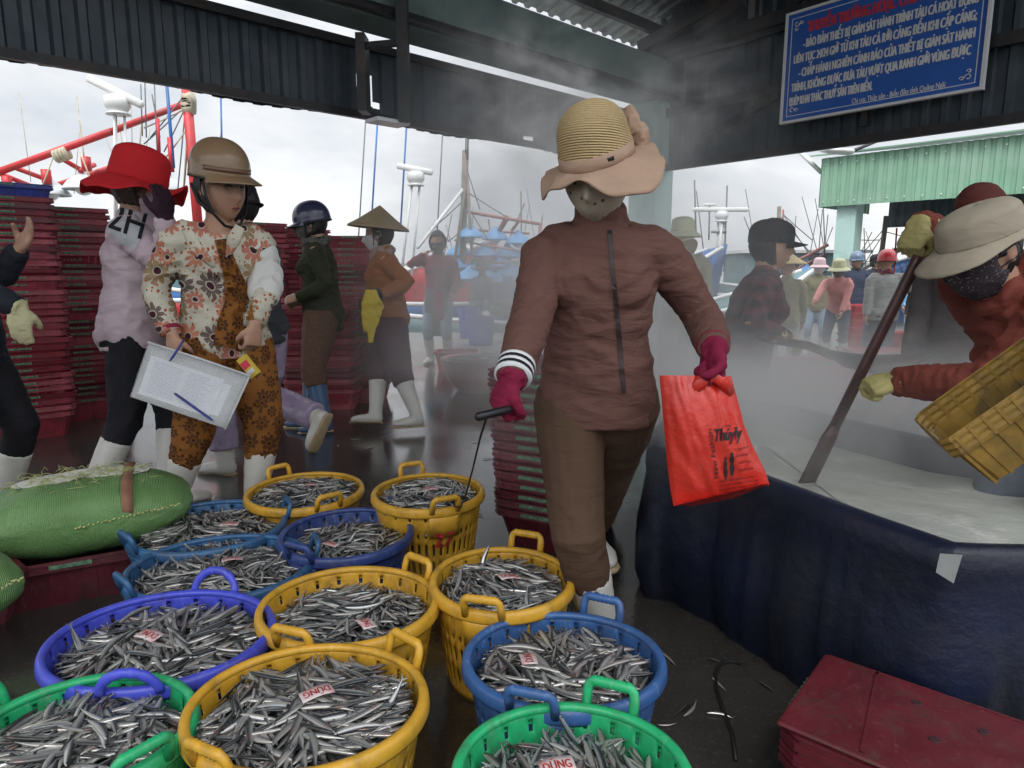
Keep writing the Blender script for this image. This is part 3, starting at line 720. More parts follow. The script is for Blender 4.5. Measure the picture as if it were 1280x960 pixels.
paper_tag(bL, 697, 958, .2, 'pink paper tag on fish in the bright green basket at the bottom edge')
# ---------------------------------------------------------------- crates
def crate_proto(bodym, name='fish_crate', L_=.58, W_=.40, H_=.17):
    root = empty(name)
    def ring(mb, L1, W1, z1, L2, W2, z2):
        vs_ = []
        for l_, w_, z in ((L1, W1, z1), (L2, W2, z2)):
            c_ = .03
            for x, y in ((-l_/2+c_, -w_/2), (l_/2-c_, -w_/2), (l_/2, -w_/2+c_), (l_/2, w_/2-c_), (l_/2-c_, w_/2), (-l_/2+c_, w_/2), (-l_/2, w_/2-c_), (-l_/2, -w_/2+c_)): vs_.append((x, y, z))
        mb.add(vs_, [(i, (i+1) % 8, (i+1) % 8+8, i+8) for i in range(8)])
    mb = MB(); ring(mb, L_-.10, W_-.10, 0, L_-.035, W_-.035, H_-.03)
    vs_ = []; c_ = .03; l_, w_ = L_-.10, W_-.10
    mb.add([(-l_/2+c_, -w_/2, 0), (l_/2-c_, -w_/2, 0), (l_/2, -w_/2+c_, 0), (l_/2, w_/2-c_, 0), (l_/2-c_, w_/2, 0), (-l_/2+c_, w_/2, 0), (-l_/2, w_/2-c_, 0), (-l_/2, -w_/2+c_, 0)], [tuple(range(7, -1, -1))])
    # ribs on the walls
    for sx in (-1, 1):
        for k in range(7):
            y = -W_/2+.07+k*(W_-.14)/6; mb.beam((sx*(L_/2-.052), y*.88, .004), (sx*(L_/2-.0175), y, H_-.03), .006, .008, V((1, 0, 0)))
    for sy in (-1, 1):
        for k in range(10):
            x = -L_/2+.07+k*(L_-.14)/9; mb.beam((x*.9, sy*(W_/2-.052), .004), (x, sy*(W_/2-.0175), H_-.03), .006, .008, V((0, 1, 0)))
    mb.build('crate_body', bodym, root, smooth=False, world=False)
    lp_ = MB(); ring(lp_, L_-.034, W_-.034, H_-.032, L_-.002, W_-.002, H_-.030); ring(lp_, L_-.002, W_-.002, H_-.030, L_, W_, H_-.018); ring(lp_, L_, W_, H_-.018, L_-.012, W_-.012, H_-.017)
    ring(lp_, L_-.012, W_-.012, H_-.017, L_-.012, W_-.012, H_-.006); ring(lp_, L_-.012, W_-.012, H_-.006, L_, W_, H_-.005); ring(lp_, L_, W_, H_-.005, L_, W_, H_); ring(lp_, L_, W_, H_, L_-.04, W_-.04, H_); ring(lp_, L_-.04, W_-.04, H_, L_-.05, W_-.05, H_-.04)
    for sx in (-1, 1):
        for k in range(9): lp_.box((sx*(L_/2-.006), -W_/2+.05+k*(W_-.1)/8, H_-.012), (.010, .007, .014))
    lp_.build('lip', bodym, root, smooth=False, world=False)
    for sx in (-1, 1):
        MB().grid(lambda u, v: V((sx*(L_/2+.003+.0015*math.sin(u*40)), -.065+.13*u, H_-.018+.013*v)), 22, 3).build('grip', M['cratehandle'], root, smooth=False, world=False, solid=.004)
    for sy in (-1, 1):
        MB().grid(lambda u, v: V((-.065+.13*u, sy*(W_/2+.003+.0015*math.sin(u*40)), H_-.018+.013*v)), 22, 3).build('grip', M['cratehandle'], root, smooth=False, world=False, solid=.004)
    return root
CR = {'red': crate_proto(M['crate']), 'dark': crate_proto(M['crate_dark']), 'bright': crate_proto(M['crate_bright']), 'blue': crate_proto(M['crateblue'], 'blue_crate')}
used = set(); scan()
dh = MB()
for sx in (-1, 1):
    for sy in (-1, 0, 1): dh.lathe([(.001, -.002), (.013, -.002)], 12, c=(sx*.10+sy*.02, sy*.08, 0))
def crate(kind, p, rz, lbl, grp, flip=False, rx_=0, ry_=0, sc=(1, 1, 1), cat='crate'):
    src = CR[kind]
    if kind not in used: used.add(kind); o = src
    else: o = copy_tree(src)
    o.location = p; o.rotation_euler = (rx_ + (math.pi if flip else 0), ry_, rz); o.scale = sc; tag(o, lbl, cat, grp); return o
ORD = ['lowest', 'second from the bottom', 'third from the bottom', 'fourth from the bottom', 'fifth from the bottom']
def ordn(k, n):
    if k == n-1: return 'topmost'
    if k == 0: return 'lowest'
    return None
wyaw = math.atan2(dL.y, dL.x)
def stack(px, yb, n, kind, where, grp, pitch=.045, yaw=None, jit=.012, z0=0, lean=(0, 0), top=None, sc=(1, 1, 1)):
    p = G(px, yb, z0); rr = random.Random(int(px*7+yb)); z = z0
    for k in range(n):
        on = ordn(k, n); lbl = (f'{on} red crate in the stack {where}' if on else f'middle red crate in the stack {where}')
        kk = kind if rr.random() > .12 or kind != 'red' else 'dark'
        crate(kk, V((p.x+rr.gauss(0, jit)+lean[0]*k*pitch, p.y+rr.gauss(0, jit)+lean[1]*k*pitch, z)), (wyaw if yaw is None else yaw)+rr.gauss(0, .012), lbl, grp, sc=sc)
        z += pitch + rr.uniform(-.002, .004)
    return z + .125, p
z, p = stack(33, 545, 32, 'red', 'at the far left edge', 'crates stacked at the far left')
crate('blue', V((p.x, p.y, z-.09)), wyaw, 'blue crate lying on top of the far left red stack', None)
stack(104, 520, 32, 'red', 'behind the pink sweatshirt', 'crates stacked behind the pink sweatshirt')
stack(322, 492, 31, 'red', 'behind the grey hoodie', 'crates stacked behind the grey hoodie')
stack(378, 483, 30, 'red', 'behind the green jacket', 'crates stacked behind the green jacket')
stack(446, 500, 28, 'red', 'beside the conical hat', 'crates stacked behind the held yellow glove', yaw=R(3))
stack(408, 508, 17, 'red', 'lower than both its neighbours', 'crates in the lower stack between two jackets', yaw=R(3), jit=.008)
stack(704, 664, 15, 'dark', 'beside the brown trousers', 'maroon crates stacked beside the brown trousers', pitch=.040, yaw=R(62), jit=.005, lean=(-.05, 0))
MATD = mat('dark_hole', (.03, .008, .012), .8, 0, bump=0)
M['crate_dark2'] = mat('worn_maroon_plastic', (.105, .011, .018), .5, .25, 6, .3, 70, dirt=(.07, .010, .016), ds=4, scuff=.12)
CR['worn'] = crate_proto(M['crate_dark2'], 'fish_crate', .52, .33); scan()
# upside down crates at the lower right
ZQ = .235; qa = G(1035, 818, ZQ); qb = G(944, 876, ZQ); qc = G(1280, 902, ZQ)
ld = (qc-qa); ld.z = 0; ld.normalize(); sd_ = V((ld.y, -ld.x, 0)); yaw = math.atan2(ld.y, ld.x)
for k in range(3):
    cc_ = qa + ld*.33 + sd_*.165; zt = ZQ - .012 - .17 - .030*(2-k); sc_ = (1.18-.0*k, 1.0, .9)
    cq = crate('worn', V((cc_.x, cc_.y, zt)), yaw+random.gauss(0, .01), ('topmost' if k == 2 else ['lowest', 'middle'][k]) + ' maroon crate in the low stack at the lower right', 'low stack of crates at the lower right', sc=(1.30, 1.0, 1.0))
lid = tag(empty('crate_lid', V((cc_.x, cc_.y, ZQ-.010)), yaw), 'flat maroon lid with dark drain holes on the low crate stack at the lower right', 'lid')
MB().box((0, 0, .006), (.675, .328, .012)).build('panel', M['crate_dark2'], lid, smooth=False, world=False, bevel=.006)
rbm = MB()
for a_, b_ in (((-.33, -.155), (-.22, .155)), ((-.22, .155), (-.18, -.155)), ((-.325, .155), (.325, .155)), ((-.325, -.155), (.325, -.155))): rbm.beam((a_[0], a_[1], .0125), (b_[0], b_[1], .0125), .007, .004)
rbm.build('rib', M['crate_dark2'], lid, smooth=False, world=False)
for hx, hy in ((-.08, -.02), (-.01, .07), (.03, -.09), (.10, -.01), (-.13, .09), (.16, .05)):
    MB().lathe([(.001, .0140), (.009, .0140), (.0105, .0122)], 14, c=(hx, hy, 0)).build('drain_hole', MATD, lid, smooth=False, world=False)
# crates under the sacks
p = G(100, 742, 0); crate('dark', V((p.x-.05, p.y+.08, 0)), .50, 'dark red crate lying under the large green sack', 'crates under the sacks', sc=(.95, 1.05, 1))
p = G(-18, 770, 0); crate('dark', V((p.x-.15, p.y-.12, 0)), .9, 'dark red crate under the sack cut by the left edge', 'crates under the sacks')
# ---------------------------------------------------------------- sacks
m, t, b = nodes('woven_sack'); h = T(t); o = h.obj()
n_ = h.noise(o, 5, 5, .6); c = h.ramp(n_, [(.3, (.085, .19, .055)), (.7, (.15, .30, .10))])
wv = h.n('ShaderNodeTexWave'); wv.inputs['Scale'].default_value = 60; wv.inputs['Distortion'].default_value = 1.0; h.l(o, wv.inputs['Vector'])
c = h.mix(h.math('MULTIPLY', wv.outputs[1], .22), c, (.28, .42, .2)); h.l(c, b.inputs['Base Color']); b.inputs['Roughness'].default_value = .42
h.bump(h.math('MULTIPLY_ADD', wv.outputs[1], .12, h.noise(h.obj((8, 2, 8)), 1.6, 5, .65, .7)), .6, .03, b); M['sack'] = m
M['sackband'] = mat('brown_band', (.22, .10, .06), .6, .2, 20); M['straw'] = mat('dry_straw', (.42, .45, .18), .7, .3, 30, 0)
M['salt'] = mat('coarse_salt', (.6, .6, .55), .7, .2, 60, .8, 150)
def sack(c, size, yaw, lbl, straw=True, seed=0):
    root = tag(empty('green_sack', c, yaw), lbl, 'sack', 'green woven sacks'); lx, ly, lz = size
    def sup(u, v):
        th = 2*math.pi*u; ph = math.pi*(v-.5); cs = math.cos(ph); q = .55
        f = lambda a, e: math.copysign(abs(a)**e, a)
        x = lx/2*f(math.cos(th), .62)*f(cs, .55); y = ly/2*f(math.sin(th), .62)*f(cs, .55); z = lz/2*f(math.sin(ph), .95)
        # pinched corners and slack
        e_ = (abs(x)/(lx/2))**3*(abs(y)/(ly/2))**3; x *= 1+.13*e_; y *= 1+.12*e_; z *= 1-.55*e_-.22*(abs(x)/(lx/2))**3
        return V((x, y, z + lz/2 - .035))
    def dsp(co, no):
        s_ = np.abs(co[:, 0])/(lx/2); a = pn(co*np.array([5, 5, 6])+seed)*.018
        pl = pn(np.stack([co[:, 0]*3, co[:, 1]*34, co[:, 2]*34+seed], 1))*.012*np.clip(s_*2-.9, 0, 1)
        return a+pl
    mb = MB().grid(lambda u, v: sup(u, v*.98+.01), 72, 40, closeu=True); mb.build('sack_body', M['sack'], root, world=False, disp=dsp)
    bd_ = MB()
    def band(x0, w_):
        ps = [];
        for k in range(26):
            ph = math.pi*(.02+.96*k/25); y = ly/2*1.0*math.copysign(abs(math.cos(ph))**.62, math.cos(ph)); z = lz/2*abs(math.sin(ph))**.62
            ps.append((y, z+lz/2-.035))
        vs_ = [];
        for y, z in ps:
            for dx in (-w_/2, w_/2): vs_.append((x0+dx+.03*y, y*.985, z*1.0+.004))
        bd_.add(vs_, [(2*i, 2*i+1, 2*i+3, 2*i+2) for i in range(len(ps)-1)])
    band(lx*.20, .035); bd_.build('printed_band', M['sackband'], root, world=False, solid=.004)
    sm_ = MB(); sy = -ly/2*.93
    for k in range(26):
        x = -lx*.05+k*lx*.47/25; sm_.tube([(x, sy-.012-.012*math.sin(k), lz*.40+k*.0012), (x+lx*.012, sy-.02, lz*.40+.006*(k % 2)+k*.0012)], .0035, 5)
    sm_.build('stitching', M['straw'], root, world=False)
    if straw:
        st = MB(); rr = random.Random(5)
        for k in range(170):
            gx = rr.choice((-lx*.2, -lx*.02, lx*.15)); x = gx+rr.gauss(0, .07); y = rr.gauss(0, .06); a = rr.random()*6.3; l_ = rr.uniform(.02, .07)
            z = lz - .034 + rr.uniform(0, .012) - .3*(x/lx)**2*lz - .3*(y/ly)**2*lz; st.tube([(x, y, z), (x+math.cos(a)*l_*.5, y+math.sin(a)*l_*.5, z+rr.uniform(.0, .014)), (x+math.cos(a)*l_, y+math.sin(a)*l_, z+rr.uniform(-.006, .006))], .0013, 3)
        o = st.build('straw', M['straw'], None); o.parent = root; tag(o, kind='stuff')
        sl = MB(); 
        for (x, y, r_) in ((-.12, .02, .075), (-.02, .05, .06), (.09, .03, .08)):
            sl.grid(lambda u, v: V((x+math.cos(u*6.2832)*r_*v*1.5, y+math.sin(u*6.2832)*r_*v, lz-.032-.35*((x+math.cos(u*6.2832)*r_*v*1.5)/lx)**2*lz+.008*(1-v*v)-.004*v)), 20, 6, closeu=True)
        sl.build('salt_patch', M['salt'], root, world=False)
    return root
p = G(108, 694, .165); sack(V((p.x-.10, p.y+.20, .165)), (.68, .46, .26), .50, 'large green woven sack with brown band and straw on top of a red crate')
p = G(-30, 760, .165); sack(V((p.x-.10, p.y-.1, .165)), (.5, .4, .22), .9, 'green sack cut off by the left edge of the photo', straw=False, seed=4)
# ---------------------------------------------------------------- vat
M['tarp'] = mat('blue_tarpaulin', (.006, .011, .036), .45, .3, 2.5, .6, 16, .01, 0, .4, (.010, .011, .016), 2, dirtlim=(.35, .65))
m, t, b = nodes('milky_water'); h = T(t); o = h.obj()
c = h.ramp(h.noise(o, 2.4, 7, .6, .6), [(.28, (.33, .345, .30)), (.55, (.46, .48, .43)), (.78, (.58, .60, .55))]); h.l(c, b.inputs['Base Color']); b.inputs['Roughness'].default_value = .24
b.inputs['Subsurface Weight'].default_value = 0; fo_ = h.n('ShaderNodeTexVoronoi', feature='DISTANCE_TO_EDGE'); fo_.inputs['Scale'].default_value = 46; h.l(o, fo_.inputs['Vector']); fm = h.ramp(h.noise(o, 3.2, 6, .7, .8), [(.52, 0.0), (.66, 1.0)])
fe = h.ramp(fo_.outputs['Distance'], [(.0, 1.0), (.09, .25), (.2, .55)]); c2 = h.mix(h.math('MULTIPLY', fm, fe), c, (.80, .80, .76)); h.l(c2, b.inputs['Base Color'])
hb2 = h.math('MULTIPLY_ADD', h.math('MULTIPLY', fm, fo_.outputs['Distance']), .9, h.noise(o, 13, 6, .66, .6)); h.bump(hb2, .35, .016, b); M['milk'] = m
ZV = .54
rimpx = [(812, 562), (842, 566), (905, 582), (955, 602), (1075, 648), (1190, 689), (1240, 692), (1330, 694), (1400, 680), (1420, 650), (1390, 590), (1300, 568), (1172, 552), (1062, 527), (985, 508), (918, 500), (870, 504), (835, 520), (815, 542)]
rim = [G(x, y, ZV) for x, y in rimpx]
def resample(pts, n):
    m_ = len(pts); L_ = [0]
    for i in range(m_): L_.append(L_[-1]+(pts[(i+1) % m_]-pts[i]).length)
    out_ = []; j = 0
    for k in range(n):
        s_ = L_[-1]*k/n
        while L_[j+1] < s_: j += 1
        out_.append(pts[j % m_].lerp(pts[(j+1) % m_], (s_-L_[j])/(L_[j+1]-L_[j])))
    return out_
def soften(p, it):
    for _ in range(it): p = [p[i-1]*.25+p[i]*.5+p[(i+1) % len(p)]*.25 for i in range(len(p))]
    return p
NR = 260; rp_ = soften(resample(rim, NR), 1); cen = sum(rp_, V((0, 0, 0)))/NR
va = tag(empty('steaming_vat', V((cen.x, cen.y, 0))), 'big blue tarpaulin lined vat full of steaming milky water', 'vat')
def off(i, d):
    tn = (rp_[(i+1) % NR]-rp_[i-1]).normalized(); n_ = V((tn.y, -tn.x, 0)); 
    if (rp_[i]-cen).dot(n_) < 0: n_ = -n_
    return rp_[i] + n_*d
lv = [(-.065, -.22), (-.058, -.03), (-.048, .004), (-.02, .012), (.0, .010), (.012, -.004), (.014, -.05), (.008, -.09), (.02, -.20), (.035, -.32), (.03, -.44), (.0, -.54)]
vs_ = []
for j, (o_, dz) in enumerate(lv):
    for i in range(NR):
        f = min(1, max(0, (-dz-.06)/.3)) if j > 5 else 0
        wob = .026*float(pn([[i*.16, dz*.8, 2.2]])[0])*f + .022*(.4-abs(float(pn([[i*.33, dz*1.2, 7.7]])[0]))*2)*f
        p = off(i, o_+wob); vs_.append(V((p.x, p.y, ZV+dz)))
fs = [(j*NR+i, j*NR+(i+1) % NR, (j+1)*NR+(i+1) % NR, (j+1)*NR+i) for j in range(len(lv)-1) for i in range(NR)]
MB().add(vs_, fs).build('tarpaulin', M['tarp'], va)
vs_ = [V((p.x, p.y, ZV-.10)) for p in (off(i, -.055) for i in range(NR))]
MB().add(vs_, [tuple(range(NR))]).build('water_surface', M['milk'], va, smooth=False)
a, b_, c_, d_ = [onplane(x, y, off(min(range(NR), key=lambda i: (rp_[i]-G(1190, 690, ZV)).length), .03), (rp_[10]-rp_[11]).cross(V((0, 0, 1))).normalized()*1.0) for x, y in ((1175, 690), (1202, 692), (1192, 729), (1170, 715))]
# pale patch on the tarpaulin, just under the rim
i0 = min(range(NR), key=lambda i: (rp_[i]-G(1188, 689, ZV)).length)
n_ = (off(i0, .1)-off(i0, 0)).normalized(); base = off(i0, .06)
pts = [onplane(x, y, base, n_) for x, y in ((1175, 692), (1203, 694), (1192, 729), (1170, 715))]
M['patch'] = mat('pale_patch', (.30, .31, .31), .6, .15, 20)
MB().add(pts, [(0, 1, 2, 3)]).build('pale_patch', M['patch'], va, smooth=False, solid=.003)
# floor cord
M['cord'] = mat('black_cord', (.012, .012, .012), .5)
cp = [G(x, y, .006) for x, y in ((926, 829), (912, 826), (900, 830), (894, 842), (896, 862), (905, 890), (915, 915), (920, 950))]
tag(MB().tube(cp, .005, 6).build('floor_cord', M['cord']), 'thin black cord curling on the wet floor near the maroon crates', 'cord')
# ---------------------------------------------------------------- people
UPV = V((0, 0, 1))
def hsurf(x, z, off=0.0, back=False):
    """head surface (metres, head frame: x right, y forward, z up) from unit-sphere x, z"""
    y = math.sqrt(max(0, 1-x*x-z*z)); y = -y if back else y; return hpt(x, y, z, off)
def hpt(x, y, z, off=0.0):
    px, py, pz = x*.074, y*.094, z*.116
    if z < 0: k = (-z)**1.4; px *= 1-.30*k; py = py*(1-.12*k) + (.020*k if y > 0 else .034*k)
    if y > 0:
        fr = y; py -= .006*fr
        g = lambda cx, cz, sx, sz: math.exp(-((x-cx)/sx)**2-((z-cz)/sz)**2)
        py += fr*(.027*g(0, -.22, .13, .12)+.014*g(0, -.02, .09, .18) + .004*(g(.3, .27, .22, .08)+g(-.3, .27, .22, .08)) - .013*(g(.36, .08, .17, .11)+g(-.36, .08, .17, .11))
              + .005*g(0, -.46, .26, .055)+.005*g(0, -.58, .20, .06) - .003*g(0, -.52, .25, .02) + .004*(g(.52, -.22, .2, .2)+g(-.52, -.22, .2, .2)) + .008*g(0, -.86, .3, .14))
    n = V((x, y, z)); return V((px, py, pz)) + n*off
def head_mb(M_, nu=40, nv=30, ears=True):
    mb = MB(); vs_ = [M_ @ hpt(0, 0, 1)]
    for j in range(1, nv):
        ph = math.pi*j/nv
        for i in range(nu):
            th = 2*math.pi*i/nu; vs_.append(M_ @ hpt(math.sin(ph)*math.cos(th), math.sin(ph)*math.sin(th), math.cos(ph)))
    vs_.append(M_ @ hpt(0, 0, -1)); fs = [(0, 1+i, 1+(i+1) % nu) for i in range(nu)]
    for j in range(nv-2):
        for i in range(nu): a = 1+j*nu+i; b = 1+j*nu+(i+1) % nu; fs.append((a, a+nu, b+nu, b))
    l = len(vs_)-1; fs += [(l, 1+(nv-2)*nu+(i+1) % nu, 1+(nv-2)*nu+i) for i in range(nu)]
    mb.add(vs_, fs)
    if ears:
        for s_ in (-1, 1): mb.ell(M_ @ V((s_*.074, -.008, -.008)), (.010, .018, .031), M_.to_3x3(), 10, 7)
    return mb
def patch(M_, x0, x1, z0, z1, off, outline, nu=14, nv=10, y0=None):
    mb = MB(); pts = []
    def f(u, v):
        x, z = outline(u, v); return M_ @ hsurf(x, z, off)
    return mb.grid(f, nu, nv)
def ik(a, t, l1, l2, pole):
    a, t = V(a), V(t); d = t-a; L_ = d.length; mx_ = (l1+l2)*.998
    if L_ > mx_: t = a + d*(mx_/L_); d = t-a; L_ = mx_
    L_ = max(L_, abs(l1-l2)+.01); x = (l1*l1-l2*l2+L_*L_)/(2*L_); h_ = math.sqrt(max(0, l1*l1-x*x)); dn = d.normalized()
    p = pole - dn*pole.dot(dn)
    if p.length < 1e-4: p = dn.orthogonal()
    return a + dn*x + p.normalized()*h_, t
def hand_mb(W_, d, n, side, curl=.5, s=1.0, spread=.1, thumb=.5, fat=1.0):
    """palm + four fingers + thumb. W_ wrist, d finger direction, n palm normal (fingers curl towards it), side vector = thumb side"""
    d = V(d).normalized(); n = (V(n)-d*V(n).dot(d)).normalized(); t = V(side); t = (t - d*t.dot(d) - n*t.dot(n)).normalized(); mb = MB(); s *= .92
    mb.loft([W_-d*.03*s, W_, W_+d*.03*s, W_+d*.065*s, W_+d*.088*s], [(.026*s*fat, .020*s*fat), (.029*s*fat, .021*s*fat), (.040*s*fat, .020*s*fat), (.043*s*fat, .017*s*fat), (.038*s*fat, .012*s*fat)], t, 14, sq=2.6)
    for i, (o_, L_) in enumerate(((.031, .072), (.0105, .080), (-.0105, .075), (-.031, .058))):
        p = W_ + d*.078*s + t*(o_*s); dd = (d + t*(o_*spread*10)).normalized(); pts = [p]; r_ = .0098*s*fat*(1 if i < 3 else .88); rs = [r_*1.08]
        ang = 0
        for k, fr in enumerate((.45, .31, .24)):
            ang += curl*(1.35, 1.55, 1.05)[k]*(1+.06*(i-1.5)); v_ = dd*math.cos(ang)+n*math.sin(ang)
            q = pts[-1] + v_*(L_*fr*s); pts += [pts[-1].lerp(q, .5), q]; rs += [r_*(1-.05*k), r_*(1.02-.10*k)]
        pts.append(pts[-1] + v_*.004*s); rs.append(r_*.45)
        mb.loft(pts, rs, n, 9)
    p = W_ + d*.022*s + t*.026*s; v1 = (t*.75 + d*.62 + n*.35).normalized(); v2 = (t*(.45-.6*thumb) + d*.75 + n*(.35+.75*thumb)).normalized(); v3 = (t*(.2-.9*thumb) + d*.6 + n*(.3+.8*thumb)).normalized()
    pts = [p, p+v1*.030*s, p+v1*.034*s+v2*.016*s, p+v1*.034*s+v2*.032*s, p+v1*.034*s+v2*.032*s+v3*.026*s, p+v1*.034*s+v2*.032*s+v3*.031*s]
    mb.loft(pts, [.017*s*fat, .014*s*fat, .0125*s*fat, .0118*s*fat, .0095*s*fat, .005*s*fat], n, 10)
    return mb
def folds(segs, A=.006, fz=15, fx=6, seed=0, armA=.004):
    if A > .005: A *= 1.25; armA *= 1.25
    def f(co, no):
        wq = np.stack([pn(co*3.1+seed), pn(co*3.1+seed+9), pn(co*3.1+seed+17)], 1)*.9
        q = co*np.array([fx, fx, fz]) + wq*2 + seed; n1_ = pn(q); n2_ = pn(co*np.array([fx*2.1, fx*2.1, fz*1.9])+wq*3+seed+5)
        d = A*(.5-np.abs(n1_)*2.2)*1.2 + A*.45*(.4-np.abs(n2_)*2)
        wt = np.zeros(len(co))
        for a, b, r_, k in segs:
            a_, b_ = np.array(a), np.array(b); ab = b_-a_; L2 = ab@ab; t = np.clip(((co-a_)@ab)/L2, 0, 1); c = a_+t[:, None]*ab; rv_ = co-c; ds = np.linalg.norm(rv_, axis=1)
            w_ = np.clip(1.5-ds/r_, 0, 1); u = rv_/np.maximum(ds, 1e-6)[:, None]; L_ = math.sqrt(L2)
            fn = pn(np.stack([t*L_*k+seed+u[:, 0]*.9, u[:, 1]*1.1+u[:, 2]*.6+wq[:, 0], u[:, 0]*1.0+seed+0*t], 1))
            d = d*(1-w_*.6) + w_*armA*(.42-np.abs(fn)*2.4)*1.4
        return d
    return f
SKIN = mat('skin', (.40, .235, .165), .5, .10, 9, .25, 90, .001, spec=.4, dirt=(.33, .17, .12), ds=5)
SKIND = mat('tanned_skin', (.42, .24, .165), .5, .10, 9, .25, 90, .001, spec=.4)
HAIR = mat('black_hair', (.010, .009, .009), .5, .4, 40, .6, 120, .003)
LIP = mat('lip', (.34, .10, .09), .45, .1, 20); EYEW = mat('eye_white', (.45, .42, .40), .2, .05)
RUBW = mat('white_rubber', (.62, .61, .57), .38, .07, 6, .15, 60, dirt=(.40, .36, .28), ds=5, dirtlim=(.55, .8)); SOLE = mat('sole', (.42, .32, .19), .6)
M.update(skin=SKIN)
class Person: pass
def person(label, base, face, H=1.55, fat=1.0, lean=0, side=0, bow=0, turn=0, tilt=0, pel=.525, twist=0, wr=None, pole=None, feet=None, toes=None,
           top=None, topm=None, hem=-.07, sleeve=1.0, sleevem=None, legm=None, legend=.28, bootm=RUBW, booth=.30, glove=None, handp=None, skin=SKIN, group=None,
           vox=.012, A=.006, headless=False, name='person', bust=1.0, legw=1.0, armw=1.0, shd=0, shn=0, headk=1.0, anch=None, neckh=0, collar=True):
    q = Person(); base = V(base); a = R(face); f = V((math.sin(a), math.cos(a), 0)); r = V((math.cos(a), -math.sin(a), 0))
    root = tag(empty(name, base), label, 'person', group); q.root = root; q.f, q.r, q.H = f, r, H
    ln, sdn = R(lean), R(side); s = (UPV*math.cos(ln)*math.cos(sdn) + f*math.sin(ln) + r*math.sin(sdn)).normalized()
    ta = R(twist); rt = (r*math.cos(ta) - f*math.sin(ta)).normalized(); rt = (rt - s*rt.dot(s)).normalized(); ft = UPV.cross(rt) if False else s.cross(rt); q.s, q.rt, q.ft = s, rt, ft
    pel_ = base + UPV*(pel*H) ; q.pel = pel_
    def sp(t_): # curved spine point
        k = max(0, t_)/.3; dirv = (UPV*(1-k*.5)+s*(k*.5+ .0)).normalized() if lean < 0 else s
        return pel_ + s*(t_*H)
    q.sp = sp; neck = sp(.315); q.neck = neck
    hb, ht = R(bow), R(turn); hf0 = (ft*math.cos(ht) + rt*math.sin(ht)).normalized(); hs = (s*.5+UPV*.5).normalized()
    hf0 = (hf0 - UPV*hf0.dot(UPV)*.7).normalized(); hf = (hf0*math.cos(hb) - UPV*math.sin(hb)).normalized()
    hr = hf.cross(UPV).normalized(); tl = R(tilt); hu = hr.cross(hf).normalized(); hr, hu = hr*math.cos(tl)-hu*math.sin(tl), hu*math.cos(tl)+hr*math.sin(tl)
    hc = neck + hs*(.045*H) + hu*(.048*H) + hf*(.012*H); k = H/1.55*1.07*headk; q.hc = hc
    Mh = Matrix(((hr.x*k, hf.x*k, hu.x*k, hc.x), (hr.y*k, hf.y*k, hu.y*k, hc.y), (hr.z*k, hf.z*k, hu.z*k, hc.z), (0, 0, 0, 1))); q.Mh = Mh
    sh = {}; el = {}; w_ = {}; hip = {}; kn = {}; an = {}; wr = wr or {}; pole = pole or {}; feet = feet or {}
    for nm, sg in (('R', 1), ('L', -1)):
        sh[nm] = sp(.283-shd) + rt*(sg*(.105-shn)*H*(.9+.1*fat)); tgt = wr.get(nm)
        if tgt is None: tgt = sh[nm] - UPV*(.315*H) + rt*(sg*.03*H) + f*.04*H
        pl_ = pole.get(nm, -ft*.8 + rt*sg*.45 - UPV*.3); el[nm], w_[nm] = ik(sh[nm], tgt, .172*H, .150*H, V(pl_))
        hip[nm] = pel_ + r*(sg*.052*H) - UPV*(.02*H); tg_ = feet.get(nm); an[nm] = V(tg_) if tg_ is not None else base + r*(sg*.075*H) + UPV*(.05*H)
        if an[nm].z < base.z+.06: an[nm].z = base.z+.075
        kn[nm], an[nm] = ik(hip[nm], an[nm], .247*H, .242*H, f + r*sg*.12)
    q.sh, q.el, q.wr, q.an, q.kn, q.hip = sh, el, w_, an, kn, hip
    F = fat
    TS = [(-.055, .100, .080, 0), (0, .106, .084, -.004), (.06, .097, .077, 0), (.11, .089, .071, .002), (.17, .094, .074, .004), (.22, .100, .074, .004), (.255, .100, .066, 0), (.28, .090, .056, -.002), (.298, .074, .047, -.004), (.315, .050, .040, -.002), (.33, .034, .034, .003)]
    def torso(mb, k_, t0=-.055, extra=0.0, t1=.33, full=True):
        pts, rd = [], []
        for t_, wx, wy, fo in TS:
            if t_ > t1: break
            if t_ < 0 and t0 < -.055: pts.append(sp(t0)*1 + ft*0); rd.append((wx*H*F*k_*1.0+extra, wy*H*F*k_+extra))
            ff = F if t_ < .24 else (1+(F-1)*.5); pts.append(sp(t_)+ft*(fo*H)); rd.append((wx*H*ff*k_+extra, wy*H*ff*k_+extra))
        mb.loft(pts, rd, rt, 22, sq=2.25)
        for sg in ((1, -1) if full else ()):
            mb.ell(sp(.205)+rt*(sg*.045*H)+ft*(.052*H*F), (.044*H*bust, .036*H*bust, .046*H*bust), None, 12, 8)
            mb.ell(sp(-.005)+r*(sg*.05*H)-f*(.045*H*F), (.052*H*F, .046*H*F, .055*H), None, 12, 8)
        return mb
    # body
    body = MB(); torso(body, .80, full=False); ak = .74 if sleeve >= 1 else .92
    body.loft([sp(.29), neck, hc - hu*.05*k - hf*.012*k, hc-hf*.015*k], [.042*H, .037*H, .036*H, .036*H], rt, 14); body.merge(head_mb(Mh))
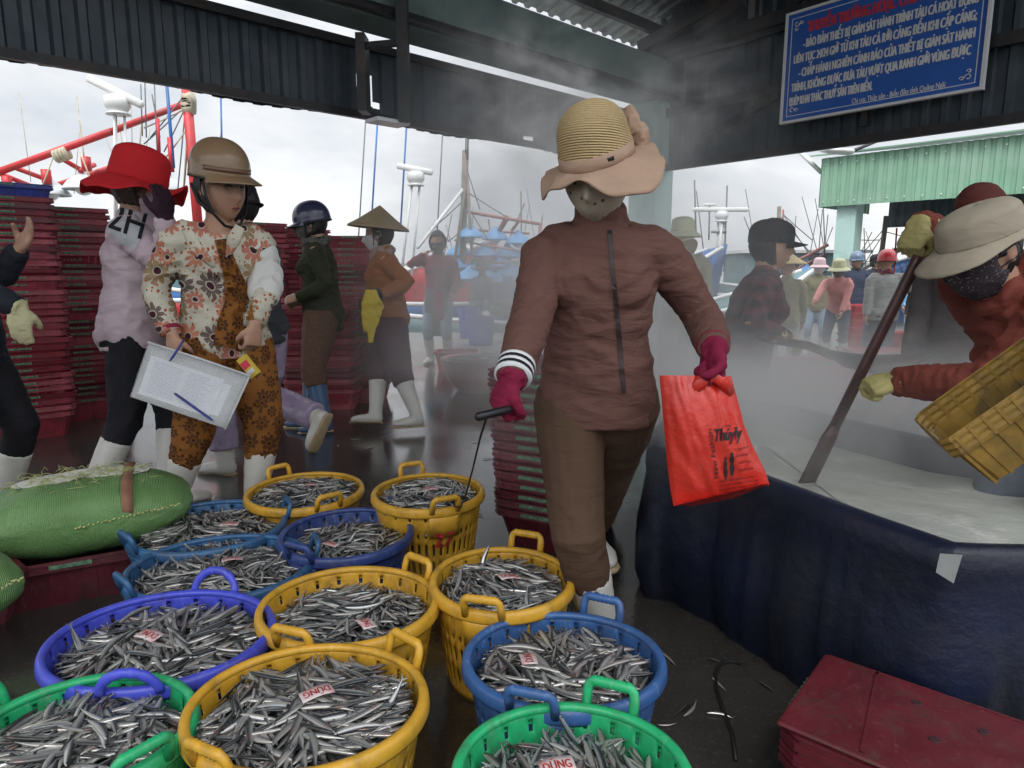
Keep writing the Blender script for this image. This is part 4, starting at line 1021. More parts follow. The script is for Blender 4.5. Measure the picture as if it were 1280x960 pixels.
    for nm, sg in (('R', 1), ('L', -1)):
        body.loft([sh[nm]-rt*(sg*.03*H), sh[nm], sh[nm].lerp(el[nm], .5), el[nm], el[nm].lerp(w_[nm], .35), w_[nm]], [.026*H, .026*H, .027*H*ak, .0235*H*ak, .0235*H*ak, .0165*H], ft, 12)
        body.loft([hip[nm], hip[nm].lerp(kn[nm], .5), kn[nm], kn[nm].lerp(an[nm], .35), an[nm], an[nm]-UPV*.02], [.042*H, .038*H, .028*H, .028*H, .020*H, .020*H], r, 12)
        hp = (handp or {}).get(nm, {}); d_ = hp.get('d') or (w_[nm]-el[nm]).normalized(); n_ = hp.get('n') or (-rt*sg*.9+ft*.2); sd_ = hp.get('side') or ft
        hand = hand_mb(w_[nm], d_, n_, sd_, hp.get('curl', .35), H/1.55, .06, hp.get('thumb', .4), 1.12 if (glove and glove.get(nm)) else 1.0)
        if glove and glove.get(nm):
            g = hand; cf = glove.get('cuff', .06); dd = (el[nm]-w_[nm]).normalized()
            g.loft([w_[nm]-dd*.01, w_[nm]+dd*.02, w_[nm]+dd*cf*.6, w_[nm]+dd*cf], [.022*H, .0235*H, .026*H+cf*.02, .028*H+cf*.03], ft, 14)
            g.build('glove', glove[nm], root, remesh=.0045 if vox < .01 else (.006 if vox < .016 else .009), smoothit=3 if vox < .01 else 1, disp=folds([], .0022, 60, 50, 3))
        else: body.merge(hand)
    body.build('body', skin, root, remesh=(.0055 if vox < .016 else .011), smoothit=2, disp=None)
    # top
    tp_ = torso(MB(), 1.0, hem, .008, .305 if collar else .29)
    if collar: tp_.loft([sp(.295), sp(.318)+ft*.004*H, sp(.338)+ft*.010*H+UPV*neckh], [.050*H, .046*H, .044*H], rt, 16)
    segs = []
    slm = MB() if sleevem else tp_
    for nm, sg in (('R', 1), ('L', -1)):
        e_ = el[nm]; ww = w_[nm] if sleeve >= 1 else e_.lerp(w_[nm], max(0, sleeve)); b_ = (1.0+.35*(F-1))*armw
        slm.loft([sp(.265)+rt*(sg*.05*H), sh[nm]-rt*(sg*.014*H)-s*(.008*H), sh[nm].lerp(e_, .18), sh[nm].lerp(e_, .55), e_.lerp(sh[nm], .08), e_.lerp(ww, .3), e_.lerp(ww, .72), ww], [.044*H*b_, .044*H*b_, .0425*H*b_, .037*H*b_, .034*H*b_, .033*H*b_, .029*H*b_, .0255*H*b_], ft, 16)
        segs += [(tuple(sh[nm].lerp(e_, .3)), tuple(e_), .06, 26), (tuple(e_), tuple(ww), .055, 42)]
    q.segs = segs
    tp_.build(topm or 'jacket', top, root, remesh=vox, smoothit=4, disp=folds(segs, A, 13, 6, base.x*3, max(.004, A*.62)))
    if sleevem: slm.build('sleeves', sleevem, root, remesh=vox, smoothit=3, disp=folds(segs, A, 13, 6, 2))
    # trousers
    tr = MB(); lw = legw
    tr.loft([pel_+UPV*.06*H, pel_+UPV*.02*H, pel_-UPV*.02*H, pel_-UPV*.055*H], [(.090*H*F, .070*H*F), (.099*H*F, .078*H*F), (.102*H*F, .082*H*F), (.085*H*F, .070*H*F)], r, 22, sq=2.2)
    sgl = []
    for nm, sg in (('R', 1), ('L', -1)):
        tr.ell(pel_ - UPV*.015*H + r*(sg*.045*H) - f*(.038*H*F), (.054*H*F, .050*H*F, .058*H), None, 12, 8)
        h0, k0, a0 = hip[nm], kn[nm], an[nm]; shin = (a0-k0); tt_ = 1.0
        if abs(shin.z) > .05: tt_ = min(1, max(.12, (k0.z-(base.z+legend))/(k0.z-a0.z)))
        e0 = k0.lerp(a0, tt_); q.__dict__.setdefault('hemp', {})[nm] = e0
        tr.loft([h0+UPV*.03*H, h0, h0.lerp(k0, .3), h0.lerp(k0, .7), k0, k0.lerp(e0, .5), e0], [.056*H*F*lw, .062*H*F*lw, .058*H*F*lw, .049*H*F*lw, .044*H*lw*(.5+.5*F), .041*H*lw, .0385*H*lw], r, 16)
        sgl += [(tuple(h0.lerp(k0, .75)), tuple(e0), .08, 22)]
    tr.build('trousers', legm, root, remesh=vox, smoothit=3, disp=folds(sgl, A*.7, 6, 8, base.y*3+1))
    # boots
    for nm, sg in (('R', 1), ('L', -1)):
        a0, k0 = an[nm], kn[nm]; up_ = (k0-a0).normalized(); td = (toes or {}).get(nm) or (f + r*sg*.15); td = V(td).normalized(); dn = -up_
        if abs(a0.z-base.z-.075) < .05: dn = V((0, 0, -1)); upb = UPV
        else: upb = td.cross(up_.cross(td)).normalized() if False else (up_ - td*up_.dot(td)).normalized()
        bo = MB(); sk = H/1.55; nshaft = [a0 + up_*(booth*sk*t_) for t_ in (.86, .6, .35, .12)]
        bo.loft(nshaft + [a0 - upb*.03*sk, a0 - upb*.06*sk], [.066*sk*(lw**.5), .063*sk, .056*sk, .049*sk, .049*sk, .042*sk], td.cross(upb), 18)
        b0 = a0 - upb*.038*sk
        bo.loft([b0 - td*.052*sk, b0-td*.035*sk, b0, b0+td*.055*sk-upb*.006*sk, b0+td*.11*sk-upb*.010*sk, b0+td*.155*sk-upb*.014*sk, b0+td*.178*sk-upb*.018*sk],
                [(.024*sk, .024*sk), (.038*sk, .036*sk), (.045*sk, .044*sk), (.047*sk, .036*sk), (.051*sk, .031*sk), (.040*sk, .023*sk), (.018*sk, .012*sk)], td.cross(upb), 16)
        bt = bo.build('boot', bootm, root, remesh=.008 if vox < .016 else .012, smoothit=4, disp=folds([(tuple(a0), tuple(a0+up_*.3), .07, 20)], .001, 20, 20, 2, .002))
        c0 = b0 - upb*.040*sk; so = MB(); sv = td.cross(upb)
        so.loft([c0-td*.058*sk, c0-td*.04*sk, c0+td*.05*sk, c0+td*.12*sk, c0+td*.165*sk, c0+td*.186*sk], [(.022*sk, .008*sk), (.036*sk, .009*sk), (.038*sk, .008*sk), (.048*sk, .008*sk), (.040*sk, .008*sk), (.018*sk, .006*sk)], sv, 14, sq=2.6)
        so.build('sole', SOLE, bt)
        if anch: pass
    return q
# --- headgear and face wear, all in the head frame
def hb_(q, mb, name, m_, **k): 
    mb2 = MB(); mb2.merge(mb, q.Mh); return mb2.build(name, m_, q.root, **k)
def mask(q, m_, strap=True, zt=-.02):
    lo = MB()
    for s_ in (-1, 1):
        lo.tube([hsurf(s_*.90, -.10, .012), hsurf(s_*.97, .02, .012), V((s_*.088, -.022, .012)), V((s_*.086, -.030, -.02)), hsurf(s_*.82, -.34, .012)], .0022, 5)
    hb_(q, lo, 'ear_loop', m_)
    mb = MB(); mb.grid(lambda u, v: hsurf((u-.5)*1.86*math.sin(math.pi*(.30+.4*(1-abs(v-.55)))) if False else (u-.5)*1.84*(1-.35*max(0, .45-v)/.45), -.90+(.90+zt)*v+.10*(1-abs(u-.5)*2)*(v > .9)*0 + .0, .012+.011*math.exp(-((u-.5)/.30)**2)*math.exp(-((v-.42)/.30)**2)), 30, 18)
    hb_(q, mb, 'face_mask', m_, solid=.003, disp=folds([], .0014, 60, 30, 3))
def hair(q, m_=HAIR, bun=False, low=-.55, front=.30, off=.012):
    mb = MB(); nu, nv = 48, 30; keep = []; vs_ = []
    for j in range(nv):
        ph = math.pi*(.02+.74*j/(nv-1))
        for i in range(nu):
            th = 2*math.pi*i/nu; x, y, z = math.sin(ph)*math.cos(th), math.sin(ph)*math.sin(th), math.cos(ph); vs_.append(hpt(x, y, z, off+.003*math.sin(th*17+z*5))); keep.append((x, y, z))
    fs = []
    for j in range(nv-1):
        for i in range(nu):
            x, y, z = keep[j*nu+i]
            if (z > .52) or (y < front and z > low) and not (y > -.1 and z < -.05): fs.append((j*nu+i, (j+1)*nu+i, (j+1)*nu+(i+1) % nu, j*nu+(i+1) % nu))
    mb.add(vs_, fs)
    if bun: mb.ell((0, -.115, -.03), (.04, .035, .045))
    hb_(q, mb, 'hair', m_, solid=.006)
def hood(q, m_, name='head_scarf', open_=.35, off=.020):
    """cloth wrapped round the head and neck with the eyes left free"""
    mb = MB(); nu, nv = 44, 26; vs_, keep = [], []
    for j in range(nv):
        ph = math.pi*(.02+.96*j/(nv-1))
        for i in range(nu):
            th = 2*math.pi*i/nu; x, y, z = math.sin(ph)*math.cos(th), math.sin(ph)*math.sin(th), math.cos(ph); vs_.append(hpt(x, y, z, off)); keep.append((x, y, z))
    fs = [(j*nu+i, (j+1)*nu+i, (j+1)*nu+(i+1) % nu, j*nu+(i+1) % nu) for j in range(nv-1) for i in range(nu) if not (keep[j*nu+i][1] > .35 and -.25 < keep[j*nu+i][2] < .6)]
    mb.add(vs_, fs); hb_(q, mb, name, m_, solid=.005, disp=folds([], .004, 30, 26, 2))
def scarf(q, m_, k=1.0):
    mb = MB(); c = q.neck + UPV*.01; n = 26; H = q.H
    mb2 = MB(); pts = [c + q.rt*(math.cos(a)*.052*k) + q.ft*(math.sin(a)*.060*k+.01) + UPV*(.012*math.sin(a*3)) for a in np.linspace(0, 2*math.pi, n)]
    mb2.loft(pts, [.030+.006*math.sin(i*1.7) for i in range(n)], UPV, 12); mb2.loft([c+q.ft*.07, c+q.ft*.085-UPV*.06, c+q.ft*.085-UPV*.12], [(.045, .022), (.06, .02), (.03, .012)], q.rt, 12)
    mb2.build('neck_scarf', m_, q.root, remesh=.008, smoothit=2, disp=folds([], .007, 34, 26, 5))
def brim_hat(q, crownm, brimm, name='sun_hat', ch=.13, ra=.086, rb=.104, z0=.02, bw=lambda a: .08, dr=lambda a: .03, flare=.0, tiltf=0, tilts=0, wave=.0, ridges=False, round_=.7, band=None, nu=72, topk=.80, back=0):
    Mt = Matrix.Translation((0, -.006+back, z0)) @ Matrix.Rotation(tiltf, 4, 'X') @ Matrix.Rotation(tilts, 4, 'Y')
    cr = MB(); prof = []
    n = 22 if not ridges else 60
    for j in range(n+1):
        t_ = j/n
        kz = .45 if round_ > .85 else .62
        if t_ < .35: rr = 1 - (1-topk)*(t_/.35)**2*.45; z = ch*kz*(t_/.35)
        else: u = (t_-.35)/.65; rr = (1-(1-topk)*.45)*math.cos(u*math.pi/2)**round_; z = ch*(kz+(1-kz)*math.sin(u*math.pi/2))
        if ridges: rr *= 1+.010*(j % 2)
        prof.append((max(rr, .004), z))
    cr.lathe(prof, nu, fn=lambda p, th, j: V((p.x*ra, p.y*rb, p.z))); root = MB().merge(cr, q.Mh @ Mt).build(name, crownm, q.root, solid=.003, disp=None if ridges else folds([], .003, 18, 14, 4))
    br = MB()
    def bf(u, v):
        a = u*2*math.pi; w_ = bw(a)*v; e_ = dr(a); z = -e_*v**1.5 + wave*v*v*(math.sin(a*5+1)+.6*math.sin(a*9))
        return V((math.cos(a)*(ra+w_), math.sin(a)*(rb+w_), z))
    br.grid(bf, 96, 12, closeu=True); b_ = MB().merge(br, q.Mh @ Mt).build('brim', brimm, root, solid=.004, disp=folds([], .003, 16, 14, 6))
    if band:
        bd = MB(); bd.lathe([(1.025, -.002), (1.02, .012), (1.01, .03)], nu, fn=lambda p, th, j: V((p.x*ra, p.y*rb, p.z+ .0))); MB().merge(bd, q.Mh @ Mt).build('hat_band', band, root, solid=.003)
    return root, q.Mh @ Mt
def nonla(q, m_, rad=.205, ht=.165, tiltf=.0, tilts=0, z0=.035):
    Mt = Matrix.Translation((0, -.005, z0)) @ Matrix.Rotation(tiltf, 4, 'X') @ Matrix.Rotation(tilts, 4, 'Y')
    mb = MB(); mb.lathe([(rad, 0), (rad*.985, .006)] + [(rad*(1-t_)*(1-.06*math.sin(math.pi*t_))+.002, .008+ht*t_ + .0012*(i % 2)) for i, t_ in enumerate(np.linspace(.02, 1, 34))], 48)
    rt_ = MB().merge(mb, q.Mh @ Mt).build('conical_hat', m_, q.root, solid=.003); ch_ = MB()
    ch_.tube([q.Mh @ p for p in [V((.08, .01, .03)), V((.074, .035, -.06)), V((.0, .06, -.125)), V((-.074, .035, -.06)), V((-.08, .01, .03))]], .004, 6); ch_.build('chin_strap', M['strap'], rt_)
def helmet(q, m_, peakm=None, strapm=None, peak=.05, ra=.098, rb=.122, h_=.125, z0=.02, name='helmet', drop=.25, tiltf=0, strap=True, band=None):
    Mt = Matrix.Translation((0, -.012, z0)) @ Matrix.Rotation(tiltf, 4, 'X'); mb = MB()
    mb.lathe([(1.0, -.022), (1.01, -.01), (1.0, .0), (.995, .012)] + [(max(.004, math.cos(t_)**.85), .012+h_*math.sin(t_)*.9) for t_ in np.linspace(.08, math.pi/2, 18)], 48, fn=lambda p, th, j: V((p.x*ra, p.y*rb, p.z)))
    rt_ = MB().merge(mb, q.Mh @ Mt).build(name, m_, q.root, solid=.006)
    rmh = MB(); rmh.tube([q.Mh @ Mt @ V((math.cos(a)*ra*1.01, math.sin(a)*rb*1.01, -.022)) for a in np.linspace(0, 2*math.pi, 40)], .005, 6); rmh.build('helmet_edge', M['strap'], rt_)
    if peak:
        pk = MB(); pk.grid(lambda u, v: V((math.cos(.12*math.pi+u*.76*math.pi)*(ra+peak*v*math.sin(math.pi*u)**.6*.45), math.sin(.12*math.pi+u*.76*math.pi)*(rb+peak*v*1.0*math.sin(math.pi*u)**.5), -.002-drop*peak*v**1.4 - .020*v*(abs(u-.5)*2)**2)), 30, 9)
        MB().merge(pk, q.Mh @ Mt).build('peak', peakm or m_, rt_, solid=.005)
    if band:
        bd = MB(); bd.grid(lambda u, v: V((math.cos(.1*math.pi+u*.8*math.pi)*ra*1.02, math.sin(.1*math.pi+u*.8*math.pi)*rb*1.02, .008+.016*v)), 30, 3); MB().merge(bd, q.Mh @ Mt).build('trim_band', band, rt_, solid=.003)
    if strap:
        st = MB()
        for s_ in (-1, 1):
            st.loft([q.Mh @ p for p in (V((s_*.088, .02, .02)), V((s_*.083, .03, -.03)), V((s_*.066, .045, -.085)), V((s_*.03, .06, -.125)), V((0, .07, -.132)))], [(.0035, .010)]*5, q.Mh.to_3x3() @ V((1, 0, 0)), 8)
            st.loft([q.Mh @ p for p in (V((s_*.088, -.05, .01)), V((s_*.082, -.02, -.05)), V((s_*.066, .040, -.082)))], [(.0035, .009)]*3, q.Mh.to_3x3() @ V((1, 0, 0)), 8)
        st.build('chin_strap', M['strap'], rt_)
    return rt_, q.Mh @ Mt
def cap(q, m_, name='baseball_cap', z0=.022, vis=.075, tiltf=-.08, yaw=0):
    Mt = Matrix.Rotation(yaw, 4, 'Z') @ Matrix.Translation((0, -.008, z0)) @ Matrix.Rotation(tiltf, 4, 'X'); mb = MB()
    mb.lathe([(1.0, -.01), (1.0, .02), (.99, .04)] + [(max(.004, math.cos(t_)**.75*.99), .04+.062*math.sin(t_)) for t_ in np.linspace(.08, math.pi/2, 14)], 40, fn=lambda p, th, j: V((p.x*.086, p.y*.106, p.z)))
    mb.ell((0, 0, .103), (.007, .007, .005)); rt_ = MB().merge(mb, q.Mh @ Mt).build(name, m_, q.root, solid=.003, disp=folds([], .002, 20, 20, 2))
    pk = MB(); pk.grid(lambda u, v: V((math.cos(.18*math.pi+u*.64*math.pi)*(.086+.01*v), .106*math.sin(.18*math.pi+u*.64*math.pi)+vis*v*math.sin(math.pi*u)**.45, .0-.012*v-.022*v*(abs(u-.5)*2)**2)), 26, 9)
    MB().merge(pk, q.Mh @ Mt).build('visor', m_, rt_, solid=.004); return rt_
def face(q, closed=True, lips=LIP):
    for s_ in (-1, 1):
        hb_(q, MB().grid(lambda u, v: hsurf(s_*(.36+(u-.5)*.26), .075+(v-.5)*.055*math.sin(math.pi*u)**.7+.015*math.sin(math.pi*u)*(1-2*v*0), .0022), 12, 5), 'eye', EYEW, solid=.001)
        hb_(q, MB().grid(lambda u, v: hsurf(s_*(.36+(u-.5)*.30), .108+(v-.5)*.050+.028*math.sin(math.pi*u), .0035), 12, 3), 'eyelid_line', HAIR, solid=.001)
        hb_(q, MB().ell(hsurf(s_*.37, .078, .0015), (.0045, .0025, .0045), None, 8, 6), 'iris', HAIR)
        hb_(q, MB().grid(lambda u, v: hsurf(s_*(.36+(u-.5)*.38), .245+(v-.5)*.035*math.sin(math.pi*min(1, u*.9+.08))+.03*math.sin(math.pi*u*.8), .0025), 14, 3), 'eyebrow', HAIR, solid=.001)
    hb_(q, MB().grid(lambda u, v: hsurf((u-.5)*.46, -.52+(v-.5)*.15*math.sin(math.pi*u)**.8, .0022+.002*math.sin(math.pi*abs(v-.5)*2)), 18, 9), 'lips', lips, solid=.001)
    hb_(q, MB().grid(lambda u, v: hsurf((u-.5)*.44, -.52+(v-.5)*.012-.006*math.sin(math.pi*u), .0048), 18, 3), 'mouth_line', mat('mouth_dark', (.09, .03, .03), .6), solid=.0008)
# ---------------------------------------------------------------- clothing materials
def patterned(name, ground, cols, scale=9, r0=.045, npet=8, dots=None, dsc=38, wr=.35):
    m, t, b = nodes(name); h = T(t); o = h.obj()
    sx = h.n('ShaderNodeSeparateXYZ'); wv_ = h.n('ShaderNodeVectorMath', operation='ADD'); h.l(o, wv_.inputs[0]); nn_ = h.n('ShaderNodeTexNoise'); nn_.inputs['Scale'].default_value = 7; h.l(o, nn_.inputs['Vector'])
    sc_ = h.n('ShaderNodeVectorMath', operation='SCALE'); sc_.inputs['Scale'].default_value = .05; h.l(nn_.outputs['Color'], sc_.inputs[0]); h.l(sc_.outputs[0], wv_.inputs[1]); h.l(wv_.outputs[0], sx.inputs[0])
    cb = h.n('ShaderNodeCombineXYZ'); h.l(h.math('MULTIPLY_ADD', sx.outputs['Y'], .55, sx.outputs['X']), cb.inputs[0]); h.l(sx.outputs['Z'], cb.inputs[1])
    def vor(s):
        v = h.n('ShaderNodeTexVoronoi', voronoi_dimensions='2D'); v.inputs['Scale'].default_value = s; v.inputs['Randomness'].default_value = .75; h.l(cb.outputs[0], v.inputs['Vector']); return v
    v = vor(scale); d = h.n('ShaderNodeVectorMath', operation='SUBTRACT'); h.l(cb.outputs[0], d.inputs[0]); h.l(v.outputs['Position'], d.inputs[1])
    s2 = h.n('ShaderNodeSeparateXYZ'); h.l(d.outputs[0], s2.inputs[0]); sc3 = h.n('ShaderNodeSeparateColor'); h.l(v.outputs['Color'], sc3.inputs[0]); rnd = sc3.outputs[0]
    ang = h.math('ARCTAN2', s2.outputs['Y'], s2.outputs['X']); L_ = h.n('ShaderNodeVectorMath', operation='LENGTH'); h.l(d.outputs[0], L_.inputs[0]); r_ = L_.outputs['Value']
    pet = h.math('POWER', h.math('ABSOLUTE', h.math('COSINE', h.math('MULTIPLY_ADD', ang, npet/2, h.math('MULTIPLY', rnd, 6)))), .6)
    Rr = h.math('MULTIPLY', h.math('MULTIPLY_ADD', rnd, .5, .65), r0); rp = h.math('MULTIPLY', Rr, h.math('MULTIPLY_ADD', pet, .62, .38))
    inside = h.math('LESS_THAN', r_, rp); core = h.math('LESS_THAN', r_, h.math('MULTIPLY', Rr, .25)); ring_ = h.math('LESS_THAN', h.math('ABSOLUTE', h.math('SUBTRACT', r_, h.math('MULTIPLY', Rr, .30))), .0025)
    rn = h.n('ShaderNodeValToRGB'); rn.color_ramp.interpolation = 'CONSTANT'; e = rn.color_ramp.elements; e[0].position = 0; e[0].color = cols[0]+(1,); e[1].position = 1/len(cols); e[1].color = cols[1 % len(cols)]+(1,)
    for i, c_ in enumerate(cols[2:]): x_ = e.new((i+2)/len(cols)); x_.color = c_+(1,)
    h.l(sc3.outputs[1], rn.inputs[0]); g0 = h.ramp(h.noise(o, 8, 5, .6), [(.3, tuple(x*.85 for x in ground)), (.7, tuple(min(1, x*1.1) for x in ground))])
    stripe = h.math('MULTIPLY', h.math('ABSOLUTE', h.math('SINE', h.math('MULTIPLY', ang, npet*2.0))), .35)
    pc = h.mix(stripe, rn.outputs[0], tuple(x*.9 for x in ground)); c = h.mix(inside, g0, pc); c = h.mix(core, c, cols[0] if len(cols) > 1 else ground); c = h.mix(ring_, c, tuple(x*.8 for x in ground))
    if dots:
        v2 = vor(dsc); s4 = h.n('ShaderNodeSeparateColor'); h.l(v2.outputs['Color'], s4.inputs[0])
        dd = h.math('LESS_THAN', v2.outputs['Distance'], h.math('MULTIPLY_ADD', s4.outputs[0], .42, -.10)); dd = h.math('MULTIPLY', dd, h.math('SUBTRACT', 1, inside)); c = h.mix(dd, c, dots)
    h.l(c, b.inputs['Base Color']); b.inputs['Roughness'].default_value = .85; b.inputs['Specular IOR Level'].default_value = .2
    h.bump(h.noise(h.obj((9, 9, 22)), 1.0, 4, .6, .8), wr, .02, b); return m
def plaid(name, c0, c1, s=26):
    m, t, b = nodes(name); h = T(t); o = h.obj(); sx = h.n('ShaderNodeSeparateXYZ'); h.l(o, sx.inputs[0])
    a = h.math('GREATER_THAN', h.math('SINE', h.math('MULTIPLY', h.math('ADD', sx.outputs['X'], sx.outputs['Y']), s*3)), .1); z = h.math('GREATER_THAN', h.math('SINE', h.math('MULTIPLY', sx.outputs['Z'], s*3.6)), .1)
    k = h.math('MULTIPLY', h.math('ADD', a, z), .5); h.l(h.mix(k, c0, c1), b.inputs['Base Color']); b.inputs['Roughness'].default_value = .85; return m
def dotty(name, c0, c1, s=70, th=.3):
    m, t, b = nodes(name); h = T(t); o = h.obj(); v = h.n('ShaderNodeTexVoronoi'); v.inputs['Scale'].default_value = s; h.l(o, v.inputs['Vector'])
    h.l(h.mix(h.math('LESS_THAN', v.outputs['Distance'], th), c0, c1), b.inputs['Base Color']); b.inputs['Roughness'].default_value = .8
    h.bump(h.noise(h.obj((9, 9, 22)), 1.0, 4, .6, .8), .3, .02, b); return m
M['strap'] = mat('black_strap', (.015, .015, .017), .7, .2)
C = dict(
 brownjk=cloth('brown_jersey', (.135, .066, .054), .08, .55), browntr=cloth('brown_trousers', (.082, .048, .030), .10, .35), maroonglove=cloth('maroon_glove_knit', (.20, .012, .045), .15, .35, 260),
 floral=patterned('floral_cotton', (.52, .49, .40), [(.055, .015, .025), (.50, .13, .06), (.24, .135, .05), (.44, .09, .05), (.27, .15, .055)], 9.2, .056, 9, (.34, .09, .04), 44),
 batik=patterned('brown_batik', (.24, .095, .022), [(.045, .018, .012), (.07, .03, .014)], 15, .036, 7, (.08, .03, .01), 30),
 pinksw=cloth('pale_pink_sweatshirt', (.53, .42, .47), .08, .4), black=cloth('black_cotton', (.014, .014, .018), .2, .3), navydark=cloth('dark_navy_jacket', (.018, .020, .030), .25, .4),
 greyhood=cloth('charcoal_hoodie', (.055, .058, .068), .2, .4), greenjk=cloth('dark_olive_jacket', (.030, .034, .018), .2, .4), redshirt=cloth('crimson_shirt', (.24, .02, .05), .15, .3),
 polka=dotty('brown_dotted_cotton', (.095, .045, .025), (.22, .12, .06), 85, .28), orange=cloth('rust_orange_knit', (.27, .095, .028), .15, .4), maroontr=cloth('maroon_trousers', (.060, .018, .030), .2, .35),
 maroonsh=cloth('maroon_shirt', (.20, .05, .06), .15, .3), jeans=cloth('washed_blue_denim', (.24, .34, .42), .25, .3), plaid=plaid('red_black_plaid', (.018, .016, .022), (.11, .035, .045)),
 rust=cloth('rust_red_hoodie', (.150, .036, .026), .12, .5), paleolive=cloth('pale_olive_shirt', (.24, .23, .15), .15, .3), palegrey=cloth('pale_grey_trousers', (.38, .40, .38), .1, .3),
 pinkjk=cloth('salmon_pink_jacket', (.58, .26, .24), .12, .35), navy=cloth('navy_jacket', (.03, .04, .075), .2, .3), grey=cloth('heather_grey_hoodie', (.34, .34, .33), .1, .4), slate=cloth('slate_trousers', (.07, .09, .12), .2, .3),
 redtr=cloth('wine_red_trousers', (.30, .025, .07), .15, .3), darkp=cloth('dark_speckled_shirt', (.06, .05, .05), .7, .3), creamglove=cloth('cream_rubber_glove', (.46, .43, .26), .15, .35, 200, .6),
 oliveglove=cloth('yellow_olive_glove', (.36, .32, .13), .2, .5, 200, .6), darkglove=cloth('dark_plum_glove', (.030, .012, .022), .25, .5, 200), navyglove=cloth('navy_glove', (.03, .02, .07), .2, .4, 200),
 redfelt=cloth('red_felt', (.50, .018, .024), .10, .2), tan=cloth('tan_hat_cloth', (.44, .30, .22), .10, .3), straw=cloth('woven_straw', (.66, .49, .26), .12, .15), beige=cloth('beige_cap_cotton', (.33, .29, .225), .08, .25),
 maskpink=cloth('pale_pink_mask', (.62, .50, .54), .05, .2), maskprint=dotty('printed_mask', (.44, .38, .30), (.09, .055, .05), 40, .19), maskwhite=cloth('white_mask', (.55, .54, .54), .05, .2), maskdark=dotty('dark_print_mask', (.03, .022, .03), (.25, .22, .22), 120, .22),
 greyscarf=dotty('grey_print_scarf', (.08, .075, .07), (.22, .21, .20), 90, .3), pinkhat=cloth('pale_pink_hat', (.60, .45, .47), .08, .2), lime=cloth('pale_lime_hat', (.52, .52, .34), .08, .2), rustbeanie=cloth('rust_knit', (.10, .028, .022), .2, .4))
GL = lambda n, c, r=.3: mat(n, c, r, .08, 3, .05, coat=.4)
HM = dict(tan=GL('tan_helmet_shell', (.235, .150, .082), .45), navy=GL('navy_helmet_shell', (.028, .030, .075), .25), red=GL('red_helmet_shell', (.52, .02, .03), .3), blue=GL('slate_blue_helmet_shell', (.09, .14, .22), .3), brownb=GL('brown_leather_trim', (.13, .06, .03), .4), palm=mat('palm_leaf', (.50, .38, .18), .6, .12, 14), palmd=mat('aged_palm_leaf', (.27, .20, .105), .6, .12, 14))
RUBBLUE = mat('blue_rubber', (.045, .10, .21), .35, .15, 6); DARKB = mat('grey_rubber', (.12, .12, .13), .4)
M['plasticfilm'] = mat('lilac_raincoat', (.34, .27, .40), .22, .2, 12, .9, 30, .012, coat=.5)
TS0 = (V((0, 0, 0)),)
# ---------------------------------------------------------------- the woman in front
w1 = person('person in brown zip jacket and straw sun hat holding a red bag', (.245, 1.93, 0), 188, 1.545, fat=.98, lean=4, bow=25, turn=12, pel=.515,
    wr={'R': P(640, 474, 1.55), 'L': P(893, 436, 1.70)}, pole={'R': V((.55, 1, -.1)), 'L': V((.32, 1, .0))}, feet={'R': G(754, 795, .075)+V((0, .02, 0)), 'L': V((.285, 2.48, .08))},
    toes={'R': V((-.1, -1, 0)), 'L': V((.25, -1, 0))}, top=C['brownjk'], hem=-.045, legm=C['browntr'], legend=.27, glove={'R': C['maroonglove'], 'L': C['maroonglove'], 'cuff': .028},
    handp={'R': dict(d=V((-.45, .05, -.9)), n=V((.55, .3, -.3)), side=V((.2, -1, -.1)), curl=.85, thumb=.9), 'L': dict(d=V((-.05, .0, -1)), n=V((-.75, -.3, 0)), side=V((-.5, -1, 0)), curl=.95, thumb=1.0)},
    vox=.0065, A=.0062, bust=1.05, legw=1.10, armw=1.02, shd=.012, shn=.010, booth=.28)
def fine(mb, l=.008):
    bm = bmesh.new(); vv = [bm.verts.new(v) for v in mb.v]
    for f in mb.f:
        try: bm.faces.new([vv[i] for i in f])
        except Exception: pass
    bmesh.ops.triangulate(bm, faces=bm.faces[:])
    for _ in range(5):
        es = [e for e in bm.edges if e.calc_length() > l]
        if not es: break
        bmesh.ops.subdivide_edges(bm, edges=es, cuts=1); bmesh.ops.triangulate(bm, faces=[f for f in bm.faces if len(f.verts) > 3])
    bm.verts.index_update(); o_ = MB(); o_.add([v.co.copy() for v in bm.verts], [tuple(v.index for v in f.verts) for f in bm.faces]); bm.free(); return o_
def on_body(q, mb, name, m_, target, d=None, off=.002, tol=.07, **k):
    from mathutils.bvhtree import BVHTree
    me = target.data; o_ = woff(target) if target.name in WORLD else V((0, 0, 0)); tv = [v.co + o_ for v in me.vertices]; bv = BVHTree.FromPolygons(tv, [tuple(p.vertices) for p in me.polygons]); vs_ = []; dst = []
    for v in mb.v:
        p = V(v); d = (p-CAM).normalized(); hit = bv.ray_cast(p - d*.5, d)
        if hit[0] is None: n_ = bv.find_nearest(p); vs_.append(n_[0]+n_[1]*off); dst.append(9+len(vs_))
        else: vs_.append(hit[0] - d*off); dst.append((hit[0]-CAM).length)
    b2 = MB(); b2.add(vs_, [f for f in mb.f if max(dst[i] for i in f)-min(dst[i] for i in f) < tol]); return b2.build(name, m_, target, smooth=False, **k)
def childof(q, nm): return next(c for c in COL.objects if c.parent == q.root and c.name.split('.')[0] == nm)
jk = childof(w1, 'jacket')
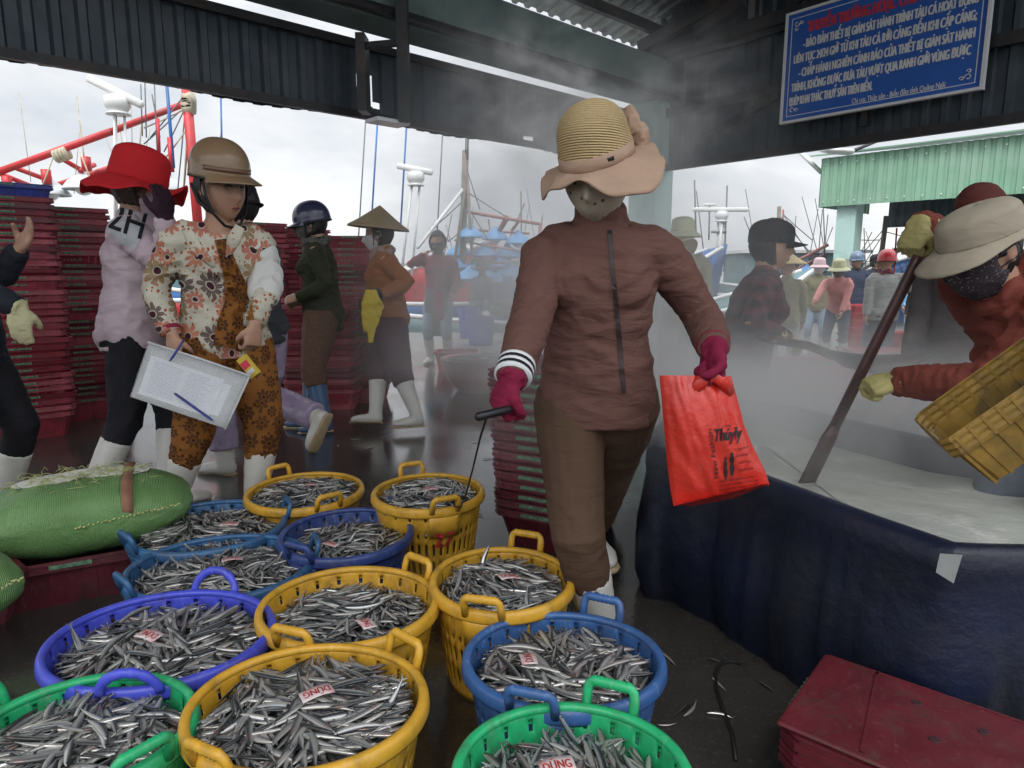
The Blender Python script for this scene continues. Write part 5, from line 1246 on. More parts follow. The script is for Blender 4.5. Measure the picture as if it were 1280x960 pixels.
strawm = C['straw']; ht_ = T(strawm.node_tree); bsd = strawm.node_tree.nodes['Principled BSDF']; ww_ = ht_.n('ShaderNodeTexWave', bands_direction='Z'); ww_.inputs['Scale'].default_value = 52; ww_.inputs['Distortion'].default_value = .6; ht_.l(ht_.obj(), ww_.inputs['Vector']); ht_.bump(ww_.outputs[1], .8, .006, bsd)
ccol = bsd.inputs['Base Color'].links[0].from_socket; ht_.l(ht_.mix(ht_.math('MULTIPLY', ww_.outputs[1], .35), ccol, (.50, .35, .17)), bsd.inputs['Base Color'])
zp = MB(); zl = [P(x, y, 1.6) for x, y in ((762, 287), (765, 330), (770, 380), (775, 430), (780, 492))]
zz = []
for i in range(4): zz += [zl[i].lerp(zl[i+1], k/8) for k in range(8)]
zz.append(zl[-1]); zv = []
for p in zz: zv += [p+V((-.0055, 0, 0)), p+V((.0055, 0, 0))]
zp.add(zv, [(2*i, 2*i+1, 2*i+3, 2*i+2) for i in range(len(zz)-1)])
zo = on_body(w1, zp, 'zip', mat('zip_dark', (.028, .014, .014), .5), jk, (0, 1, -.17), .003)
for i_, (nm, sgn) in enumerate((('R', 1),)):
    a_, b_ = w1.el[nm], w1.wr[nm]; dd = (b_-a_).normalized(); bands = MB(); dark = MB()
    for k, c_ in enumerate((1, 0, 1, 0, 1)):
        p0 = b_ - dd*(.052-.0095*k); (bands if c_ else dark).loft([p0, p0+dd*.0085], [.0455, .0445], V((0, 1, 0)), 22)
    bands.build('cuff_stripe', M['white'], jk); dark.build('cuff_stripe', C['black'], jk)
# sun hat: straw crown, tan band and a soft floppy cloth brim
def bwf(a):   # brim width; a=0 right of head (image left), pi/2 front, pi left, 3pi/2 back
    return .050 + .034*math.exp(-((a-2.7)/.6)**2) + .012*math.exp(-((a-.6)/.5)**2)
def drf(a): return .014 + .062*math.exp(-((a-2.5)/.50)**2) - .010*math.exp(-((a-3.3)/.4)**2) + .030*math.exp(-((a-.35)/.4)**2) + .02*math.exp(-((a-4.2)/.6)**2)
hat1, MH1 = brim_hat(w1, C['straw'], C['tan'], 'sun_hat', .138, .089, .108, .018, bwf, drf, tiltf=.04, tilts=.13, wave=.012, ridges=True, topk=.86, round_=.95, band=C['tan'], nu=72)
tb = text_mb('COOL', .012, .03, 0); 
mask(w1, C['maskprint'], zt=.10)
hair(w1, HAIR, low=-.5)
bow_ = MB(); bow_.ell(MH1 @ V((-.075, -.09, .05)), (.022, .03, .045)).ell(MH1 @ V((-.095, -.085, .01)), (.02, .028, .04)); bow_.build('hat_bow', C['tan'], hat1, remesh=.006, smoothit=2, disp=folds([], .006, 40, 40, 2))
lab = MB(); lab.box((0, 0, 0), (.030, .003, .009)); pl_ = MH1 @ V((-.050, .092, .016)); MB().merge(lab, Matrix.Translation(pl_) @ (MH1.to_3x3().normalized() @ Matrix.Rotation(.5, 3, 'Z')).to_4x4()).build('hat_badge', mat('badge_metal', (.02, .018, .016), .3, metal=.5), hat1)
# ---------------------------------------------------------------- woman with helmet and floral shirt
w2 = person('person in tan helmet and floral shirt holding a clear folder', (-1.30, 3.08, 0), 136, 1.60, fat=1.13, lean=3, bow=8, turn=-14, tilt=2, headk=1.08,
    wr={'R': P(216, 420, 2.86), 'L': P(318, 408, 2.86)}, pole={'R': V((-1, .4, -.3)), 'L': V((1, .6, -.2))}, feet={'R': G(213, 636, .075), 'L': G(318, 628, .075)},
    toes={'R': V((-.15, -1, 0)), 'L': V((.35, -1, 0))}, top=C['floral'], topm='shirt', hem=-.05, sleevem=None, legm=C['batik'], legend=.30,
    handp={'R': dict(d=V((.1, -.15, -1)), n=V((.35, .8, 0)), side=V((1, -.2, 0)), curl=.45, thumb=.6), 'L': dict(d=V((-.1, -.15, -1)), n=V((-.6, .5, 0)), side=V((-.6, -.8, 0)), curl=.6, thumb=.7)},
    vox=.0085, A=.010, skin=SKIND, bust=1.15, sleeve=.95, legw=1.12, collar=False)
helmet(w2, HM['tan'], peak=.075, drop=.22, z0=.056, band=HM['brownb'], h_=.118, ra=.094, rb=.118, tiltf=-.04)
hair(w2, HAIR, low=-.62, front=-.05, off=.010); face(w2)
sh_ = childof(w2, 'shirt')
# open shirt front: brown inner blouse panel, and the bunched white left sleeve
pn_ = MB(); q0 = [P(x, y, 2.7) for x, y in ((262, 300), (290, 296), (302, 330), (306, 380), (308, 432), (250, 436), (262, 400), (285, 360), (283, 325))]
gl_ = [P(x, y, 2.7) for x, y in ((268, 300), (275, 325), (281, 350), (282, 375), (272, 400), (266, 432))]; gr_ = [P(x, y, 2.7) for x, y in ((284, 298), (294, 325), (306, 350), (313, 375), (318, 400), (320, 438))]
pn_.grid(lambda u, v: (gl_[min(4, int(v*5))].lerp(gl_[min(5, int(v*5)+1)], v*5-min(4, int(v*5)))).lerp(gr_[min(4, int(v*5))].lerp(gr_[min(5, int(v*5)+1)], v*5-min(4, int(v*5))), u), 14, 26)
on_body(w2, pn_, 'blouse_front', C['batik'], sh_, (0, 1, -.1), .006)
co_ = MB()
for pts in (((232, 285), (246, 312), (268, 334)), ((300, 283), (292, 300), (284, 322))):
    pp_ = [P(x, y, 2.72) for x, y in pts]; co_.loft(pp_, [(.020, .006), (.028, .006), (.008, .004)], V((1, 0, 0)), 10)
co_.build('collar', C['floral'], sh_)
a_, b_ = w2.sh['L'], w2.el['L']; sv = MB(); sv.loft([a_.lerp(b_, .15), a_.lerp(b_, .4), a_.lerp(b_, .75), b_.lerp(w2.wr['L'], .10), b_.lerp(w2.wr['L'], .30), b_.lerp(w2.wr['L'], .42)], [.056, .066, .072, .072, .060, .038], V((0, 1, 0)), 18)
sv.build('rolled_sleeve', mat('white_cotton', (.62, .62, .60), .8, .06, 6), w2.root, remesh=.009, smoothit=2, disp=folds([(tuple(a_), tuple(b_), .1, 16)], .008, 18, 14, 8, .010))
wb = MB(); d_ = (w2.wr['L']-w2.el['L']).normalized(); wb.loft([w2.wr['L']-d_*.045, w2.wr['L']-d_*.030], [.0315, .031], V((0, 1, 0)), 16); wb.build('wrist_watch', mat('steel_watch', (.5, .48, .42), .25, metal=.9), w2.root)
cfb = MB(); d_ = (w2.wr['R']-w2.el['R']).normalized(); cfb.loft([w2.wr['R']-d_*.035, w2.wr['R']-d_*.018], [.046, .044], V((0, 1, 0)), 18); cfb.build('red_cuff', C['redshirt'], sh_)
# ---------------------------------------------------------------- red hat woman
w3 = person('person in wide red hat and pale pink sweatshirt covering the face', (-1.82, 3.30, 0), 72, 1.64, fat=1.10, lean=3, bow=8, turn=-6,
    wr={'R': P(206, 272, 3.06), 'L': V((-1.35, 3.55, .95))}, pole={'R': V((1, -.2, -.7)), 'L': V((0, 0, -1))}, feet={'R': G(104, 628, .075)+V((0, .05, 0)), 'L': G(212, 612, .075)},
    top=C['pinksw'], topm='sweatshirt', hem=-.035, legm=C['black'], legend=.33, glove={'R': C['darkglove'], 'cuff': .05}, handp={'R': dict(d=V((.05, -.1, 1)), n=V((-.6, .5, 0)), side=V((-.6, -.6, .2)), curl=.25, thumb=.2)},
    vox=.0095, A=.011, bust=1.05, booth=.33)
mask(w3, C['maskpink']); hair(w3, mat('brown_hair', (.05, .025, .018), .5, .4, 40), low=-.6)
brim_hat(w3, C['redfelt'], C['redfelt'], 'red_hat', .150, .094, .114, .020, lambda a: .088+.02*math.cos(a*2+.6), lambda a: .060+.030*math.cos(a-4.4)-.06*math.exp(-((a-1.45)/.5)**2), wave=.012, topk=.9, tiltf=-.12, round_=.75)
sw = childof(w3, 'sweatshirt')
yk = MB(); c_ = [P(x+5, y, 2.9) for x, y in ((118, 262), (132, 246), (152, 246), (170, 262), (176, 290), (164, 312), (142, 304), (124, 284))]
cen_ = sum(c_, V((0, 0, 0)))/8; ring2 = [cen_.lerp(p, k/5) for k in range(6) for p in c_]; yk.add(ring2, [(k*8+i, k*8+(i+1) % 8, (k+1)*8+(i+1) % 8, (k+1)*8+i) for k in range(5) for i in range(8)])
on_body(w3, fine(yk, .015), 'shoulder_panel', mat('grey_panel', (.40, .41, .43), .85, .1), sw, (.05, 1, -.1), .003)
def px_text(body, p0, p1, up_h, Y, size=1.0):
    a_, b_ = P(*p0, Y), P(*p1, Y); tb = text_mb(body, 1.0, 1.0, .012); k = (b_-a_).length; Mx = frame(a_, b_-a_, UPV); Mx = Mx @ Matrix.Diagonal((k, up_h, 1, 1)); return MB().merge(tb, Mx)
on_body(w3, fine(px_text('2H', (134, 284), (176, 299), .17, 2.9)), 'shoulder_lettering', C['black'], sw, (.05, 1, -.1), .006)

# ---------------------------------------------------------------- person cut by the left edge
w4 = person('person in dark navy jacket cut off by the left edge, cream glove hanging', (-2.36, 2.88, 0), 92, 1.62, fat=1.05, wr={'R': P(24, 385, 2.72), 'L': P(24, 312, 2.95)}, pole={'R': V((-1, .2, 0)), 'L': V((-.3, 0, -1))},
    top=C['navydark'], hem=-.08, legm=C['black'], glove={'R': C['creamglove'], 'cuff': .09}, handp={'R': dict(d=V((0, -.1, -1)), n=V((-.2, .9, 0)), side=V((.9, 0, 0)), curl=.18), 'L': dict(d=V((.6, 0, .8)), n=V((-.5, -.6, 0)), side=V((-.3, -.5, .6)), curl=.15)}, vox=.012)
cap(w4, C['black']); mask(w4, C['maskwhite']); hair(w4)
# ---------------------------------------------------------------- grey hoodie walking away, foot kicked back
w5 = person('person in charcoal hoodie and lilac plastic trousers with one boot kicked back', (-1.44, 3.80, 0), 292, 1.60, fat=1.0, lean=4, turn=-10, wr={'R': V((-1.62, 4.1, .95)), 'L': V((-1.70, 3.62, .85))},
    feet={'R': V((-1.10, 3.72, .33)), 'L': V((-1.62, 3.72, .075))}, toes={'R': V((-.45, -.05, -.95))}, top=C['greyhood'], topm='hoodie', legm=M['plasticfilm'], legend=.14, vox=.011, A=.007, legw=1.28, collar=True)
mask(w5, C['maskwhite']); hair(w5, HAIR, low=-.75); cap(w5, C['black'], vis=.05, yaw=2.9)
w5b = MB(); w5b.loft([w5.neck-w5.ft*.07-UPV*.02, w5.neck-w5.ft*.10-UPV*.08, w5.neck-w5.ft*.09-UPV*.15], [(.09, .035), (.10, .045), (.05, .02)], w5.rt, 14); w5b.build('hood', C['greyhood'], w5.root, remesh=.01, smoothit=2, disp=folds([], .006, 20, 20, 3))
# ---------------------------------------------------------------- navy helmet
w6 = person('person in navy helmet, grey scarf and dark green jacket with folded hands', (-1.40, 5.05, 0), 262, 1.58, fat=1.05, lean=2, bow=12, wr={'R': P(378, 376, 5.0), 'L': P(372, 372, 4.86)}, pole={'R': V((.5, .3, -1)), 'L': V((.6, -.3, -1))},
    feet={'R': G(386, 522, .075), 'L': G(406, 526, .075)}, top=C['greenjk'], hem=-.09, legm=C['polka'], legend=.31, bootm=RUBBLUE, booth=.34, vox=.012, A=.007, legw=1.25, handp={'L': dict(d=V((-1, 0, -.2)), n=V((0, .6, -.6)), side=V((0, 0, 1)), curl=.5), 'R': dict(d=V((-1, 0, -.2)), n=V((0, -.6, -.6)), side=V((0, 0, 1)), curl=.5)})
helmet(w6, HM['navy'], peak=.055); hair(w6); mask(w6, C['greyscarf']); scarf(w6, C['greyscarf'], 1.25)
rs = MB(); rs.loft([w6.sp(.05)+w6.ft*.118, w6.sp(.14)+w6.ft*.125, w6.sp(.24)+w6.ft*.118], [(.07, .016), (.072, .018), (.055, .014)], w6.rt, 12); rs.build('red_shirt_front', C['redshirt'], w6.root, disp=folds([], .003, 20, 20, 2))
# ---------------------------------------------------------------- conical hat, orange jacket
w7 = person('person in conical hat, rust orange jacket and maroon trousers holding yellow gloves', (-.92, 5.06, 0), 262, 1.50, fat=1.12, lean=2, bow=10, turn=8, tilt=0, wr={'R': P(470, 374, 4.95), 'L': P(476, 367, 4.82)}, pole={'R': V((.3, .3, -1)), 'L': V((.35, -.2, -1))},
    feet={'R': G(468, 526, .075), 'L': G(524, 528, .075)}, top=C['orange'], hem=-.075, legm=C['maroontr'], legend=.33, booth=.34, legw=1.35, glove={'L': C['navyglove'], 'cuff': .06}, handp={'L': dict(d=V((-1, 0, .05)), n=V((0, .6, -.6)), side=V((0, 0, 1)), curl=.5)}, vox=.012, A=.007)
nonla(w7, HM['palmd'], .215, .15, .28, 0); hair(w7, low=-.7); scarf(w7, cloth('pale_scarf', (.30, .21, .19))); mask(w7, C['maskwhite'])
# ---------------------------------------------------------------- masked person in maroon at the quay
w8 = person('person in maroon shirt and black mask raising a hand at the quay edge', (-.88, 8.25, 0), 188, 1.55, fat=1.02, wr={'R': P(530, 318, 8.0), 'L': P(566, 368, 8.0)}, pole={'R': V((-1, 0, -.6))}, top=C['maroonsh'], hem=-.06, legm=C['jeans'], legend=.30, vox=.016)
hood(w8, C['darkp'], 'dark_head_scarf'); mask(w8, C['black']); hair(w8)
ap = MB(); ap.loft([w8.sp(.06)+w8.ft*.13, w8.sp(-.05)+w8.ft*.145, w8.sp(-.22)+w8.ft*.13, w8.sp(-.30)+w8.ft*.12], [(.12, .012), (.135, .012), (.14, .012), (.14, .01)], w8.rt, 14); ap.build('apron', cloth('grey_apron', (.13, .14, .14)), w8.root, disp=folds([], .006, 5, 20, 1))
rc = MB(); rc.loft([w8.sp(.05)+w8.ft*.17+w8.rt*-.04, w8.sp(-.08)+w8.ft*.17+w8.rt*-.05, w8.sp(-.17)+w8.ft*.16+w8.rt*-.05], [(.05, .02), (.06, .02), (.04, .015)], w8.rt, 10); rc.build('red_cloth', C['redshirt'], w8.root, disp=folds([], .006, 8, 26, 1))
# ---------------------------------------------------------------- plaid shirt beyond the vat
w10 = person('person in black cap and dark plaid shirt beyond the vat, face in profile', (1.18, 3.50, 0), 97, 1.50, fat=1.12, lean=12, bow=0, turn=2, pel=.44, wr={'R': P(985, 424, 3.25), 'L': P(950, 405, 3.6)}, pole={'R': V((-.4, -.6, -1)), 'L': V((0, .5, -1))},
    top=C['plaid'], topm='plaid_shirt', hem=-.06, legm=C['slate'], glove={'R': C['oliveglove'], 'L': C['oliveglove'], 'cuff': .09}, vox=.011, A=.007, handp={'R': dict(d=V((.7, -.2, -.5)), n=V((-.2, .3, -.9)), side=V((-.3, 1, 0)), curl=.8)})
cap(w10, C['black'], vis=.065, tiltf=.02); hair(w10, HAIR, bun=False, low=-.7, front=-.1); face(w10)
# people in the steam behind the sun hat
w11 = person('person in pale conical hat bending in the steam beside the plaid shirt', (1.34, 4.85, 0), 300, 1.40, lean=18, bow=20, top=C['paleolive'], legm=C['palegrey'], vox=.016, pel=.46)
nonla(w11, HM['palm'], .20, .13, -.35, .2)
w12 = person('person in pale green hat in the steam behind the brown jacket shoulder', (1.30, 5.3, 0), 20, 1.50, top=C['paleolive'], legm=C['slate'], vox=.018)
brim_hat(w12, C['lime'], C['lime'], 'bucket_hat', .11, .088, .108, .02, lambda a: .05, lambda a: .035)
# ---------------------------------------------------------------- rust hoodie woman stirring the vat
w13 = person('person in rust red hoodie and beige cap stirring the vat with a paddle', (1.775, 2.02, 0), 266, 1.55, fat=1.08, lean=46, bow=8, turn=-4, pel=.475, wr={'R': P(1148, 282, 2.14), 'L': P(1118, 476, 2.04)}, pole={'R': V((.6, .8, .2)), 'L': V((.4, -.9, -.5))},
    top=C['rust'], topm='hoodie', hem=-.07, legm=C['slate'], glove={'R': C['oliveglove'], 'L': C['oliveglove'], 'cuff': .13}, vox=.008, A=.013,
    handp={'R': dict(d=V((-.35, -.15, -.9)), n=V((.5, .3, -.4)), side=V((.2, -1, 0)), curl=.8, thumb=.9), 'L': dict(d=V((-.95, .0, -.25)), n=V((-.25, .35, -.9)), side=V((.1, 1, .1)), curl=.85, thumb=.8)})
hair(w13, HAIR, low=-.8, off=.001); mask(w13, C['maskdark'], zt=.05)
brim_hat(w13, C['beige'], C['beige'], 'beige_cap', .086, .090, .114, .036, lambda a: .012 + .054*math.exp(-((a-math.pi/2)/1.0)**4)+.0, lambda a: .012+.030*math.exp(-((a-math.pi/2)/1.2)**2), topk=.88, tiltf=.02, round_=.75)
hd = MB(); hd.loft([w13.neck-w13.ft*.08+UPV*.03, w13.neck-w13.ft*.10-w13.s*.03, w13.neck-w13.ft*.08-w13.s*.12], [(.10, .05), (.11, .05), (.05, .03)], w13.rt, 14); hd.build('hood_back', C['rust'], w13.root, remesh=.009, smoothit=2, disp=folds([], .009, 22, 22, 3))
w14 = person('person in knitted rust beanie hidden behind the beige cap', (2.02, 3.02, 0), 225, 1.48, top=C['darkp'], legm=C['slate'], vox=.018)
mask(w14, C['maskdark']); bn = MB(); bn.lathe([(1, 0), (1.02, .03)] + [(max(.01, math.cos(t_)), .03+.085*math.sin(t_)) for t_ in np.linspace(.1, math.pi/2, 12)], 36, fn=lambda p, th, j: V((p.x*.088, p.y*.106, p.z))); MB().merge(bn, w14.Mh @ Matrix.Translation((0, -.01, .01))).build('beanie', C['rustbeanie'], w14.root, solid=.005, disp=folds([], .004, 60, 60, 3))
# ---------------------------------------------------------------- the group on the lower quay
GZ = -.24; FG = 'workers on the lower quay at the right'
def far(px, Y, face_, label, H=1.52, **k): p = P(px, 335, Y); return person(label, (p.x, Y, GZ), face_, H, vox=k.pop('vox', .018), group=FG, bust=.9, **k)
f1 = far(985, 8.2, 20, 'person in pale conical hat and olive shirt just right of the plaid shirt', top=C['paleolive'], legm=C['palegrey'], H=1.50); nonla(f1, HM['palm'], .20, .13)
f2 = far(1024, 11.0, 200, 'person in pale pink bucket hat beside the pink jacket', top=C['paleolive'], legm=C['jeans']); brim_hat(f2, C['pinkhat'], C['pinkhat'], 'bucket_hat', .11, .09, .11, .02, lambda a: .06, lambda a: .04); mask(f2, C['maskwhite'])
f3 = far(1052, 10.2, 215, 'person in lime bucket hat and salmon pink jacket leaning forward', lean=22, top=C['pinkjk'], legm=C['slate'], hem=-.09, wr={'R': P(1006, 398, 9.7), 'L': P(1048, 404, 9.8)}); brim_hat(f3, C['lime'], C['lime'], 'bucket_hat', .12, .09, .11, .02, lambda a: .06, lambda a: .04); mask(f3, C['greyscarf'])
f4 = far(1070, 11.6, 190, 'person in slate blue helmet and navy jacket behind the pink jacket', top=C['navy'], legm=C['slate'], H=1.62); helmet(f4, HM['blue'])
f5 = far(1094, 12.4, 150, 'person in black cap and dark jacket behind the blue helmet', top=C['navydark'], legm=C['slate'], H=1.6); cap(f5, C['black']); hair(f5)
f6 = far(1108, 8.9, 10, 'person in red helmet and grey hoodie seen from the back', top=C['grey'], legm=C['slate'], H=1.58, fat=1.12, wr={'R': P(1166, 385, 8.7), 'L': P(1078, 420, 8.8)}); helmet(f6, HM['red'], peak=.03, band=M['white']); scarf(f6, cloth('wine_scarf', (.20, .05, .07)), 1.2)
f7 = far(1166, 8.8, 240, 'person in pale conical hat, dark shirt and wine red trousers', top=C['darkp'], legm=C['redtr'], H=1.5, fat=1.1, lean=12, wr={'R': P(1130, 415, 8.6), 'L': P(1140, 425, 8.4)}, legw=1.3); nonla(f7, HM['palm'], .20, .13)
f8 = far(1150, 11.5, 200, 'person in light blue patterned raincoat beyond the red helmet', top=dotty('blue_white_print', (.12, .35, .60), (.6, .65, .7), 30, .4), legm=C['jeans']); hood(f8, C['navy'])
f9 = far(1214, 10.5, 170, 'person in pale cap partly hidden behind the rust red hoodie', top=C['grey'], legm=C['navy']); cap(f9, C['beige'])
f10 = person('person in dark hat sitting on the boat rail by the quay', (P(606, 335, 12.2).x, 12.2, .10), 200, 1.5, lean=15, top=C['slate'], legm=C['slate'], vox=.02, pel=.30, feet={'R': V((P(600, 335, 12).x, 11.75, .16)), 'L': V((P(612, 335, 12).x, 11.75, .16))}); brim_hat(f10, C['black'], C['black'], 'dark_hat', .1, .09, .11, .02, lambda a: .06, lambda a: .03)
# ---------------------------------------------------------------- things held and used
MT = dict(redbag=mat('red_plastic_film', (.60, .035, .022), .30, .10, 5, .5, 22, .012, coat=.25), film=None, paper=mat('note_paper', (.62, .63, .68), .7, .06, 12), packet=mat('yellow_packet', (.62, .46, .06), .4, .1, 20), ink=mat('black_ink', (.02, .015, .015), .6, 0, bump=0),
          wood=mat('dark_wet_wood', (.055, .022, .020), .35, .35, 14, .4, 60), rod=mat('thin_steel_rod', (.03, .03, .035), .35, .1, metal=.6), penb=mat('blue_pen', (.02, .035, .20), .3), bag=mat('white_bag', (.55, .55, .55), .6),
          ycrate=mat('stained_yellow_crate', (.24, .145, .03), .5, .4, 9, .3, 60, dirt=(.10, .07, .03), ds=6), yglove=cloth('bright_yellow_glove', (.55, .42, .03), .1, .3, 200, .5))
# hook
h0, h1 = P(597, 521, 1.44), P(634, 512, 1.50)
hk = tag(empty('fish_hook', h0), 'thin steel hook with black grip held by the maroon glove over a yellow basket', 'hook')
MB().tube([h0.lerp(h1, -.05), h0, h1, h1.lerp(h0, -.15)], [.006, .010, .010, .006], 12).build('grip', MT['rod'], hk)
t0 = h0.lerp(h1, .32); MB().tube([t0, P(600, 548, 1.62), P(590, 590, 1.95), P(581, 622, 2.22), P(576, 634, 2.27), P(568, 633, 2.29), P(566, 628, 2.30)], .0028, 8).build('rod', MT['rod'], hk)
# red bag
def quadsheet(L_, R_, Y0, Y1=None, bul=.05, nu=28, nv=34, seed=0, sgn=1):
    """sheet between the left and right outline (photo points), bulging towards the camera"""
    def lerpl(pts, t):
        k = t*(len(pts)-1); i = min(int(k), len(pts)-2); f = k-i; return (pts[i][0]*(1-f)+pts[i+1][0]*f, pts[i][1]*(1-f)+pts[i+1][1]*f)
    def f(u, v):
        a, b_ = lerpl(L_, v), lerpl(R_, v); x, y = a[0]*(1-u)+b_[0]*u, a[1]*(1-u)+b_[1]*u; dd = math.sin(math.pi*u)**.6*math.sin(math.pi*min(1, .08+v*.84))**.7*bul
        crease = .010*float(pn([[u*6+seed, v*2.2, seed]])[0])*2 + .006*float(pn([[u*13+seed, v*5-u*6, seed+3]])[0])*2; e_ = min(1, 6*min(u, 1-u, 1))
        return P(x, y, Y0 - sgn*(dd + crease*e_))
    return MB().grid(f, nu, nv)
Lb = [(824, 469), (827, 500), (831, 545), (834, 580), (838, 612), (842, 633)]; Rb = [(914, 470), (922, 500), (930, 530), (942, 560), (957, 590), (962, 606)]
Lc = [(824, 469), (850, 476), (862, 480)]
bagr = tag(empty('red_plastic_bag', P(890, 480, 1.70)), 'bright red plastic carrier bag with black shop lettering hanging from a maroon glove', 'bag')
front = quadsheet(Lb, Rb, 1.70, bul=.055, seed=1).build('bag_front', MT['redbag'], bagr); backp = quadsheet(Lb, Rb, 1.705, bul=.05, seed=4, sgn=-1).build('bag_back', MT['redbag'], bagr)
gs = MB(); gs.grid(lambda u, v: P(842+118*u, 633-28*u+8*math.sin(u*3)*v, 1.70+(v-.5)*.09), 16, 6); gs.build('bag_bottom', MT['redbag'], bagr, disp=folds([], .004, 20, 20, 2))
hd_ = MB(); hp_ = [P(862, 492, 1.68), P(875, 478, 1.665), P(892, 470, 1.66), P(905, 478, 1.67), P(913, 490, 1.69)]
hd_.loft(hp_, [(.016, .010)]*5, V((0, 0, 1)), 10).build('bag_handle', MT['redbag'], bagr)
w1q = Person(); w1q.root = bagr
def bagtext(body, a, b_, hpx, nm='lettering', bold=.0, shear=0, wfit=True):
    A_, B2 = P(*a, 1.60), P(*b_, 1.60); up_ = (P(a[0]+(b_[1]-a[1]), a[1]-(b_[0]-a[0]), 1.60)-A_); tb = text_mb(body, 1.0, 1.0, bold, shear); k = (B2-A_).length; hh_ = hpx/FPX*1.6
    Mx = frame(A_, B2-A_, up_) @ Matrix.Diagonal((k, hh_, 1, 1)); on_body(w1q, MB().merge(tb, Mx), nm, MT['ink'], front, None, .003)
bagtext('Thúyly', (894, 552), (928, 548), 24, bold=.02, shear=.25); bagtext('New Fashion', (899, 597), (890, 536), 9)
scr = MB()      # the small print on the bag is too blurred to read in the photo: rows of unreadable strokes
for (xa, ya, xb, yb, hh_) in ((903, 533, 914, 532, 2.2), (919, 562, 936, 559, 2.5), (920, 570, 938, 567, 2.8), (922, 579, 938, 576, 2.8), (924, 588, 942, 585, 2.8), (900, 602, 946, 595, 2.4), (898, 608, 948, 600, 1.6), (899, 613, 946, 605, 1.4)):
    n_ = int((xb-xa)/1.6); pts = []
    for k in range(n_*4):
        f = k/(n_*4-1); pts.append((xa+(xb-xa)*f+.5*math.sin(k*2.3), ya+(yb-ya)*f+hh_*math.sin(k*1.9+xa)*.55))
    for (p, q) in zip(pts, pts[1:]):
        if random.random() < .22: continue
        scr.add([P(p[0], p[1]-.35, 1.6), P(q[0], q[1]-.35, 1.6), P(q[0], q[1]+.35, 1.6), P(p[0], p[1]+.35, 1.6)], [(0, 1, 2, 3)])
on_body(w1q, scr, 'small_print', MT['ink'], front, None, .0028)
sil = MB()
for (x, y, w_, h__) in ((907, 585, 5, 28), (915, 580, 6, 30)):
    pts = [(x, y-h__/2), (x+w_*.35, y-h__*.42), (x+w_*.25, y-h__*.33), (x+w_*.5, y-h__*.22), (x+w_*.3, y-.02*h__), (x+w_*.55, y+.2*h__), (x+w_*.2, y+h__/2), (x-w_*.2, y+h__/2), (x-w_*.5, y+.2*h__), (x-w_*.3, y-.02*h__), (x-w_*.5, y-.2*h__), (x-w_*.2, y-h__*.33), (x-w_*.35, y-h__*.42)]
    sil.add([P(a, b_, 1.6) for a, b_ in pts], [tuple(range(len(pts)))])
on_body(w1q, sil, 'printed_figure', MT['ink'], front, None, .003)
# folder
m, t, b = nodes('clear_plastic'); b.inputs['Base Color'].default_value = (.75, .78, .80, 1); b.inputs['Roughness'].default_value = .18; b.inputs['Alpha'].default_value = .22; T(t).bump(T(t).noise(T(t).obj(), 14, 3), .3, .01, b); MT['film'] = m; MT['fback'] = mat('cloudy_plastic', (.40, .40, .40), .3, .1, 8)
fc = [P(186, 428, 2.74), P(312, 470, 2.70), P(282, 536, 2.62), P(163, 496, 2.66)]
fo = tag(empty('plastic_folder', fc[0]), 'clear plastic document folder with white papers held by the floral shirt woman', 'folder')
fx_, fy_ = (fc[1]-fc[0]).normalized(), (fc[0]-fc[3]).normalized(); fn_ = fx_.cross(fy_).normalized(); fn_ = -fn_ if fn_.y > 0 else fn_
def fpt(u, v, o=0.0): return fc[3].lerp(fc[2], u).lerp(fc[0].lerp(fc[1], u), v) + fn_*o
MB().grid(lambda u, v: fpt(u, v, .003+.005*math.sin(u*5)*math.sin(v*3)), 14, 10).build('cover', MT['film'], fo, solid=.0015)
MB().grid(lambda u, v: fpt(u, v, -.006), 4, 4).build('back_cover', MT['fback'], fo, solid=.0015)
pap = MB(); 
for (u0, u1, v0, v1, o_) in ((.06, .80, .10, .80, -.001), (.10, .88, .16, .74, -.003)): pap.grid(lambda u, v: fpt(u0+(u1-u0)*u, v0+(v1-v0)*v, o_), 4, 4)
pap.build('papers', MT['paper'], fo)
wl = MB(); rr = random.Random(9)
for k in range(17):
    v = .72-.034*k
    for (a, b_) in ((.12, .40), (.46, .62+.12*rr.random())): wl.grid(lambda u, w_: fpt(a+(b_-a)*u, v+.006*w_+.003*math.sin(u*60), .0006), 40, 2)
wl.build('written_lines', mat('pale_ink', (.20, .24, .42), .7), fo)
eb = MB(); eb.loft([fpt(-.01, 1.0), fpt(.5, 1.012), fpt(1.01, 1.0)], [(.007, .005)]*3, fn_, 8).loft([fpt(1.0, -.01), fpt(1.0, 1.0)], [(.005, .004)]*2, fn_, 8); eb.build('edge_strip', MT['bag'], fo)
pn_a, pn_b = fpt(.40, .30, .004), fpt(.86, .06, .006)
tag(MB().tube([pn_a, pn_a.lerp(pn_b, .04), pn_a.lerp(pn_b, .9), pn_b], [.003, .0055, .0055, .002], 8).build('pen', MT['penb']), 'blue pen lying in the clear folder', 'pen')
a_, b_ = P(230, 425, 2.70), P(212, 452, 2.68)
tag(MB().tube([a_, a_.lerp(b_, .9), b_], [.005, .005, .001], 8).build('pen', MT['penb']), 'dark blue pen held between the fingers above the folder', 'pen')
pk = tag(empty('yellow_packet', P(312, 458, 2.76)), 'small yellow and red cigarette sized packet in the bare left hand', 'packet'); c0 = P(311, 458, 2.76)
Mp = frame(c0, V((.75, -.2, .55)), V((-.55, 0, .8))).to_3x3()
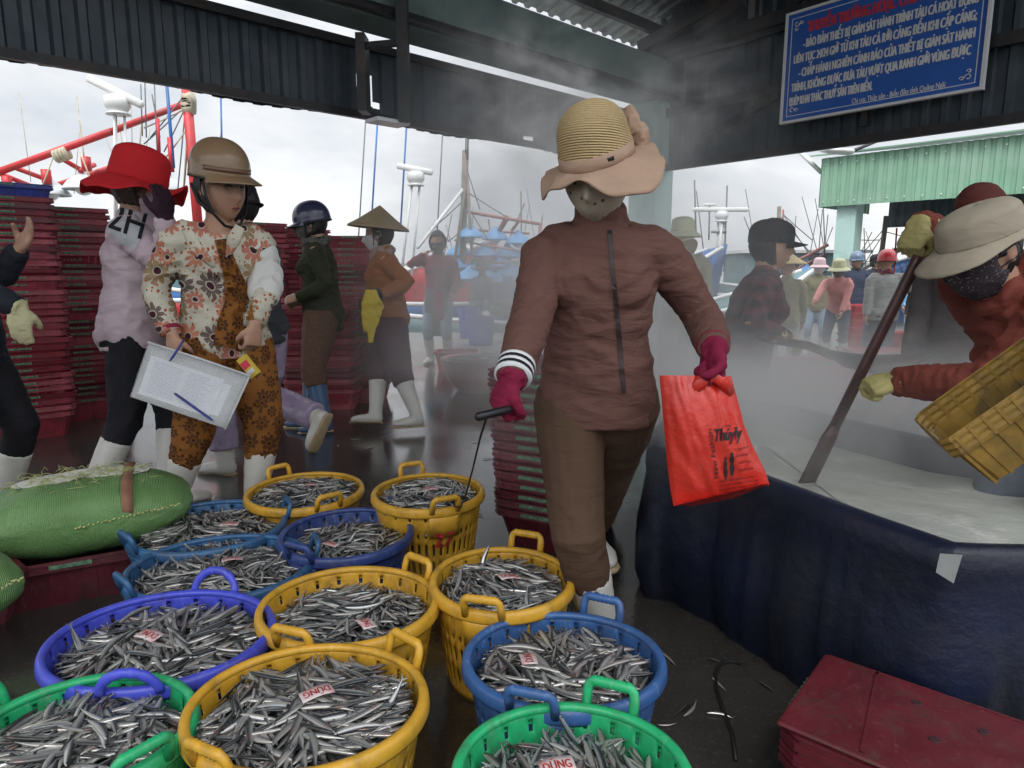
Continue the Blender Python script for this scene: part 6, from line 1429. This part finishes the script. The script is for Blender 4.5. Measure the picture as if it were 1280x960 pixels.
MB().box(c0, (.045, .095, .024), Mp).build('box', MT['packet'], pk, smooth=False, bevel=.002); MB().box(c0+Mp@V((0, .012, .0125)), (.038, .03, .002), Mp).build('red_label', M['redletter'], pk, smooth=False)
MB().box(c0+Mp@V((0, -.022, .0125)), (.036, .018, .002), Mp).build('pale_label', MT['paper'], pk, smooth=False)
# bunch of yellow gloves held by the woman in the conical hat
yg = MB(); base_ = P(463, 368, 4.76)
for k, (dx, L_) in enumerate(((-.02, .26), (0, .34), (.022, .22), (.035, .15))): yg.loft([base_+V((dx*.3, 0, .03)), base_+V((dx, 0, -.06)), base_+V((dx*1.5, .01*k, -L_*.6)), base_+V((dx*1.8-.01, .0, -L_))], [(.03, .02), (.045, .02), (.04, .014), (.016, .01)], V((1, 0, 0)), 10)
tag(yg.build('rubber_gloves', MT['yglove'], remesh=.008, smoothit=2, disp=folds([], .005, 16, 24, 3)), 'bright yellow rubber gloves dangling from the navy gloved hand', 'gloves')
# paddle in the vat
pa, pb = P(1143, 332, 2.10), G(1012, 596, .46)
dd_ = (pb-pa).normalized(); pd_ = tag(empty('wooden_paddle', pb), 'dark wooden stirring paddle held with olive gloves and dipped in the steaming vat', 'paddle')
MB().loft([pa-dd_*.03, pa, pa.lerp(pb, .45), pa.lerp(pb, .75)], [(.017, .013)]*4, V((1, .2, 0)), 10, sq=3).build('shaft', MT['wood'], pd_)
MB().loft([pa.lerp(pb, .74), pa.lerp(pb, .80), pb+dd_*.05], [(.017, .013), (.030, .010), (.034, .008)], V((1, .2, .3)), 10, sq=3).build('blade', MT['wood'], pd_)
# long black scoop of the plaid shirt
sc_pts = [P(905, 408, 3.5), P(960, 424, 3.3), P(1010, 432, 3.15), P(1045, 446, 3.05)]
so_ = tag(empty('long_scoop', sc_pts[0]), 'long handled dark scoop held over the vat by the plaid shirt', 'scoop')
MB().tube(sc_pts, .020, 10).build('handle', MT['wood'], so_)
MB().loft([P(1035, 440, 3.08), P(1060, 450, 3.0), P(1095, 456, 2.95), P(1130, 452, 2.92), P(1162, 444, 2.9)], [(.02, .012), (.07, .03), (.09, .035), (.07, .025), (.01, .006)], V((0, 1, .2)), 14).build('scoop_bowl', M['steel'], so_)
# stained yellow crate tipped over the vat at the right edge
yc = empty('tipped_crate'); tag(yc, 'stained yellow ribbed crate tipped over the vat at the right edge', 'crate')
def rect(l_, w_, z, c_=.025): return [(-l_/2+c_, -w_/2, z), (l_/2-c_, -w_/2, z), (l_/2, -w_/2+c_, z), (l_/2, w_/2-c_, z), (l_/2-c_, w_/2, z), (-l_/2+c_, w_/2, z), (-l_/2, w_/2-c_, z), (-l_/2, -w_/2+c_, z)]
mb = MB(); lv_ = [(.40, .26, 0), (.44, .30, .13)]; vs_ = [p for l_, w_, z in lv_ for p in rect(l_, w_, z)]; mb.add(vs_, [(i, (i+1) % 8, (i+1) % 8+8, i+8) for i in range(8)] + [tuple(range(7, -1, -1))])
for k in range(8):
    x = -.19+k*.054; mb.beam((x, -.130, 0), (x*1.08, -.152, .13), .010, .008, V((0, 1, 0))); mb.beam((x, .130, 0), (x*1.08, .152, .13), .010, .008, V((0, 1, 0)))
    mb.box((x, 0, -.004), (.012, .25, .008))
mb.build('crate_body', MT['ycrate'], yc, smooth=False, world=False)
lp_ = MB()
for k in range(6): vs_ = rect(.46+.008*(k % 2), .32+.008*(k % 2), .125+k*.011)+rect(.46+.008*((k+1) % 2), .32+.008*((k+1) % 2), .125+(k+1)*.011); lp_.add(vs_, [(i, (i+1) % 8, (i+1) % 8+8, i+8) for i in range(8)])
for k in range(9): lp_.box((-.19+k*.0475, -.163, .158), (.008, .006, .06)); lp_.box((-.19+k*.0475, .163, .158), (.008, .006, .06))
lp_.build('ribbed_lip', MT['ycrate'], yc, smooth=False, world=False, solid=.004)
cA, cB = P(1178, 556, 1.45), P(1300, 472, 1.40); ax = (cB-cA).normalized(); up_ = P(1228, 600, 1.62)-P(1195, 545, 1.62); upn = (up_ - ax*up_.dot(ax)).normalized(); zz_ = -upn; yy_ = zz_.cross(ax)
ctr = cA + ax*.150 + upn*.098; yc.matrix_world = Matrix(((ax.x, yy_.x, zz_.x, ctr.x), (ax.y, yy_.y, zz_.y, ctr.y), (ax.z, yy_.z, zz_.z, ctr.z), (0, 0, 0, 1))) @ Matrix.Diagonal((.66, .50, .78, 1))
# ---------------------------------------------------------------- tubs and trays of fish in the steam
def tub(p, sx, sy, h_, yaw, colr, lbl, cat='tub', fish=True, grp='tubs of fish behind the vat'):
    r_ = tag(empty('fish_tub', p, yaw), lbl, cat, grp); mb = MB(); lv_ = [(sx*.82, sy*.82, 0), (sx*.96, sy*.96, h_-.03), (sx*1.03, sy*1.03, h_-.03), (sx*1.04, sy*1.04, h_), (sx*.96, sy*.96, h_), (sx*.93, sy*.93, h_-.08)]
    vs_ = [q for l_, w_, z in lv_ for q in rect(l_, w_, z, .05)]; mb.add(vs_, [(j*8+i, j*8+(i+1) % 8, (j+1)*8+(i+1) % 8, (j+1)*8+i) for j in range(5) for i in range(8)] + [tuple(range(7, -1, -1))])
    mb.build('tub_body', colr, r_, smooth=False, world=False)
    return r_
far_items = []
def fishin(p, sx, sy, z, yaw, n, L_=.10, seed=0):
    rr = random.Random(seed)
    for k in range(n):
        x, y = (rr.random()-.5)*sx*.82, (rr.random()-.5)*sy*.82; q = V((p[0]+x*math.cos(yaw)-y*math.sin(yaw), p[1]+x*math.sin(yaw)+y*math.cos(yaw), z+rr.uniform(0, .03)))
        far_items.append((rr.randrange(8), fish_matrix(rr, q, L_*rr.uniform(.9, 1.2), rr.random()*6.3, rr.gauss(0, .2), rr.gauss(0, .5)), rr.random()*.5))
TB = [(1165, 3.1, .44, .70, .46, -.25, 'dark', 'large maroon tub of fish just beyond the vat under the rust red sleeve'), (1010, 3.7, .40, .9, .5, .1, 'dark', 'long maroon tub of fish in the steam below the paddle'),
      (1035, 5.4, .42, .8, .5, .05, 'crate', 'red tub of fish in front of the pink jacket'), (1140, 6.2, .40, .9, .5, -.1, 'crate', 'red tub of fish in front of the wine red trousers'), (1225, 5.0, .40, .8, .5, .3, 'crate', 'red tub behind the rust red sleeve at the right')]
for i, (px, Y, h_, sx, sy, yw, c_, lb) in enumerate(TB):
    x = P(px, 335, Y).x; z0 = 0 if Y < 4.5 else 0.0; tub(V((x, Y, z0)), sx, sy, h_, yw, M['crate_dark'] if c_ == 'dark' else M['crate_bright'], lb); fishin((x, Y), sx, sy, h_-.06, yw, 170, .11, i)
vs_ = []
bs_p = G(600, 488, 0); bs_ = tag(empty('fish_basin', bs_p), 'round red basin heaped with white fish on the wet floor in the steam', 'basin')
MB().lathe([(.20, 0), (.30, .10), (.345, .24), (.36, .30), (.375, .31), (.365, .32), (.33, .29), (.30, .22)], 40, c=bs_p).build('bowl', mat('faded_pink_plastic', (.38, .13, .13), .4), bs_)
far_items += heap_items(bs_p, .32, .32, .26, .07, .13, 120, 77)
p_ = G(572, 462, 0); tub(V((p_.x, p_.y, 0)), .5, .36, .22, 0, M['crate_bright'], 'small red tray beyond the round basin near the quay edge', grp=None, fish=False); fishin((p_.x, p_.y), .5, .36, .17, 0, 60, .1, 9)
p_ = P(600, 335, 10.4); tub(V((p_.x, 10.4, 0)), .42, .4, .42, .1, M['crateblue'], 'blue bin at the quay edge beside the raised hand worker', 'bin', grp=None)
tub(V((P(585, 335, 11.4).x, 11.4, 0)), .35, .35, .5, .1, M['crateblue'], 'taller blue bin standing behind the maroon shirt worker', 'bin', grp=None)
o = bpy.data.objects.new('fish_catch', fish_mesh(far_items, 'fish_catch')); COL.objects.link(o); tag(o, 'pale fish filling the red tubs and the round basin beyond the vat', 'fish', kind='stuff')
for (px, Y, n) in ((1082, 10.6, 7), (1150, 9.6, 4)):
    for k in range(n): crate('bright', V((P(px, 335, Y).x, Y, -.24+k*.11)), R(4)+random.gauss(0, .03), ('topmost' if k == n-1 else 'lowest' if k == 0 else 'middle') + (' bright red crate stacked behind the pink jacket' if px == 1078 else ' bright red crate stacked by the wine red trousers'), f'bright red crates on the lower quay at px' if False else ('bright red crates behind the pink jacket' if px == 1078 else 'bright red crates by the wine red trousers'))
# ---------------------------------------------------------------- boats
MB_ = dict(red=mat('boat_red_paint', (.50, .03, .035), .45, .15, 4, .2, dirt=(.28, .08, .06), ds=5), bwhite=mat('boat_white_paint', (.62, .63, .62), .45, .1, 3), bblue=mat('boat_blue_paint', (.03, .12, .34), .45, .2, 3), wood=mat('weathered_wood', (.19, .165, .14), .8, .3, 8, .4), rope=mat('pale_rope', (.42, .38, .28), .8), wire=mat('grey_wire', (.12, .13, .14), .6),
           shade=mat('pale_blue_lamp_shade', (.10, .33, .66), .35, .12, 6, dirt=(.30, .50, .70), ds=9), wshade=mat('white_lamp_shade', (.55, .58, .60), .35, .1, 6), redbr=mat('faded_red_steel', (.30, .12, .11), .6, .2, 6), cab=mat('cabin_green', (.12, .22, .24), .6, .2, 2), glass=mat('dark_window', (.03, .035, .04), .15))
def boat(lbl, cx, cyy, yaw, L_=14, W_=4.2, col_='bblue', deck=.5, grp='fishing boats moored at the quay', cabin=True, cabx=-.2):
    rt_ = empty('fishing_boat', (cx, cyy, -1.2), yaw); tag(rt_, lbl, 'boat', grp); mb = MB(); n = 26
    def f(u, v):
        x = (u-.5)*L_; wd = W_/2*(1-abs(2*u-1)**3.2)**.75 if u > .5 else W_/2*(1-abs(2*u-1)**6*.35); sh = 1.0+.9*max(0, (2*u-1))**2.4+.25*max(0, 1-2*u)**2; z = (1.2+deck)*sh*v
        return V((x + .5*max(0, 2*u-1)*v, wd*(.55+.45*v**.6), z))
    for s_ in (1, -1):
        mb.grid(lambda u, v: V((f(u, v).x, f(u, v).y*s_, f(u, v).z)), n, 8)
    mb.grid(lambda u, v: V((-L_/2, (v-.5)*f(0, u).y*2, f(0, u).z)), 8, 6); mb.build('hull', MB_[col_], rt_, world=False, solid=.05)
    dk = MB(); dk.grid(lambda u, v: V((f(u, .8).x, f(u, .8).y*(v*2-1)*.98, f(u, .8).z)), n, 4); dk.build('deck', MB_['wood'], rt_, world=False)
    rl = MB()
    for s_ in (1, -1): rl.tube([V((f(u, 1).x, f(u, 1).y*s_, f(u, 1).z+.03)) for u in np.linspace(0, .98, 24)], .05, 6)
    rl.build('gunwale', MB_['bwhite'], rt_, world=False)
    if cabin:
        c = MB(); c.box((cabx*L_, 0, 1.2+deck+.55), (L_*.26, W_*.62, 1.1)); cb_ = c.build('wheelhouse', MB_['cab'], rt_, world=False, smooth=False, bevel=.03)
        w_ = MB()
        for k in range(4):
            for s_ in (1, -1): w_.box((cabx*L_-L_*.09+k*L_*.06, s_*W_*.312, 1.2+deck+.75), (.45, .02, .38))
        w_.build('window', MB_['glass'], cb_, smooth=False, world=False); MB().box((cabx*L_, 0, 1.2+deck+1.14), (L_*.29, W_*.68, .08)).build('cabin_roof', MB_['bwhite'], rt_, world=False, smooth=False)
    rt_['_'] = 0; del rt_['_']; INV = Matrix.Translation(V((cx, cyy, -1.2))) @ Matrix.Rotation(yaw, 4, 'Z'); BI[rt_.name] = INV.inverted(); return rt_
BI = {}
def bpart(rt_, mb, name, m_):
    Mi = BI[rt_.name]; b2 = MB(); b2.merge(mb, Mi); return b2.build(name, m_, rt_, world=False)
def pole(rt_, a, b_, Y0, Y1, wpx, m_, name='pole', mb=None, build=True):
    p, q = P(*a, Y0), P(*b_, Y1); r0 = wpx/2/FPX*Y0; x = (mb or MB()).tube([p, p.lerp(q, .5), q], r0, 8); return bpart(rt_, x, name, MB_[m_]) if build else x
def radar(rt_, bar0, bar1, hub, foot, Y, th=8, legs=3):
    p, q, h_, f_ = P(*bar0, Y), P(*bar1, Y), P(*hub, Y), P(*foot, Y); s_ = Y/FPX
    o_ = bpart(rt_, MB().loft([p, p.lerp(q, .03), p.lerp(q, .97), q], [(th*.3*s_, th*.3*s_), (th*.5*s_, th*.6*s_), (th*.5*s_, th*.6*s_), (th*.3*s_, th*.3*s_)], V((0, 1, 0)), 10, sq=3), 'radar_scanner', MB_['bwhite'])
    mid = p.lerp(q, .52); bpart(rt_, MB().lathe([(.01, 0), (th*.9*s_, 0), (th*1.7*s_, -th*.3*s_), (th*1.8*s_, -th*1.5*s_), (th*1.5*s_, -th*2.0*s_), (th*1.2*s_, -th*2.3*s_), (th*1.7*s_, -th*2.6*s_), (th*1.7*s_, -th*2.8*s_), (.01, -th*2.9*s_)], 20, c=mid-V((0, 0, th*.4*s_))), 'radar_drum', MB_['bwhite'])
    mb = MB()
    for k in range(legs): a = 2*math.pi*k/legs+.4; mb.tube([mid+V((math.cos(a)*th*.8*s_, math.sin(a)*th*.8*s_, -th*2.8*s_)), f_+V((math.cos(a)*th*1.1*s_, math.sin(a)*th*1.1*s_, 0))], 1.6*s_, 6)
    bpart(rt_, mb, 'radar_legs', MB_['bwhite'])
def shade(rt_, px, py, Y, wpx, m_='shade', neck='bwhite'):
    c = P(px, py, Y); s_ = wpx/2*Y/FPX; o_ = bpart(rt_, MB().lathe([(.12, .95), (.2, .93), (.22, .72), (.42, .62), (.72, .40), (.92, .14), (1.0, 0), (1.0, -.06), (.96, -.05)], 26, c=c, fn=lambda p, th, j: p*s_), 'lamp_shade', MB_[m_])
    bpart(rt_, MB().ell(c+V((0, 0, .05*s_)), (.45*s_, .45*s_, .40*s_), None, 12, 8), 'lamp_bulb', MB_['bwhite'])
def wires(rt_, lines, Y, r_=.008, m_='wire', name='rigging'):
    mb = MB()
    for ln_ in lines: 
        a, b_ = P(*ln_[0], Y), P(*ln_[1], Y); mb.tube([a, a.lerp(b_, .5)-V((0, 0, .01*(b_-a).length)), b_], r_, 5)
    bpart(rt_, mb, name, MB_[m_])
# red boomed boat at the left
bA_ = boat('fishing boat with red booms, white radar and red mast beyond the left crates', -8.2, 16.2, R(12), 15, 4.4, 'red', .45, cabx=.05)
Y = 13.6
pole(bA_, (-30, 225), (140, 164), Y, Y, 9, 'red', 'boom'); pole(bA_, (35, 243), (150, 206), Y+.6, Y+.6, 7, 'red', 'boom'); pole(bA_, (140, 164), (235, 128), Y, Y, 8, 'red', 'boom')
for a, b_ in (((14, 208), (52, 222)), ((70, 194), (104, 214)), ((0, 217), (52, 238)), ((100, 214), (118, 206)), ((150, 206), (190, 190))): pole(bA_, a, b_, Y+.1, Y+.5, 6, 'red', 'boom_strut')
for px, py in ((57, 212), (107, 196), (8, 220)): pole(bA_, (px, py), (px+2, py+18), Y, Y, 11, 'red', 'lamp_bracket')
pole(bA_, (233, 112), (249, 300), Y-.5, Y-.5, 12, 'red', 'mast'); MM = MB()
for k in range(5): MM.loft([P(230, 124+k*3, Y-.5), P(242, 123+k*3, Y-.5)], [.12, .12], V((0, 0, 1)), 10)
bpart(bA_, MM, 'rope_binding', MB_['rope'])
MM = MB()
for k in range(4): MM.loft([P(70+k*4, 196-k*1.4, Y-.02), P(73+k*4, 195-k*1.4, Y-.02)], [.13, .13], V((0, 0, 1)), 10)
bpart(bA_, MM, 'rope_coil', MB_['rope'])
for px, py, w_ in ((62, 243, 46), (105, 236, 46), (213, 238, 40), (18, 246, 30)): shade(bA_, px, py, Y+.2, w_, 'wshade')
radar(bA_, (109, 97), (179, 132), (148, 130), (150, 290), 12.8, 8)
wires(bA_, (((181, 100), (183, 172)), ((176, 105), (178, 170)), ((190, 118), (200, 172)), ((193, 105), (197, 200)), ((228, 122), (188, 172)), ((226, 138), (180, 180)), ((232, 132), (222, 240)), ((238, 140), (230, 238)), ((205, 190), (230, 138))), 13.3, .012)
wires(bA_, (((228, 138), (180, 160)), ((231, 165), (205, 200)), ((236, 128), (229, 245)), ((100, 190), (120, 240)), ((66, 198), (50, 240))), 13.1, .014, 'rope', 'rope')
pole(bA_, (208, 100), (217, 210), 13.0, 13.0, 4, 'bblue', 'whip_antenna'); pole(bA_, (197, 148), (199, 190), 13, 13, 4, 'red', 'pole'); pole(bA_, (212, 172), (215, 215), 13, 13, 6, 'red', 'pole'); pole(bA_, (276, 120), (278, 215), 13.5, 13.5, 2.2, 'bblue', 'flag_pole')
MB2 = MB().grid(lambda u, v: P(277-5*u*v, 164+32*v, 13.5)+V((0, .03*math.sin(u*5+v*4), 0)), 6, 8); bpart(bA_, MB2, 'red_flag', MB_['red'])
# boat with blue lamp shades
bB_ = boat('fishing boat with rows of blue lamp shades on a faded red frame', -1.6, 16.9, R(4), 13, 4.2, 'bblue', .35, cabx=-.3)
Y = 14.0
pole(bB_, (582, 188), (577, 360), Y, Y, 8, 'wood', 'mast'); pole(bB_, (583, 222), (568, 330), Y, Y-.3, 4, 'wood', 'mast_stay'); pole(bB_, (584, 222), (591, 330), Y, Y-.3, 4, 'wood', 'mast_stay'); pole(bB_, (580, 235), (522, 310), Y, Y-1, 4, 'bwhite', 'boom')
pole(bB_, (584, 265), (675, 280), Y, Y, 4, 'redbr', 'lamp_frame'); pole(bB_, (584, 287), (662, 292), Y+.5, Y+.5, 3, 'redbr', 'lamp_frame'); pole(bB_, (675, 280), (674, 308), Y, Y, 3.5, 'redbr', 'lamp_frame'); pole(bB_, (634, 272), (622, 292), Y, Y+.4, 7, 'redbr', 'frame_strut'); pole(bB_, (650, 274), (640, 288), Y, Y+.4, 4, 'redbr', 'frame_strut'); pole(bB_, (568, 300), (675, 318), Y, Y, 2.5, 'redbr', 'lamp_frame'); pole(bB_, (566, 322), (660, 332), Y, Y, 2.5, 'redbr', 'lamp_frame')
for px, py in ((588, 296), (619, 299), (648, 304), (574, 318), (605, 319), (634, 320), (656, 322), (569, 334), (597, 335), (586, 348), (612, 346), (640, 345), (625, 333), (662, 336), (652, 350), (672, 346), (668, 326), (598, 352), (626, 352)): shade(bB_, px, py, Y+random.uniform(-.3, .4), 33)
radar(bB_, (496, 207), (541, 216), (517, 215), (508, 345), 13.5, 6, 2)
wires(bB_, (((584, 240), (640, 275)), ((580, 250), (536, 290)), ((583, 210), (600, 262)), ((536, 286), (560, 310)), ((583, 255), (610, 300)), ((541, 280), (562, 302)), ((560, 302), (575, 290))), Y, .012)
for a, b_, w_, mm in (((457, 150), (448, 300), 1.6, 'wire'), ((472, 150), (463, 300), 2.2, 'bblue'), ((508, 160), (501, 280), 2.2, 'bblue'), ((553, 170), (546, 300), 1.6, 'wire'), ((586, 150), (584, 200), 2.4, 'wire'), ((583, 150), (582, 192), 1.5, 'wire')): pole(bB_, a, b_, 13.5, 13.5, w_, mm, 'whip_antenna')
# low dark work boat at the quay where the seated worker is
bD_ = boat('low dark wooden boat at the quay carrying the seated worker', 1.4, 14.2, R(3), 9, 2.4, 'cab', .05, cabin=False)
for a, b_, w_ in (((604, 388), (700, 350), 5), ((598, 372), (640, 380), 4), ((575, 395), (640, 392), 3)): pole(bD_, a, b_, 13, 13.4, w_, 'wood', 'pole')
for px, py in ((625, 388), (640, 392), (632, 382)): bpart(bD_, MB().ell(P(px, py, 13), (.22, .15, .12)), 'net_bundle', M['steel'])
bpart(bD_, MB().tube([P(612, 400, 12.8), P(612, 416, 12.8)], .09, 10), 'red_canister', MB_['red'])
# boats at the right
bC_ = boat('fishing boat with a wide white radar scanner beyond the plaid shirt', 5.6, 19.5, R(-6), 13, 4.2, 'bblue', .45)
radar(bC_, (866, 262), (936, 262), (899, 264), (897, 345), 17.5, 4.5, 3)
for a, b_ in (((868, 225), (870, 290)), ((909, 232), (905, 340)), ((887, 256), (886, 300))): pole(bC_, a, b_, 17.5, 17.5, 2, 'wire', 'whip_antenna')
pole(bC_, (880, 256), (894, 256), 17.5, 17.5, 3, 'bwhite', 'pole'); pole(bC_, (889, 290), (908, 290), 17.5, 17.5, 3, 'wire', 'crossbar')
pole(bC_, (974, 258), (972, 345), 18, 18, 5, 'wood', 'mast'); pole(bC_, (979, 262), (979, 345), 18, 18, 2.2, 'red', 'pole')
wires(bC_, (((979, 268), (1030, 345)), ((979, 268), (1015, 300)), ((975, 270), (1025, 330)), ((995, 270), (988, 350)), ((1035, 268), (1028, 340)), ((1028, 262), (1022, 330)), ((979, 270), (940, 340))), 17.8, .012)
bE_ = boat('fishing boat with a brown mast and long boom behind the red helmet', 10.4, 19.8, R(-4), 12, 4.0, 'cab', .45)
pole(bE_, (985, 332), (1035, 306), 17.5, 17.5, 4, 'redbr', 'boom'); pole(bE_, (990, 340), (1030, 318), 17.9, 17.9, 3, 'redbr', 'boom'); pole(bE_, (1000, 325), (1012, 334), 17.5, 17.9, 3, 'redbr', 'boom_strut'); pole(bE_, (1015, 318), (1022, 332), 17.5, 17.9, 3, 'redbr', 'boom_strut')
for px, py in ((1008, 340), (1022, 338), (1015, 348)): shade(bE_, px, py, 17.6, 20)
pole(bE_, (1108, 270), (1094, 380), 17, 17, 6, 'wood', 'mast'); pole(bE_, (1068, 342), (1150, 300), 16.5, 16.5, 4, 'wood', 'boom'); pole(bE_, (1121, 285), (1117, 345), 17, 17, 2, 'red', 'pole'); pole(bE_, (1120, 310), (1117, 330), 17, 17, 5, 'red', 'pole')
wires(bE_, (((1106, 285), (1066, 330)), ((1106, 290), (1060, 360)), ((1105, 300), (1075, 370)), ((1108, 290), (1150, 300)), ((1075, 330), (1200, 290)), ((1075, 300), (1100, 300)), ((1080, 285), (1082, 340)), ((1066, 300), (1068, 345)), ((1090, 290), (1060, 345)), ((1115, 340), (1160, 320)), ((1125, 360), (1200, 310))), 16.8, .011)
for px, py in ((1183, 330), (1200, 326), (1165, 332)): shade(bE_, px, py, 17, 22)
rr = random.Random(21)
for bt_, x0, x1, yt, yb, Yb in ((bB_, 540, 690, 235, 330, 14.6), (bC_, 870, 1030, 235, 340, 18.5), (bE_, 1030, 1240, 275, 345, 17.4), (bA_, 0, 250, 110, 235, 13.9)):
    MMx = MB()
    for k in range(9):
        xa = rr.uniform(x0, x1); MMx.tube([P(xa, rr.uniform(yt, (yt+yb)/2), Yb), P(xa+rr.gauss(0, 14), yb+rr.uniform(-10, 10), Yb)], rr.choice((.008, .011, .016)), 4)
    bpart(bt_, MMx, 'loose_rigging', MB_[rr.choice(('wire', 'rope', 'wood'))])['kind'] = 'stuff'
# stray fish and scales dropped on the wet floor
fl_it = []
for k in range(22):
    px_, py_ = rr.choice(((600, 560), (580, 640), (860, 780), (905, 840), (760, 860), (560, 700), (430, 560), (870, 900), (640, 640))); q = G(px_+rr.gauss(0, 30), py_+rr.gauss(0, 22), .006)
    if all(math.hypot((q.x-b_['c'].x)/(b_['rx']+.02), (q.y-b_['c'].y)/(b_['ry']+.02)) > 1 for b_ in BK): fl_it.append((rr.randrange(8), fish_matrix(rr, q, rr.uniform(.05, .09), rr.random()*6.3, 0, rr.gauss(0, .2)), rr.random()))
o = bpy.data.objects.new('fallen_fish', fish_mesh(fl_it, 'fallen_fish')); COL.objects.link(o); tag(o, 'small fish and scraps dropped on the wet concrete floor', 'fish', kind='stuff')
# ---------------------------------------------------------------- steam
m = bpy.data.materials.new('steam'); m.use_nodes = True; t = m.node_tree; t.nodes.clear(); h = T(t)
ou = h.n('ShaderNodeOutputMaterial'); pv = h.n('ShaderNodeVolumePrincipled'); h.l(pv.outputs[0], ou.inputs['Volume']); pv.inputs['Color'].default_value = (1, 1, 1, 1); pv.inputs['Anisotropy'].default_value = .2
ge = h.n('ShaderNodeNewGeometry').outputs['Position']
nz = h.noise(ge, 1.5, 5, .62, .9); nzf = h.ramp(nz, [(.38, .08), (.60, 1.15)]); nw = h.ramp(h.noise(ge, 3.4, 6, .65, 1.2), [(.50, 0.0), (.63, 1.0)])
tot = None
BL = [((1.20, 2.75, .60), (.95, .58, .20), 3.6, 0), ((.80, 3.9, .70), (.70, 1.2, .62), .95, 0), ((.30, 4.5, .8), (.75, 1.2, 1.1), 1.5, 0), ((-.15, 5.8, .6), (.9, 1.6, .9), .45, 0), ((2.3, 4.6, .45), (1.6, 1.2, .35), .30, 0),
      ((.14, 3.35, 1.95), (.32, .40, .27), 5.0, 1), ((.80, 3.30, 1.90), (.26, .40, .20), 2.4, 1), ((.0, 4.0, 1.4), (.5, .7, .5), .5, 1)]
for c_, s_, k_, wsp in BL:
    d1 = h.n('ShaderNodeVectorMath', operation='SUBTRACT'); h.l(ge, d1.inputs[0]); d1.inputs[1].default_value = c_
    d2 = h.n('ShaderNodeVectorMath', operation='DIVIDE'); h.l(d1.outputs[0], d2.inputs[0]); d2.inputs[1].default_value = s_
    d3 = h.n('ShaderNodeVectorMath', operation='DOT_PRODUCT'); h.l(d2.outputs[0], d3.inputs[0]); h.l(d2.outputs[0], d3.inputs[1])
    v = h.math('MULTIPLY', h.math('POWER', 2.718, h.math('MULTIPLY', d3.outputs['Value'], -1.15)), k_); v = h.math('MULTIPLY', v, nw if wsp else nzf); tot = v if tot is None else h.math('ADD', tot, v)
tot = h.math('MULTIPLY', tot, 1.0); h.l(h.math('MAXIMUM', h.math('SUBTRACT', tot, .012), 0), pv.inputs['Density'])
STEAMK = tot.node
bx = MB().box((1.2, 4.4, 1.425), (5.2, 5.8, 1.95)); stm = bx.build('steam', m, smooth=False); tag(stm, 'white steam rising from the vat and drifting past the sun hat', 'steam', kind='stuff')
for kk, rt0 in CR.items():
    if kk not in used:
        for c in [c for c in COL.objects if c.parent == rt0]: bpy.data.objects.remove(c)
        bpy.data.objects.remove(rt0)
